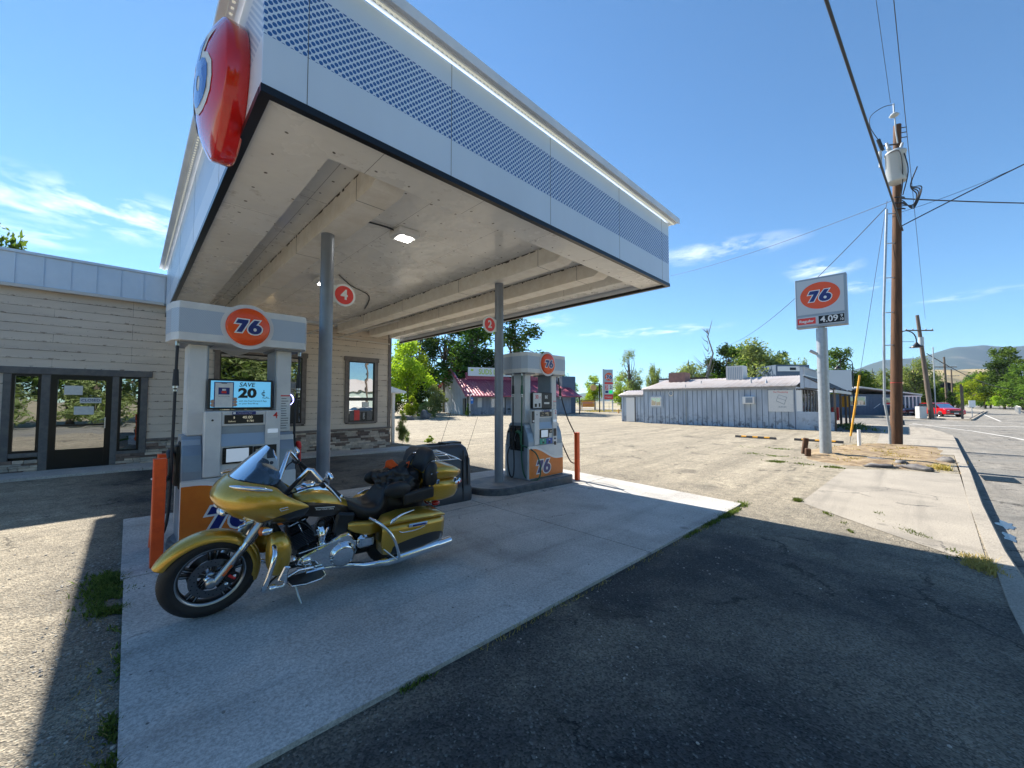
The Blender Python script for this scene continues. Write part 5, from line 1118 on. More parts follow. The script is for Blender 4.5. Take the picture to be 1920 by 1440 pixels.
b.box((tx+.2, -.2, 11.5), (.4, .3, .1), 1); b.box((tx+.2, -.2, 12.2), (.4, .3, .1), 1); b.obj('transformer', up)
b = B(['xfmr', 'black', 'galv']); px = LX(13.9); b.tube([(px-.12, -.1, 13.0), (px-.20, -.12, 13.5), (px-.22, -.12, 14.2)], .025, 0); b.lathe([(0, 0), (.10, .02), (.17, .07), (.12, .14), (.05, .2), (0, .2)], (px-.24, -.12, 14.15), (0, 0, 1), 0, 18); b.tube([(px-.24, -.12, 14.3), (px-.24, -.12, 14.75)], .03, 2)
b.tube([(px-.2, -.12, 14.72), (px-.7, -.12, 14.6), (px-1.25, -.12, 14.2), (px-1.3, -.12, 13.7), (px-.95, -.12, 13.1)], .014, 1, 6, sm=5); b.tube([(px-.98, -.12, 13.15), (px-.80, -.12, 12.65)], .07, 1); b.tube([(px-.1, -.05, 13.0), (px-.85, -.12, 12.85)], .03, 1); b.tube([(px-.95, -.15, 11.9), (px-.95, -.15, 12.6)], .06, 0)
for k in range(3): b.tube([(px+.1, 0, 13.75-.22*k), (px+.4, 0, 13.80-.22*k)], .02, 1, 6)
b.obj('insulator', up)
b = B(['galv']); b.tube([(-.30, -.05, -.1), (-.29, -.05, .68), (-.46, -.05, 1.81), (-.34, -.05, 5.5), (-.02, -.05, 10.1)], .044, seg=12)
for z_ in (4.2, 5.6, 7.1, 8.6, 9.9): b.tube([(-.46+.053*(z_-1.8)*.99, -.05, z_), (LX(z_)-.1, -.03, z_+.03)], .02)
b.obj('conduit_riser', up)
b = B(['cable']); px = LX(10.6)
for k in range(4): b.tube([(px+.2, -.7, 11.6), (px+.3, -.3, 11.0), (px+.75+.08*k, -.1, 10.75+.1*k), (px+.7, 0, 10.35-.06*k), (px+.15, -.05, 10.25+.08*k), (px-.2, -.1, 10.0)], .022, 0, 6, sm=6)
b.tube([(px-.75, -.5, 12.3), (px-.65, -.80, 12.2), (px-.55, -.82, 11.6), (px-.35, -.6, 10.9), (px-.1, -.2, 10.3)], .02, 0, 6, sm=5); b.tube([(px-.2, -.5, 12.4), (px-.4, -.8, 12.0), (px-.3, -.8, 11.3), (px-.05, -.3, 10.6)], .02, 0, 6, sm=5)
for k in range(3): b.tube([(px-.22, -.1, 10.6-.25*k), (px, -.23, 10.55-.25*k), (px+.22, -.1, 10.6-.25*k)], .03, 0, 6)
b.obj('service_loop', up)
# poles across the street
def xpole(x, y, h, r, lab, arm=1.1, lean=(0, 0), az=0, mt='oldwood', grp='wooden power poles across the street', tf=False):
    t = empty('utility_pole', (x, y, -.2), lab, 'utility pole', grp); lx, ly = lean
    b = B([mt]); b.tube([(0, 0, -.2), (lx, ly, h)], [r, r*.62], seg=14); b.obj('pole_shaft', t)
    b = B(['oldwood', 'galv', 'xfmr']); c, s = math.cos(az), math.sin(az); k = (h-1.7)/h if arm > 1 else .93
    px, py, pz = lx*k, ly*k, h*k
    if arm: b.box((px, py, pz), (arm*2, .1, .12), 0, 0, (0, 0, az)); [insul(b, px+c*q*arm*.95, py+s*q*arm*.95, pz+.06, 1) for q in (-1, -.5, .5, 1)]; b.obj('crossarm', t)
    else: b.bm.free()
    if tf: b = B(['xfmr']); b.tube([(lx*.72-.2, ly*.72, h*.70), (lx*.72-.2, ly*.72, h*.78)], .22, 0, 14); b.tube([(.1, -.3, 0), (.1, -.32, h*.68)], .05, 0); b.obj('pole_equipment', t)
    return t
xpole(61.8, -1.75, 11.3, .24, 'leaning gray wooden pole with crossarm in front of the red car', 1.5, (-.2, .75), R(-44.5), tf=True)
xpole(98, -4.6, 9.3, .2, 'darker distant wooden pole with crossarm right of the red car', 2.0, (0, .1), R(-44.5))
xpole(150, -8.0, 10, .22, 'small far wooden pole against the dry hillside', 2.0, (0, 0), R(-44.5))
xpole(97, -6.3, 4.3, .12, 'short bare wooden post beside the far road', 0, (0, 0), 0)
def wire(name, pts, r, lab, cat='power line', sag=0, grp='overhead wires'):
    a, c = Vector(pts[0]), Vector(pts[-1]); b = B(['cable']); P = pts
    if len(pts) == 2: P = [a.lerp(c, k/24)-Vector((0, 0, sag*4*(k/24)*(1-k/24))) for k in range(25)]
    b.tube(P, r, 0, 6, smooth=True); o = b.obj(name); return tag(o, lab, cat, grp)
UPX, UPY = 23.08, .41
E10 = (23.47, .03, 10.42)
wire('power_line', [(-6, .6, 3.2+9), (5.21, .49, 5.96)][1:]+[(12.31, .53, 8.42), (23.58, -.07, 9.17)], .035, 'thick black twisted cable climbing overhead to the near utility pole') if False else None
def big():
    a = Vector((5.21, .49, 5.96)); P = []
    pts = [Vector((23.56, -.07, 9.17)), Vector((12.31, .53, 8.42)), Vector((5.21, .49, 5.96))]
    return pts
# heavy cable from the pole to the station roof side, passing over the camera
wire('power_line', [(23.56, -.07, 9.0), (-22, 2.7, 9.4)], .03, 'thick black cable running overhead from the near utility pole past the canopy', sag=.15)
wire('power_line', [(23.36, .13, 14.7), (-26, 1.55, 14.0)], .008, 'thinner left bare wire running overhead from the top of the near pole', sag=.0)
wire('power_line', [(64.0, -1.66, 10.9), (-26, 1.12, 10.7)], .009, 'thin right bare wire passing over the near pole to the leaning far pole', sag=.0)
wire('power_line', [(23.5, 0, 9.17), (22.9, -8.2, 11.9)], .022, 'upper dark cable slanting up from the near pole across the road', sag=-.12)
wire('power_line', [(23.4, .1, 9.75), (23.25, -4.0, 10.62)], .008, 'thin wire crossing above the slanting cable right of the near pole', sag=.15)
wire('power_line', [E10, (49.2, -16.7, 13.8)], .028, 'level dark cable leaving the near pole to the right', sag=.35)
wire('power_line', [E10, (36.2, 15.4, 13.5), ], .012, 'upper service wire running left from the near pole toward the canopy corner', sag=.3)
wire('power_line', [(23.07, .42, 10.0), (52.8, 15.4, 8.6)], .016, 'lower service wire drooping left from the near pole behind the price sign', sag=.9)
wire('power_line', [(64.0, -1.66, 7.0), (147, -18.9, 4.6)], .05, 'distant dark cable sloping from the leaning pole toward the right trees', sag=1.5)
# yellow guy guard, guy wires, stub
t = empty('guy_wire', (22.3, 1.82, -.15), 'guy wire with a yellow plastic guard leaning from the dirt island', 'guy wire')

b = B(['cable']); b.tube([(22.3-22.3, 0, 0), (.35, -.38, 2.9), (1.2, -1.45, 10.6)], .008, 0, 6); b.obj('guy_strand', t)
b = B(['yellow']); b.tube([(.04, -.03, .28), (.36, -.38, 2.92)], .038, 0, 12); b.obj('guard_tube', t)
b = B(['whitep']); b.tube([(0, 0, -.1), (0, 0, .62)], .055, 0, 14); o = b.obj('marker_post'); o.location = (20.9, 1.42, -.12); tag(o, 'short white pipe stub standing in the dry grass by the pole', 'marker post')
# ---------------------------------------------------------------- neighbouring buildings
def boards(name, a, groove, per=.36):
    m, t, p = new_mat(name); L = t.links; g = N(t, 'ShaderNodeTexCoord').outputs['Object']; s = N(t, 'ShaderNodeSeparateXYZ'); L.new(g, s.inputs[0])
    c = mixrgb(t, rng(t, nz(t, mapping(t, g, (1, 1, .25)), 2.2, 6), .4, .65), a, tuple(x*.78 for x in a))
    low = math_(t, 'MULTIPLY', rng(t, s.outputs[2], .1, .9, 1, 0), rng(t, nz(t, g, 3.5, 6, .7), .52, .58)); c = mixrgb(t, math_(t, 'MULTIPLY', low, .8), c, (.10, .10, .11))
    L.new(c, p.inputs['Base Color']); p.inputs['Roughness'].default_value = .7; return m
M['bluegray'] = boards('blue_gray_boards', (.44, .51, .60), None); M['graywall'] = boards('gray_boards', (.32, .35, .40), None); M['darkblue'] = mat('dark_blue_siding', (.07, .11, .17), .6, c2=(.09, .13, .19), sc_=3)
M['tin'] = mat('corrugated_tin', (.42, .39, .385), .5, metal=.1, c2=(.32, .26, .23), sc_=1.2, lo=.5, hi=.75); M['shingle'] = mat('old_shingle', (.06, .055, .055), .9, c2=(.12, .11, .10), sc_=5, bump=1, bsc=8)
M['maroon'] = mat('maroon_metal', (.36, .055, .10), .4, metal=.1, c2=(.28, .045, .08), sc_=2); M['darkin'] = mat('dark_interior', (.01, .01, .012), .6)
# blue gray shed: long wall runs along y at x=31, street end at y=5
t = empty('gray_store', (31.0, 5.1, -.19), 'long low blue gray board building with rusty corrugated roof', 'building'); t.scale.z = 1.16
W0, W1 = .0, 10.55    # local y along the wall ; local x into the building
b = B(['bluegray', 'darkblue']); b.b2(0, 8.6, W0, W1, -.1, 2.40)
y = .1
while y < W1: b.b2(-.03, .0, y, y+.05, 0, 2.38); b.b2(-.004, .0, y-.035, y, 0, 2.38, 1); y += rnd.choice((.34, .38, .36))  # dark strip beside each batten is painted shading
b.b2(.9, 8, W1, W1+2.6, -.1, 2.0)
y = W1+.1
while y < W1+2.5: b.b2(.87, .9, y, y+.045, 0, 1.98); b.b2(.896, .9, y-.03, y, 0, 1.98, 1); y += .33  # same painted shading strips along the lower wing's battens
b.obj('wall', t)
b = B(['tin']); rows = []
n = 150
for k in range(n+1):
    yy = W0-.05+(W1+.1)*k/n; h = .03*math.sin(k*2.6); rows.append([(-.30, yy, 2.42+h), (4.3, yy, 3.20+h), (8.9, yy, 2.42+h)])
b.grid(rows); rows = []
for k in range(31): yy = W1-.02+2.75*k/30; h = .03*math.sin(k*2.1); rows.append([(.55, yy, 2.02+h), (2.2, yy, 2.40+h), (8, yy, 2.1+h)])
b.grid(rows); b.obj('roof', t, solid=.02)
b = B(['graywall']); b.b2(-.12, -.06, W0, W1, 2.28, 2.42); b.b2(.78, .86, W1, W1+2.7, 1.9, 2.03); b.obj('eave_board', t)
b = B(['whitep', 'trimb']); b.b2(.82, .88, W1+1.3, W1+2.1, .02, 1.85, 0); b.b2(.84, .9, W1+1.23, W1+1.3, .02, 1.9, 1); b.obj('door', t)
b = B(['bluegray']); b.b2(-.06, -.02, 8.85, 10.05, 1.12, 1.98); w = b.obj('window', t); b = B(['whitep', 'glass']); b.b2(-.08, -.05, 9.0, 9.9, 1.22, 1.88, 0); b.b2(-.09, -.075, 9.08, 9.42, 1.29, 1.81, 1); b.b2(-.09, -.075, 9.48, 9.82, 1.29, 1.81, 1); b.obj('window_frame', w)
b = B(['whitep', 'cladding']); b.lathe([(.17, 0), (.20, .03), (.14, .05)], (-.04, 8.2, 2.12), (-1, 0, 0), 0, 24); b.lathe([(0, .04), (.15, .04)], (-.04, 8.2, 2.12), (-1, 0, 0), 1, 24); b.obj('round_vent', t)
b = B(['whitep', 'cladding']); b.b2(-.35, .02, 2.35, 3.05, 1.42, 1.86, 0, .02); b.b2(-.36, -.35, 2.42, 2.85, 1.48, 1.80, 1); b.obj('window_air_conditioner', t)
b = B(['paper']); b.b2(-.07, -.045, -.0+.15, 1.55, .98, 2.22); sg = b.obj('wall_sign', t)
b = B(['cladding', 'redflat']); text_bm(b, 'The Thundering', .13, lambda u, v: (-.075, .85-u, 2.1+v), 1, .0)
b.tube([(-.075, 1.1, 1.6), (-.075, .95, 1.95), (-.075, .5, 1.8), (-.075, .65, 1.4), (-.075, 1.1, 1.6)], .012, 0, 4); b.tube([(-.075, 1.02, 1.78), (-.075, .58, 1.62)], .012, 0, 4); text_bm(b, 'BURGER', .12, lambda u, v: (-.075, .75-u, 1.25+v), 0, 0); b.obj('sign_drawing', sg, recalc=False)
b = B(['tin', 'gutter', 'cladding']); b.b2(3.2, 4.4, 3.9, 5.1, 2.9, 4.0, 1); 
for k in range(8): b.b2(3.19, 3.2, 4.0+.13*k, 4.05+.13*k, 3.1, 3.9, 2)
b.obj('rooftop_cooler', t)

M['brickbox'] = mat('faded_red_box', (.30, .16, .13), .8, c2=(.24, .13, .11), sc_=3); b = B(['brickbox']); b.b2(3.0, 4.2, 8.3, 9.7, 2.8, 3.72); b.obj('rooftop_vent_box', t)
b = B(['galv']); b.tube([(1.4, 2.9, 2.6), (1.4, 2.9, 3.1)], .05); b.tube([(2.0, 6.6, 2.7), (2.0, 6.6, 3.0)], .04); b.lathe([(.12, 0), (.03, .3)], (1.2, 1.9, 2.6), (0, 0, 1), 0, 12); b.tube([(-.05, 7.05, 0), (-.05, 7.05, 2.7)], .03); b.obj('roof_pipe', t)
# false front + porch on the street end (faces -y)
b = B(['bluegray', 'whitep']); b.prism([(-.2, 2.25), (-.2, 4.0), (.1, 4.0), (.1, 2.25)], 'xz', -2.4, -2.0, 0) if False else None
b.b2(-.15, 8.8, -.45, -.25, 2.3, 3.5, 0)
x = -.1
while x < 8.8: b.b2(x, x+.04, -.48, -.45, 3.05, 3.45, 1); x += .22
b.b2(-.2, 8.85, -.50, -.2, 3.45, 3.5, 0); b.b2(-.2, 8.85, -.50, -.42, 2.98, 3.05, 1)
b.prism([(-.47, 2.35), (-.47, 3.0), (-1.9, 2.25), (-1.9, 2.15)], 'yz', -.15, -.05, 0); b.obj('false_front', t)
b = B(['shingle', 'gutter', 'oldwood']); b.prism([(-.46, 3.0), (-.46, 2.92), (-1.95, 2.12), (-1.98, 2.2)], 'yz', -.18, 8.8, 0); b.b2(-.2, 8.8, -2.05, -1.95, 2.02, 2.18, 1)
for x in (.05, 3.0, 6.0, 8.6): b.b2(x, x+.12, -1.98, -1.86, -.1, 2.3, 2)
b.obj('porch_roof', t)
b = B(['darkin', 'whitep', 'glassd']); b.b2(.1, 8.5, -.02, .01, .1, 2.3, 0)
for x in (.3, 1.1, 1.8, 2.7, 3.9, 5.2, 6.5): b.b2(x, x+.09, -.06, -.02, .1, 2.25, 1); b.b2(x+.1, x+.65, -.04, -.02, .5, 2.1, 2)
b.b2(.0, .1, -.3, 0, .0, 2.2, 1); b.obj('porch_front', t)
b = B(['bluegray']); b.b2(-.05, 0, -1.9, 0, -.1, 1.0, 0); b.obj('porch_side_wall', t)
b = B(['yellow', 'redflat', 'paper']); b.b2(6.9, 6.95, -2.0, -1.5, 1.2, 1.9, 0); b.b2(5.2, 5.5, -1.6, -1.2, .4, 1.2, 1); b.obj('porch_notice', t)
# pieces beyond the shed roof
t2 = empty('rear_annex', (38, 17.5, -.19), 'ragged dark framed annex with white panels behind the gray building', 'building')
b = B(['whitep', 'trim', 'frame']); b.b2(0, .3, -4.6, 0, 2.2, 4.0, 1); b.b2(-.05, 0, -1.9, 0, 3.0, 4.1, 0); b.b2(-.1, 0, -4.6, 0, 3.95, 4.06, 2); b.b2(0, 6, -4.6, 0, 0, 3.0, 1); b.obj('wall', t2)
t2 = empty('burnt_sign_frame', (34.5, 19.4, -.19), 'charred dark sign frame with torn white panels at the left end of the gray building', 'sign frame')
b = B(['frame', 'paper']); b.b2(0, .1, 0, .12, 0, 2.9, 1); b.b2(0, .08, -3.4, 0, 2.75, 2.88, 0); b.b2(0, .08, -1.9, -1.7, 2.0, 2.8, 0); b.b2(.02, .05, -1.7, -.05, 2.1, 2.72, 1); b.b2(.02, .05, -3.0, -2.0, 2.3, 2.7, 1)
for k in range(16): b.box((.0, -.1-.1*k*1.9, 2.72-.02*(k % 3)), (.03, .1, .08+.03*(k % 4)), 0)
for k in range(9): b.box((.0, -.15-.19*k, 2.14), (.03, .12, .05+.06*(k % 3)), 0)
b.obj('frame_panel', t2)
# dark storefront beyond (blue house) + its board sign
t = empty('blue_house', (67.5, 6.6, -.19), 'dark blue low house with white framed window across the side street', 'building', rot=(0, 0, R(-44.5-4)))
b = B(['darkblue', 'whitep']); b.b2(-.6, 10.2, 0, 6, 0, 2.75, 0)
x = 0
while x < 10: b.b2(x, x+.03, -.02, 0, 0, 2.7, 0); x += .4
b.obj('wall', t); b = B(['whitep', 'glassd']); b.b2(.5, 3.5, -.10, 0, 1.25, 2.45, 0); 
for q in ((.62, 1.42, 1.35, 1.82), (.62, 1.42, 1.9, 2.35), (1.56, 3.38, 1.35, 2.35)): b.b2(q[0], q[1], -.12, -.1, q[2], q[3], 1)
b.b2(5.6, 6.6, -.1, 0, 1.3, 2.3, 0); b.b2(5.7, 6.5, -.12, -.1, 1.4, 2.2, 1); b.obj('window', t)
b = B(['gutter']); b.prism([(-3, 2.8), (2.4, 3.75), (9.8, 2.75), (9.8, 2.6), (2.4, 3.55), (-3, 2.65)], 'xz', -.9, 6.3); b.obj('roof', t)
b = B(['whitep']); 
for k in range(5): b.b2(7.4+.45*k, 7.5+.45*k, -1.2, -1.1, 0, 2.5, 0)
b.b2(7.3, 9.4, -1.25, -1.05, 2.4, 2.55, 0); b.tube([(5.8, -1.6, .1), (7.0, -1.6, .9)], .04); b.tube([(3.8, -.9, .9), (4.6, -.9, 1.5)], .03); b.obj('porch_rail', t)
o = B(['signface']); o.box((0, 0, 0), (2.6, .08, 2.3)); o = o.obj('blank_board_sign'); o.location = (56.3, 5.25, 3.95); o.rotation_euler.z = R(-44.5); tag(o, 'blank gray board sign above the dark blue house roof', 'board sign')
t = empty('tall_blue_block', (62, 10.5, -.19), 'dark blue raised shop front with a white sign strip behind the gray building', 'building', rot=(0, 0, R(-44.5)))
b = B(['darkblue', 'whitep', 'frame']); b.b2(-2.2, 2.2, 0, 4, 0, 6.6, 0); b.b2(-2.0, .9, -.05, 0, 5.75, 6.4, 1); b.b2(-.4, .4, -.07, -.05, 5.9, 6.25, 2); b.obj('wall', t)
# laundry
t = empty('laundry_building', (30.9, 40.1, -.19), 'low gray laundry building with long maroon metal roof and porch', 'building')
ang = math.atan2(34.5-40.1, 44.9-30.9)-.02; t.rotation_euler.z = ang
Lw = 16.2
b = B(['graywall']); b.b2(.4, 15.2, 1.5, 15, 0, 2.7); 
b.prism([(-.6, 0), (-.6, 2.6), (8.7, 6.6), (18, 2.6), (18, 0)], 'yz', .35, .5, 0) if False else b.prism([(.3, 0), (.3, 2.5), (8.8, 6.45), (25, 2.3), (25, 0)], 'yz', .35, .5, 0)
b.b2(13.2, 15.9, .4, 1.5, 0, 2.7)
x = 13.3
while x < 15.9: b.b2(x, x+.05, .37, .4, 0, 2.7); x += .3
b.obj('wall', t)
def metalroof(b, pts_lo, pts_hi, x0, x1, m=0):
    rows = []; n = int((x1-x0)/.1); 
    for k in range(n+1):
        x = x0+(x1-x0)*k/n; h = .05 if k % 4 == 0 else 0; rows.append([(x, pts_lo[0], pts_lo[1]+h), (x, pts_hi[0], pts_hi[1]+h)])
    b.grid(rows, m, smooth=False)
b = B(['maroon']); metalroof(b, (-.3, 2.55), (6.0, 5.1), 0, 17.2); b.b2(1.6, 16.6, 5.8, 6.0, 4.9, 6.0)
x = 1.7
while x < 16.6: b.b2(x, x+.06, 5.76, 5.8, 5.0, 5.95); x += .4
b.prism([(-.35, 2.4), (-.35, 2.6), (8.8, 6.75), (25.4, 2.4), (25.4, 2.2), (8.8, 6.5)], 'yz', -.05, .18); metalroof(b, (25.3, 2.35), (8.8, 6.6), .1, 16.8); b.b2(0, 17.2, -.42, -.3, 2.4, 2.56); b.obj('roof', t)

M['limetext'] = mat('lime_sign_text', (.50, .62, .05), .5); b = B(['whitep', 'limetext']); b.b2(1.9, 10.6, 5.60, 5.74, 5.5, 6.75, 0); text_bm(b, 'SUDS LAUNDRY', 1.05, lambda u, v: (6.6+u, 5.58, 6.1+v), 1, .02, sx=.82); b.b2(2.3, 2.7, 5.57, 5.6, 6.2, 6.5, 1); b.obj('roof_sign', t, recalc=False)
b = B(['frame']); 
for x in (.2, 5.4, 10.8, 16.9): b.b2(x, x+.13, -.25, -.12, 0, 2.5)
b.obj('porch_post', t)
b = B(['whitep', 'glassd', 'frame']); b.b2(2.1, 2.7, 1.42, 1.5, 1.0, 2.3, 0); b.b2(4.0, 6.0, 1.42, 1.5, .95, 2.35, 0); b.b2(4.1, 4.9, 1.40, 1.42, 1.05, 2.25, 1); b.b2(5.3, 5.6, 1.40, 1.42, 1.05, 2.25, 1); b.obj('window', t)
b = B(['whitep', 'glassd']); b.b2(8.6, 9.6, 1.42, 1.5, .05, 2.3, 0); b.b2(8.7, 9.0, 1.40, 1.42, .3, 2.2, 1); b.b2(9.15, 9.5, 1.40, 1.42, .3, 2.2, 1); b.obj('door', t)
b = B(['darkin']); b.b2(-.1+.3, .34, .8, 2.0, .05, 2.2); b.b2(10.6, 12.6, 1.44, 1.5, .2, 2.3); b.obj('dark_opening', t)
b = B(['darkblue']); b.b2(15.9, 18.2, 3, 8, 0, 5.6); o = b.obj('side_tower', t)
for i, (x, lab) in enumerate(((31.9, 'left concrete parking stop before the laundry porch'), (35.0, 'middle concrete parking stop before the laundry porch'), (38.6, 'right concrete parking stop before the laundry porch'))):
    b = B(['walk']); b.b2(-.95, .95, -.09, .09, 0, .14, 0, .02); o = b.obj('parking_stop'); o.location = (x+.3, 37.6-(x-31.9)*.41, -.19); o.rotation_euler.z = ang; tag(o, lab, 'parking stop', 'parking stops at the laundry')
# folding chair on the laundry porch
t = empty('folding_chair', (36.9, 38.0, -.19), 'dark folding chair standing on the laundry porch', 'chair', rot=(0, 0, ang+.2))
b = B(['frame']); b.box((0, 0, .45), (.42, .40, .03)); b.obj('seat', t); b = B(['frame']); b.box((0, .2, .75), (.42, .03, .22)); b.obj('backrest', t)
for s in (-1, 1): b = B(['frame']); b.tube([(s*.2, -.25, 0), (s*.2, .2, .88)], .015); b.tube([(s*.2, .28, 0), (s*.2, -.15, .45)], .015); b.obj('leg', t)
# accessible parking sign
t = empty('parking_sign', (29.5, 37.3, -.19), 'blue accessible parking sign on a curved white post near the laundry', 'parking sign')
b = B(['whitep']); b.tube([(0, 0, 0), (0, 0, 2.3), (.12, -.08, 2.6), (.5, -.4, 2.8)], .04, sm=4); b.obj('post', t)
M['signblue'] = mat('sign_blue', (.02, .16, .50), .4); b = B(['signblue', 'whitep']); b.box((.14, -.2, 1.9), (.34, .02, .75), 0, 0, (0, 0, R(-44))); b.box((.13, -.215, 2.0), (.12, .01, .2), 1, 0, (0, 0, R(-44))); b.obj('sign_face', t)
# totem sign of the neighbour station
t = empty('totem_sign', (58.98, 36.4, -.19), 'tall narrow 76 totem sign with price panels beside the lime trees', 'totem sign', rot=(0, 0, R(-44.5)))
M['pgreen'] = mat('price_green', (.02, .45, .12), .4, emis=(0, .7, .2), es=.3)
b = B(['galv']); b.b2(-.85, -.6, -.15, .15, 0, 7.4); b.b2(.75, .9, -.15, .15, 0, 2.2); b.b2(-.6, .9, -.14, .14, 2.05, 7.3); b.obj('sign_cabinet', t)
b = B(['orangered', 'whitep', 'navy', 'pgreen', 'signred', 'black']); b.flat([circ(.70, 32, .2, 6.05)], front(0, -.16, 0), 0) ; logo76(b, lambda u, v, l: (.28+u, -.17-.01*l, 6.0+v), .72, 1, 2, .09)
b.b2(-.55, .88, -.17, -.14, 4.75, 5.1, 4); b.b2(-.5, .85, -.16, -.14, 3.1, 4.7, 1); b.b2(-.45, .05, -.17, -.16, 3.8, 4.6, 4); b.b2(.2, .8, -.17, -.16, 3.85, 4.55, 1); text_bm(b, '3', .8, front(-.2, -.18, 4.2), 1, .02); text_bm(b, '2', .8, front(.5, -.18, 4.2), 5, .02); b.b2(-.45, .1, -.17, -.16, 3.2, 3.65, 2); b.b2(.2, .8, -.17, -.16, 3.15, 3.7, 3); b.b2(-.6, .88, -.17, -.14, 2.15, 2.95, 4); text_bm(b, 'Propane', .32, front(.1, -.18, 2.55), 1, .01); b.obj('sign_panels', t, recalc=False)
t = empty('hanging_lamp_sign', (55.2, 35.6, -.19), 'round amber hanging sign on a black post left of the totem sign', 'hanging sign', rot=(0, 0, R(-44.5)))
M['ambersign'] = mat('amber_round', (.75, .42, .15), .5); b = B(['frame', 'ambersign']); b.tube([(0, 0, 0), (0, 0, 4.75)], .1); b.box((-.9, 0, 4.7), (1.8, .1, .12)); b.lathe([(0, .06), (.5, .06), (.5, -.06), (0, -.06)], (-1.0, 0, 4.05), (0, -1, 0), 1, 24, False); b.obj('post', t)
t = empty('orange_banner_sign', (60.5, 41.5, -.19), 'faded orange rectangular sign low beside the lime trees', 'sign', rot=(0, 0, R(-44.5)))
M['orangesign'] = mat('faded_orange_sign', (.75, .36, .06), .5, c2=(.6, .30, .05), sc_=2); b = B(['oldwood', 'orangesign', 'redflat']); b.b2(-1.4, -1.25, -.1, .1, 0, 2.1); b.b2(1.2, 1.35, -.1, .1, 0, 2.1); b.b2(-1.2, 1.15, -.12, -.06, .75, 1.9, 1); b.b2(-1.3, 1.3, -.1, .1, 1.95, 2.05)
for k in range(3): b.b2(-.95, .85, -.13, -.12, 1.05+.25*k, 1.12+.25*k, 2)
b.obj('sign_board', t)
# chain fence by the totem
t = empty('pipe_fence', (62, 38, -.19), 'pale pipe rail fence behind the totem sign', 'fence', rot=(0, 0, R(-44.5)))
b = B(['galv']); [b.tube([(-12+2.4*k, 0, 0), (-12+2.4*k, 0, 1.5)], .04, 0, 6) for k in range(11)]; b.tube([(-12, 0, 1.5), (12, 0, 1.5)], .04, 0, 6); b.tube([(-12, 0, .2), (12, 0, .2)], .03, 0, 6); b.obj('rail', t)
b = B(['ambersign']); b.lathe([(.14, 0), (.13, .4), (.16, .45), (.10, .6), (0, .68)], (0, 0, 0), (0, 0, 1), 0, 16); b.tube([(-.22, 0, .38), (.22, 0, .38)], .06); o = b.obj('fire_hydrant'); o.location = (52.4, 30.5, -.17); tag(o, 'small faded yellow fire hydrant left of the gray building', 'hydrant')
# planter bed in front of the gray store
tag(mound('planting_bed', [(31.2, 1.3), (31.4, 3.9), (35.5, 4.4), (38.5, 3.6), (38.4, 1.8), (34, 1.1)], .25, 'rock', -.0), 'low dark rock bed with ground cover in front of the gray building', 'planting bed')
# street lamps
def lamp(x, y, h, lab, rz, arc=True, both=False):
    t = empty('street_lamp', (x, y, -.19), lab, 'street lamp', 'black gooseneck street lamps', (0, 0, rz)); b = B(['frame']); b.lathe([(.25, 0), (.22, .3), (.1, .5), (.07, h*.6), (.055, h-.6)], (0, 0, 0), (0, 0, 1), 0, 14); b.obj('post', t)
    b = B(['frame']); b.tube([(0, 0, h-.6)]+[(.75-.75*math.cos(a*math.pi/10), 0, h-.6+.7*math.sin(a*math.pi/10)) for a in range(11)]+[(1.5, 0, h-.85)], .04); b.tube([(0, 0, h-.75), (1.3, 0, h-.75)], .018); b.obj('arm', t)
    b = B(['frame']); b.lathe([(.06, .3), (.12, .2), (.2, .08), (.42, -.08), (.42, -.1), (0, -.06)], (1.5, 0, h-1.1), (0, 0, 1), 0, 20); b.obj('lamp_shade', t)
lamp(42.4, .45, 7.2, 'black gooseneck street lamp peeking right of the brown pole', R(-44.5))
lamp(68.0, 5.0, 7.4, 'black street lamp in front of the dark blue house', R(100))
# street signs and boxes
b = B(['whitep', 'galv']); b.box((0, -.04, 1.55), (.75, .03, .75)); b.tube([(0, 0, 0), (0, 0, 1.7)], .04, 1); o = b.obj('road_sign'); o.location = (67.5, -5.0, -.2); o.rotation_euler.z = R(-44.5); tag(o, 'small white square road sign right of the red car', 'road sign')
b = B(['oldwood']); b.tube([(0, 0, 0), (-.05, 0, 3.6)], .09, 0, 8); o = b.obj('wooden_post'); o.location = (61.6, -3.9, -.2); tag(o, 'thin bare wooden post at the far corner kerb', 'post')
b = B(['gutter']); b.box((0, 0, .6), (.8, .5, 1.3), 0, .03); o = b.obj('utility_box'); o.location = (61.3, -.95, -.2); o.rotation_euler.z = R(-44.5); tag(o, 'pale metal utility box beside the leaning pole', 'utility box')
t = empty('guard_rail', (112, -13.5, -.3), 'pale wooden guard rail at the right side of the far road', 'guard rail', rot=(0, 0, R(-6)))
b = B(['gutter']); [b.b2(-14+2.5*k, -13.8+2.5*k, -.1, .1, 0, 1.0) for k in range(12)]; [b.b2(-14, 14, -.14, -.1, .3+.3*k, .48+.3*k) for k in range(3)]; b.obj('rail', t)

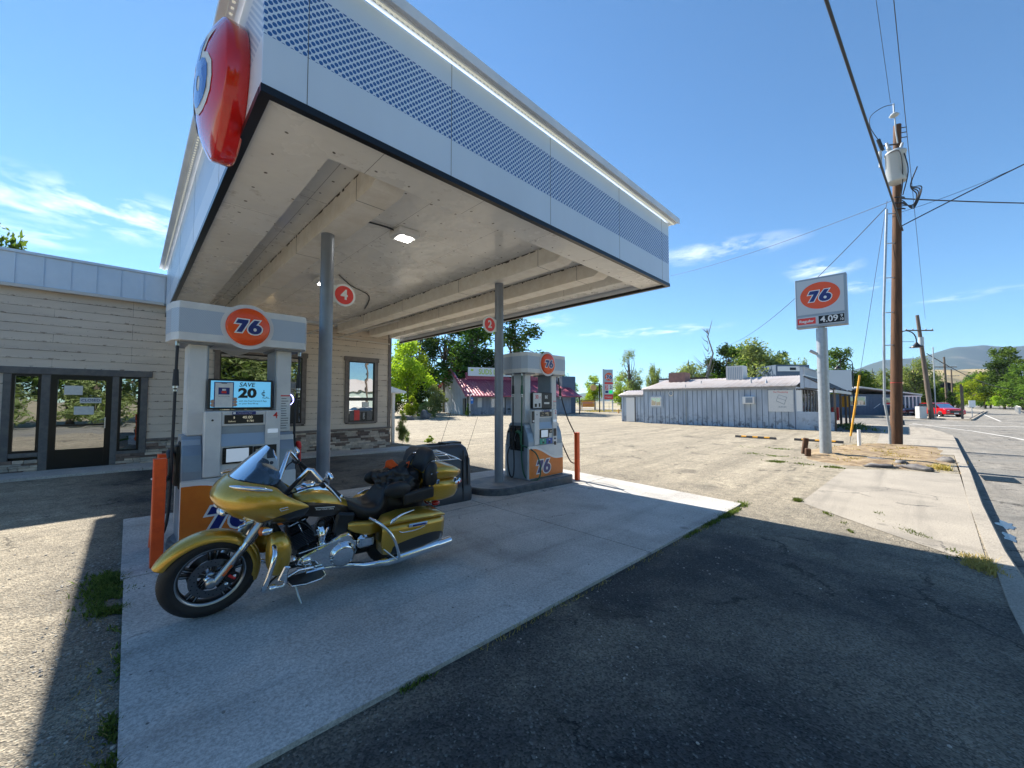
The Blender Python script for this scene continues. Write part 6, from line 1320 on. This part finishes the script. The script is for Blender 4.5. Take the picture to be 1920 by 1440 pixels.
# ---------------------------------------------------------------- cars
def car(x, y, z, rz, paint, lab, suv=True, grp='cars parked along the street'):
    t = empty('parked_car', (x, y, z), lab, 'car', grp, (0, 0, rz)); Lc = 4.55; h = 1.66 if suv else 1.42
    hb = h*.60; A = [(-2.25, .35), (-2.28, .62), (-2.2, .82), (-1.9, .93), (-1.1, hb+.02), (-.9, hb+.04), (1.7, hb+.07), (2.15, hb+.05), (2.25, .75), (2.22, .38)]
    b = B([paint, 'black']); rows = []
    for y_, k, dz in ((-.91, .97, 0), (-.93, 1, 0), (-.86, 1.0, .02), (-.5, 1.005, .05), (0, 1.01, .06), (.5, 1.005, .05), (.86, 1.0, .02), (.93, 1, 0), (.91, .97, 0)): rows.append([(px_*k, y_*(1 if abs(y_) > .87 else 1), pz_+(dz if pz_ > .7 else 0)) for px_, pz_ in A])
    b.grid(rows); b.prism([(p[0]*.965, p[1]) for p in A], 'xz', -.915, -.90, 0); b.prism([(p[0]*.965, p[1]) for p in A], 'xz', .90, .915, 0); b.b2(-2.1, 2.1, -.88, .88, .25, .5, 1)
    G_ = [(-1.15, hb), (-.35, h-.07), (.2, h), (1.3, h-.02), (1.85, h-.12), (2.12, hb+.05)]
    for y0, y1 in ((-.70, .70),): b.grid([[(px_, q, pz_+(.02 if abs(q) < .3 else 0)) for px_, pz_ in G_] for q in (-.74, -.70, -.3, .3, .70, .74)])
    b.prism([(-.45, h-.09), (.2, h-.02), (1.3, h-.04), (1.75, h-.13), (1.6, h-.10), (.2, h-.1)], 'xz', -.78, .78, 0); b.obj('body', t)
    b = B(['glassd'])
    for s in (-1, 1): b.bm.faces.new([b.bm.verts.new((px_, s*(.90-.16*(pz_-hb)/(h-hb)), pz_)) for px_, pz_ in ((-.95, hb+.06), (-.32, h-.11), (.25, h-.07), (1.25, h-.08), (1.65, h-.16), (1.95, hb+.12))])
    b.bm.faces.new([b.bm.verts.new(p_) for p_ in ((-1.16, -.72, hb+.03), (-1.16, .72, hb+.03), (-.40, .64, h-.09), (-.40, -.64, h-.09))]); b.obj('windows', t)
    for cx_ in (-1.40, 1.38):
        for s in (-1, 1):
            b = B(['rubber']); b.lathe([(.22, -.11), (.33, -.11), (.35, -.06), (.35, .06), (.33, .11), (.22, .11)], (cx_, s*.84, .35), (0, s, 0), 0, 28); w = b.obj('wheel', t)
            b = B(['steel', 'black']); b.lathe([(0, .06), (.06, .06), (.22, .10)], (cx_, s*.84, .35), (0, s, 0), 1, 28)
            for k in range(5): a = 2*math.pi*k/5; b.box((cx_+.12*math.cos(a), s*.94, .35+.12*math.sin(a)), (.22, .02, .05), 0, 0, (0, -a, 0))
            b.lathe([(.20, .10), (.225, .115)], (cx_, s*.84, .35), (0, s, 0), 0, 28); b.obj('rim', w)
    for s in (-1, 1):
        b = B(['chrome', 'whitep']); b.ball((-2.12, s*.68, .78), (.14, .2, .08), 0); b.obj('headlight', t); b = B(['taillight']); b.ball((2.18, s*.72, .85), (.08, .18, .1), 0); b.obj('tail_light', t)
    b = B(['black']); b.b2(-2.31, -2.2, -.55, .55, .45, .72); b.obj('grille', t); b = B(['paper']); b.b2(-2.335, -2.31, -.22, .22, .38, .50); b.obj('number_plate', t)
    return t
M['carred'] = mat('car_red', (.50, .008, .012), .2, coat=1); M['cargray'] = mat('car_gray', (.10, .12, .15), .25, metal=.4, coat=1); M['carwhite'] = mat('car_white', (.7, .7, .7), .25, coat=1)
CR = car(69.5, -2.6, -.2, R(32.5), 'carred', 'bright red parked crossover facing right beyond the brown pole')
car(72.3, 1.0, -.2, R(32.5), 'cargray', 'gray parked car half hidden behind the red crossover', False)
# things across the road that the windows reflect
car(17.5, -12.5, -.3, R(4), 'carwhite', 'white car parked across the road, seen only mirrored in the station window', False)
t = empty('white_garage', (20, -27, -.3), 'pale green and white garage across the road, mirrored in the station window', 'building')
M['palegreen'] = mat('pale_green_wall', (.42, .50, .46), .7); b = B(['palegreen', 'whitep', 'tin', 'glassd']); b.b2(-7, 6, -8, 0, 0, 3.4); b.b2(1.2, 4.4, 0, .05, 0, 2.6, 1); b.b2(-2.2, -1.3, 0, .05, 1.4, 2.2, 3); b.prism([(-8, 3.3), (-.5, 5.0), (.4, 3.3)], 'yz', -7.4, 6.4, 2); b.obj('wall', t)
b = B(['oldwood']); b.tube([(0, 0, 0), (0, 0, 11)], .16, 0, 10); b.box((0, 0, 10), (2, .1, .12)); o = b.obj('mirrored_pole'); o.name = 'utility_pole'; o.location = (21.0, -19, -.3); tag(o, 'wooden pole across the road, mirrored in the narrow station window', 'utility pole')
# ---------------------------------------------------------------- trees
def leafmesh(name, mt, blobs, n, ls, seed=0, flat_=.0):
    """blobs: (centre, radii) in unit crown space; leaf-sized quads scattered through each blob, denser toward its shell"""
    r = random.Random(seed); vs, fs = [], []
    tot = sum(b[1][0]*b[1][1]*b[1][2] for b in blobs)
    for c, rad in blobs:
        k = max(12, int(n*(rad[0]*rad[1]*rad[2])/tot))
        for _ in range(k):
            d = Vector((r.gauss(0, 1), r.gauss(0, 1), r.gauss(0, 1))).normalized(); q = r.random()**.45
            nn = .75+.5*noise.noise(d*2.3+Vector(c)*3)
            p = Vector((c[0]+d.x*rad[0]*q*nn, c[1]+d.y*rad[1]*q*nn, c[2]+d.z*rad[2]*q*nn)); s = ls*r.uniform(.6, 1.3)
            u = Vector((r.gauss(0, 1), r.gauss(0, 1), r.gauss(0, .7))).normalized(); v = u.orthogonal().normalized(); v = (Matrix.Rotation(r.random()*6.28, 3, u) @ v)
            i = len(vs); vs += [p-u*s, p-v*s*.42+u*s*.1, p+u*s, p+v*s*.42-u*s*.1]; fs.append((i, i+1, i+2, i+3))
    me = bpy.data.meshes.new(name); me.from_pydata(vs, [], fs); me.materials.append(M[mt]); return me
def limbs(name, mt, h, r0, tips, seed=0, lean=0):
    b = B([mt]); r = random.Random(seed); b.tube([(0, 0, -.2), (lean*.3, 0, h*.3), (lean*.7, .05*h*(r.random()-.5), h*.6), (lean, 0, h*.85)], [r0, r0*.75, r0*.5, r0*.12], 0, 10)
    for t_ in tips:
        k = r.uniform(.25, .6); p0 = Vector((lean*k, 0, h*k)); p1 = Vector(t_); m_ = p0.lerp(p1, .5)+Vector((r.uniform(-.1, .1), r.uniform(-.1, .1), .06))*h*.5
        b.tube([p0, m_, p1], [r0*.38, r0*.24, r0*.05], 0, 6, sm=3)
    return b
PROTO = {}
def proto(kind):
    if kind in PROTO: return PROTO[kind]
    r = random.Random(hash(kind) % 1000 if False else sum(map(ord, kind)))
    spec = dict(broad=(22, .50, .30, 7500, .022, 'leaf'), dark=(24, .5, .3, 8000, .021, 'leafd'), tall=(24, .30, .40, 5200, .019, 'leaf'), airy=(34, .46, .38, 4600, .017, 'leafd'), lime=(24, .52, .30, 7500, .021, 'leafl'), bush=(14, .60, .34, 5200, .030, 'leafl'), graybush=(26, .55, .40, 7500, .024, 'leafg'), sparse=(26, .34, .42, 2600, .013, 'leafg'), graytree=(28, .40, .34, 6500, .018, 'leafg'), layered=(12, .55, .25, 3200, .030, 'leaf'))
    nb, sx, sz, n, ls, mt = spec[kind]; low = kind in ('bush', 'graybush'); blobs = []; tips = []
    for i in range(nb):
        a = r.random()*6.28; zz = r.uniform(.14 if low else (.10 if kind in ('dark', 'broad', 'lime', 'graytree') else .30), .93); w = sx*(math.sin(min(1, (1.06-zz)/.62)*1.45))*(.8 if kind in ('dark', 'broad', 'lime') and zz < .2 else 1) * (.85 if not low else (1.1-.7*zz)); q = r.uniform(.25, 1)*w
        if kind == 'layered': rad = (r.uniform(.14, .22), r.uniform(.14, .22), .05)
        elif kind in ('airy', 'sparse'): rad = tuple(r.uniform(.06, .12) for _ in range(3))
        else: k = r.uniform(.10, .18); rad = (k, k, k*r.uniform(.7, 1.05))
        c = (q*math.cos(a), q*math.sin(a), zz); blobs.append((c, rad)); tips.append(c)
    if kind not in ('airy', 'sparse', 'layered'): blobs.append(((0, 0, .5 if not low else .4), (sx*.55, sx*.55, .36 if not low else .3)))
    PROTO[kind] = (leafmesh('crown', mt, blobs, n, ls, sum(map(ord, kind))), tips); return PROTO[kind]
TM = {}
def tree(kind, x, y, h, wk, lab, grp=None, rz=None, cat='tree', z=-.2, name='tree', bark='bark'):
    me, tips = proto(kind); t = empty(name, (x, y, z), lab, cat, grp, (0, 0, rnd.random()*6.28 if rz is None else rz))
    o = bpy.data.objects.new('crown', me); col.objects.link(o); o.parent = t; o.scale = (h*wk, h*wk, h)
    key = (kind, bark)
    if key not in TM:
        b = limbs('t', bark, 1, .022 if kind not in ('bush', 'graybush') else .012, tips, 3); bmesh.ops.recalc_face_normals(b.bm, faces=b.bm.faces); m_ = bpy.data.meshes.new('trunk'); b.bm.to_mesh(m_); b.bm.free(); m_.materials.append(M[bark]); TM[key] = m_
    o = bpy.data.objects.new('trunk', TM[key]); col.objects.link(o); o.parent = t; o.scale = (h*wk, h*wk, h); return t
G1 = 'trees behind the laundry'; G2 = 'trees behind the gray building'; G3 = 'trees along the far road'
tree('lime', 23.5, 41.5, 9.2, .85, 'bright lime tree directly right of the station building corner', G1)
tree('dark', 26.0, 43.5, 6.6, 1.0, 'dense dark bushy tree left of the laundry gable', G1)
tree('dark', 22.0, 44.0, 6.0, 1.0, 'low dark tree under the lime tree beside the station corner', G1)
tree('lime', 29.5, 52.0, 10.8, .8, 'tall yellow green tree behind the laundry gable', G1)
tree('airy', 32.7, 54.0, 14.2, 1.09, 'thin see-through tree just left of the largest tree', G1)
tree('airy', 37.0, 53.5, 15.5, 1.15, 'tall open tree above the laundry sign', G1)
tree('tall', 39.6, 49.3, 16.0, 1.32, 'largest tree with a visible pale trunk behind the laundry roof', G1)
tree('airy', 44.8, 44.8, 17.0, 1.21, 'tall open dark tree right of the far canopy column', G1)
tree('dark', 42.5, 47.0, 9.0, .9, 'low dark tree filling behind the laundry roof near the column', G1)
tree('bush', 20.4, 35.4, 2.3, 1.1, 'small lime bush beside the dark boulder', 'bushes in front of the laundry', cat='bush', name='bush')
tree('graybush', 24.6, 37.4, 3.9, 1.0, 'large feathery gray green bush in front of the laundry gable', 'bushes in front of the laundry', cat='bush', name='bush')
tree('graybush', 22.7, 36.4, 1.9, 1.0, 'low gray green bush left of the large feathery one', 'bushes in front of the laundry', cat='bush', name='bush')
tree('dark', 28.9, 37.0, 1.6, .5, 'small dark shrub beside the blue parking sign', 'bushes in front of the laundry', cat='bush', name='bush')
rockobj(21.6, 34.6, (.62, .5, .65), 'large dark boulder between the bushes near the laundry', seed=3, grp='boulders by the bushes'); rockobj(19.2, 34.0, (.7, .4, .32), 'low dark boulder left of the large one near the laundry', seed=6, grp='boulders by the bushes')
tree('lime', 68.5, 52.5, 7.0, 1.0, 'lime tree above the orange sign', G2); tree('lime', 72.5, 48.0, 7.4, .9, 'lime tree directly left of the totem sign', G2); tree('lime', 64.0, 55.5, 5.0, 1.2, 'low lime tree beyond the laundry roof end', G2)
tree('lime', 77.5, 44.5, 7.4, 1.0, 'yellow green tree right of the totem sign', G2); tree('dark', 80.0, 42.0, 5.4, 1.2, 'dark low tree behind the totem sign legs', G2)
tree('sparse', 68.7, 37.6, 12.3, .85, 'sparse upright tree with bare twigs left of the gray building', G2); tree('graytree', 69.6, 37.2, 7.6, .8, 'leafy lower tree mixed with the sparse upright tree', G2)
tree('graytree', 77.0, 36.4, 11.6, .42, 'narrow pale green tree above the white annex panel', G2)
tree('graytree', 74.0, 33.0, 7.2, .45, 'small pale tree over the gray building roof left end', G2)
tree('graytree', 62.0, 23.8, 9.8, 1.0, 'pale leafy tree left of the dead branching tree', G2); tree('dark', 68.0, 20.6, 10.9, 1.0, 'dark rounded tree behind the rooftop cooler', G2); tree('dark', 67.0, 22.5, 8.9, .8, 'dark tree between the dead tree and the cooler', G2)
tree('graytree', 66.2, 15.8, 13.2, 1.0, 'tall pale green poplar like tree right of the rooftop cooler', G2); tree('leaf' if False else 'broad', 67.0, 18.0, 10.2, .9, 'mid green tree left of the tall poplar like tree', G2); tree('airy', 77.1, 14.2, 10.4, .75, 'dark open tree right of the tall poplar like tree', G2)
tree('graytree', 83.5, 13.0, 11.3, .32, 'narrow tree left of the price sign pole top', G2); tree('broad', 81.4, 7.4, 10.3, .85, 'spreading green tree right of the price sign pole', G2); tree('dark', 84.5, 8.5, 7.0, 1.1, 'dark tree mass behind the dark blue house', G2)
tree('dark', 88.0, 5.0, 7.0, 1.0, 'dark tree directly behind the street lamp by the blue house', G2); tree('graytree', 92.5, 4.2, 8.9, .95, 'pale conical tree left of the brown pole', G3); tree('graytree', 91.0, 2.3, 7.6, .8, 'pale green tree hidden behind the brown pole', G3)
tree('graytree', 92.1, -.8, 10.8, .8, 'tall pale tree right of the brown pole', G3); tree('dark', 95.0, -2.4, 5.8, 1.1, 'dark bushy tree above the red car', G3); tree('broad', 101, -3.2, 5.2, 1.0, 'mid green bush like tree behind the leaning pole', G3); tree('bush', 112, -4.8, 4.2, 1.0, 'lime bush right of the leaning pole base', G3); tree('dark', 105, -5.2, 3.6, 1.2, 'low dark bush beside the far wooden poles', G3)
tree('broad', 176, -19.0, 17, .85, 'tallest rounded green tree at the right edge', G3); tree('lime', 156, -13.8, 8.5, 1.3, 'bright yellow tree below the dry hill', G3); tree('dark', 150, -16.2, 12.0, 1.0, 'dark tree mass at the far right edge', G3)
tree('broad', 163, -12.2, 9.0, 1.1, 'green tree left of the bright yellow tree', G3); tree('broad', 138, -17.4, 10.0, 1.1, 'broad green tree overhanging the guard rail', G3); tree('dark', 170, -16, 9.0, 1.2, 'dark green tree behind the bright yellow tree', G3); tree('broad', 128, -17.8, 8.5, 1.0, 'nearest green tree at the right edge above the guard rail', G3); tree('bush', 147, -15.2, 4.4, 1.1, 'low lime bush under the far right trees', G3); tree('broad', 185, -13.5, 8.0, 1.3, 'distant green tree at the end of the road', G3)
tree('broad', -8.9, 46.6, 18.5, .48, 'leafy tree behind the station roof at the left edge of the picture')
# dead tree
t = empty('dead_tree', (61.1, 21.3, -.2), 'tall bare dead tree with forked branches behind the gray building', 'tree')
b = B(['deadwood']); b.tube([(0, 0, 0), (.3, -.2, 5), (1.2, -1.0, 9), (.6, -.5, 11.5), (1.1, -1.0, 14)], [.25, .2, .12, .08, .03], 0, 8); rr_ = random.Random(5)
for k in range(26):
    z0 = rr_.uniform(4, 12.5); a = rr_.uniform(-1, 1)*2.2; c = Vector((.6, -.5, z0)); L_ = rr_.uniform(1.2, 3.6)*(1.2-z0/14); e = c+Vector((-L_*.75*math.cos(a), L_*.75*math.cos(a), L_*.8)); b.tube([c, c.lerp(e, .5)+Vector((0, 0, -.15*L_)), e], [.07, .045, .012], 0, 5)
b.obj('trunk', t)
# trees behind the camera, across the road (they show in the station windows)
for i, (x, y, h, k, lab) in enumerate([(-9, -19, 10, 'graytree', ''), (-15, -22, 11, 'dark', ''), (-3.5, -21, 9.5, 'tall', ''), (6.5, -22, 11, 'tall', ''), (-22, -20, 9, 'lime', ''), (12.5, -24, 11, 'graytree', ''), (-7, -17, 4.5, 'graybush', ''), (-2, -18, 4, 'graybush', ''), (2.5, -23, 11, 'graytree', ''), (9.5, -19, 5, 'graybush', '')]):
    tree(k, x, y, h*1.2, 1.35, ['gray green tree across the road mirrored in the left sidelight', 'dark tree across the road mirrored at the left edge', 'green tree across the road mirrored in the door glass', 'pale tree across the road mirrored in the wide station window', 'lime tree across the road far left, only in reflections', 'green tree behind the mirrored garage', 'low bush across the road mirrored in the left sidelight', 'low bush across the road mirrored in the door glass', 'gray green tree mirrored above the SAVE 20 screen', 'round bush across the road mirrored in the wide station window'][i], 'trees across the road behind the photographer', z=-.3)
# ---------------------------------------------------------------- hills
def terrain(name, x0, x1, y0, y1, fn, mt, nx=140, ny=60):
    b = B([mt]); b.grid([[(x0+(x1-x0)*i/nx, y0+(y1-y0)*j/ny, fn(x0+(x1-x0)*i/nx, y0+(y1-y0)*j/ny)) for j in range(ny+1)] for i in range(nx+1)]); return tag(b.obj(name), kind='structure')
M['dryhill'] = mat('dry_hill', (.36, .28, .15), .95, c2=(.20, .17, .10), sc_=.05, det=8); M['forest'] = mat('forest_hill', (.025, .045, .03), .95, c2=(.14, .13, .09), sc_=.0022, lo=.56, hi=.68, det=10)
hx, hy = 640., -38.
def dry(x, y):
    f = x*.70+y*.713; r = x*.713-y*.70; d = (f-410)/150; px = 960+729*r/max(f, 1)
    prof = 34*max(0, min(1, (px-1640)/75))*max(0, 1-max(0, (px-1865)/170)) if px < 2300 else 0
    return -1+prof*max(0, 1-d*d)**.7*(1+.10*noise.noise(Vector((x*.02, y*.02, 0)))) + 1.5*noise.noise(Vector((x*.05, y*.05, 2)))*(prof > 3)
terrain('dry_hill', 430, 900, -260, 60, dry, 'dryhill', 200, 140)
RIDGE = [(900, 20), (1060, 60), (1110, 95), (1170, 110), (1240, 135), (1300, 110), (1400, 120), (1440, 150), (1560, 280), (1615, 345), (1660, 440), (1720, 447), (1760, 497), (1800, 540), (1850, 580), (1885, 572), (1920, 566), (2000, 620), (2200, 600), (2600, 300)]
def ridge(px):
    for (a, ha), (c, hc) in zip(RIDGE, RIDGE[1:]):
        if a <= px <= c: t_ = (px-a)/(c-a); return ha+(hc-ha)*t_
    return 20
b = B(['forest']); rows = []
for i in range(260):
    px = 1000+1180*i/259; r = (px-960)/729.; row = []
    for j in range(40):
        f = 2500+60*j if j < 30 else 2500+60*30+120*(j-30); k = min(1, (f-2500)/1500); X = .70*f+.713*r*f; Y = .713*f-.70*r*f
        hgt = ridge(px)*(k**1.1)*(f/4000.)*(1 if f <= 4000 else max(.2, 1-(f-4000)/2500)); n_ = noise.noise(Vector((X*.0016, Y*.0016, 0)))+.5*noise.noise(Vector((X*.004, Y*.004, 5))); row.append((X, Y, -3+hgt*(1+.22*n_*(1-k*.75))))
    rows.append(row)
b.grid(rows); tag(b.obj('mountain'), kind='structure')
# ---------------------------------------------------------------- weeds
def grass(name, pts, n, h, mt, lab=None, seed=1, spread=.06, w=.006):
    r = random.Random(seed); vs, fs = [], []
    for _ in range(n):
        i = r.randrange(len(pts)-1); t_ = r.random(); a, c = pts[i], pts[i+1]; wd = spread if len(a) < 3 else a[2]+(c[2]-a[2])*t_
        x = a[0]+(c[0]-a[0])*t_+r.gauss(0, wd*.5); y = a[1]+(c[1]-a[1])*t_+r.gauss(0, wd*.5); nn = noise.noise(Vector((x*3, y*3, seed)))
        if nn+.25*noise.noise(Vector((x*11, y*11, seed))) < .0: continue
        z = gz(x)-.01; hh = h*r.uniform(.2, 1)**1.5*(1.1+nn); an = r.random()*6.28; dx, dy = math.cos(an)*w, math.sin(an)*w; lx, ly = r.gauss(0, .45)*hh, r.gauss(0, .45)*hh
        k = len(vs); vs += [(x-dx, y-dy, z), (x+dx, y+dy, z), (x+lx*.5+dx*.7, y+ly*.5+dy*.7, z+hh*.6), (x+lx*.5-dx*.7, y+ly*.5-dy*.7, z+hh*.6), (x+lx, y+ly, z+hh*.85)]; fs += [(k, k+1, k+2, k+3), (k+3, k+2, k+4)]
    me = bpy.data.meshes.new(name); me.from_pydata(vs, [], fs); me.materials.append(M[mt]); o = bpy.data.objects.new(name, me); col.objects.link(o); return tag(o, lab, 'weeds', kind='stuff')
grass('weed_patch', [(-.10, 5.35, .12), (-.06, 4.9, .2), (-.05, 4.5, .14), (.02, 4.35, .06)], 5000, .055, 'grass', 'largest dark weed clump at the left pad edge beside the orange bollards', 2)
grass('weed_patch', [(.0, 5.1, .05), (.35, 5.07, .03), (.6, 5.06, .02)], 700, .05, 'grass', 'thin weeds growing in the pad joint behind the front wheel', 3)
grass('weed_patch', [(-.06, 4.05, .08), (-.07, 3.7, .12), (-.04, 3.35, .05)], 2200, .05, 'grass', 'second weed clump at the left pad edge nearer the camera', 4)
grass('weed_patch', [(-.02, 2.95, .03), (-.02, 2.5, .05)], 500, .05, 'grass', 'small weeds at the left pad edge at the bottom of the picture', 5)
grass('weed_patch', [(7.9, 2.12, .12), (7.45, 2.08, .05), (6.9, 2.07, .08), (6.2, 2.09, .05), (5.2, 2.09, .03)], 2600, .055, 'grass', 'weeds along the right pad edge at its far corner', 6)
grass('weed_patch', [(1.15, 2.10, .02), (1.45, 2.10, .05), (1.6, 2.1, .01)], 300, .045, 'grass', 'small weed tuft on the right pad edge nearest the camera', 7)
grass('weed_patch', [(2.1, 2.1, .01), (3.4, 2.1, .02)], 160, .03, 'grass', 'sparse sprigs midway along the right pad edge', 8)
grass('weed_patch', [(9.3, .55, .05), (8.3, .28, .10), (7.4, -.25, .10), (6.7, -.45, .16)], 1500, .045, 'grass', 'weeds along the near joint of the driveway apron', 9)
grass('weed_patch', [(7.0, -.50, .18), (6.5, -.52, .14)], 1200, .07, 'grassdry', 'dry yellow weeds where the apron meets the kerb', 10)
grass('weed_patch', [(8.3, 1.05, .04), (7.7, .75, .06), (7.2, .6, .02)], 700, .05, 'grass', 'faint weeds in the asphalt crack right of the pad', 11)
grass('weed_patch', [(13.9, 1.3, .15), (14.0, 2.6, .25), (14.0, 3.2, .1)], 1500, .06, 'grass', 'bright grass strip at the near edge of the dirt island', 12, w=.012)
grass('weed_patch', [(15.6, 3.9, .25), (15.3, 2.8, .3)], 800, .05, 'grass', 'bright grass patch left of the price sign', 13, w=.012)
grass('weed_patch', [(17.8, 4.6, .3), (17.9, 3.1, .35)], 700, .05, 'grass', 'farther bright grass patch left of the price sign', 14, w=.012)
grass('weed_patch', [(8.75, 1.47, .08), (8.9, 1.5, .05)], 350, .07, 'grass', 'tiny grass tuft at the near corner of the apron', 15)
grass('dry_stalks', [(-.18, 5.2, .25), (-.1, 4.5, .2), (-.1, 3.6, .18), (-.06, 2.6, .1)], 450, .045, 'grassdry', 'dry straw stalks mixed through the weeds at the left pad edge', 21, w=.003)
grass('dry_stalks', [(7.9, 2.10, .1), (6.0, 2.07, .06), (3.5, 2.08, .03), (1.2, 2.09, .03)], 900, .05, 'grassdry', 'dry straw stalks along the right pad edge', 22, w=.003)
def gravel(lab, areas, n, seed):
    r = random.Random(seed); b = B(['rock', 'walk']); t8 = bmesh.new(); bmesh.ops.create_icosphere(t8, subdivisions=1, radius=1); V = [v.co.copy() for v in t8.verts]; F = [[v.index for v in f.verts] for f in t8.faces]; t8.free()
    vs, fs = [], []
    for _ in range(n):
        x0, x1, y0, y1 = areas[r.randrange(len(areas))]; x = r.uniform(x0, x1); y = r.uniform(y0, y1)
        if noise.noise(Vector((x*.9, y*.9, seed))) < -.05: continue
        s = .0035+.010*r.random()**4; k = len(vs); sx, sy = r.uniform(.7, 1.3), r.uniform(.7, 1.3); z = gz(x)+.002+(.03 if 0 < x < 7.7 and 2.12 < y < 7.5 else 0)
        vs += [(x+v.x*s*sx, y+v.y*s*sy, z+v.z*s*.6) for v in V]; fs += [[k+i for i in f] for f in F]
    b.bm.free(); me = bpy.data.meshes.new('gravel'); me.from_pydata(vs, [], fs); me.materials.append(M['pebble']); o = bpy.data.objects.new('gravel', me); col.objects.link(o); tag(o, lab, 'gravel', kind='stuff')
M['pebble'] = mat('pebble', (.20, .19, .18), .85, c2=(.42, .39, .34), sc_=7, lo=.45, hi=.55)
gravel('loose gravel crumbs on the asphalt left of the pad', [(-2.5, 0, 1.5, 7), (-.4, 0, 2, 6)], 1500, 5)
gravel('loose gravel crumbs on the dark asphalt right of the pad', [(.5, 7, -.4, 2.05), (2, 9, 1.2, 2.1), (7.8, 12, .2, 4)], 900, 6)
gravel('grit scattered on the concrete pad', [(.1, 7.5, 2.2, 5), (.1, 7.5, 4.6, 5.2)], 350, 7)
gravel('loose stones around the dirt island', [(14.2, 17, -.8, 2.6), (15, 24, -.9, 2.5)], 1500, 8)
grass('dry_grass', [(16, .8, .9), (19, .9, 1.2), (22, .6, .9)], 14000, .09, 'grassdry', 'dry straw coloured grass over the dirt island', 16, w=.012)
grass('weed_patch', [(15.3, -.3, .25), (15.8, -.7, .2)], 900, .16, 'grassdry', 'gray green weeds at the kerb end of the dirt island', 17, w=.012)
grass('weed_patch', [(32, 2.2, .9), (35, 2.8, .9), (37, 3.0, .6)], 3500, .3, 'grass', 'green ground cover on the dark planting bed', 18, w=.03)
grass('dry_verge', [(60, 41, 2.0), (64, 36, 2.2), (56, 38, 1.5)], 2500, .3, 'grassdry', 'dry verge grass under the totem sign', 19, w=.04)
tree('graybush', 8.2, 14.9, 1.35, .55, 'tall leafy weed growing beside the station corner', cat='weed', name='weed_plant', z=-.18)
tree('bush', 9.2, 14.4, .35, 1.6, 'low yellow flowering weed at the right end of the station walk', cat='weed', name='weed_plant', z=-.18)
# stone on the left apron
rockobj(-.85, 3.75, (.035, .028, .02), 'small dark stone lying on the sunlit asphalt at the left', seed=4)
# ---------------------------------------------------------------- air
hm = bpy.data.materials.new('air'); hm.use_nodes = True; t_ = hm.node_tree; t_.nodes.clear(); o_ = N(t_, 'ShaderNodeOutputMaterial'); pv = N(t_, 'ShaderNodeVolumePrincipled'); pv.inputs['Color'].default_value = (.50, .70, 1, 1); pv.inputs['Density'].default_value = .00006; pv.inputs['Anisotropy'].default_value = .2; t_.links.new(pv.outputs[0], o_.inputs['Volume'])
b = B([hm]); b.b2(-400, 7600, -4200, 4500, -5, 660); hz = b.obj('haze'); tag(hz, kind='stuff')
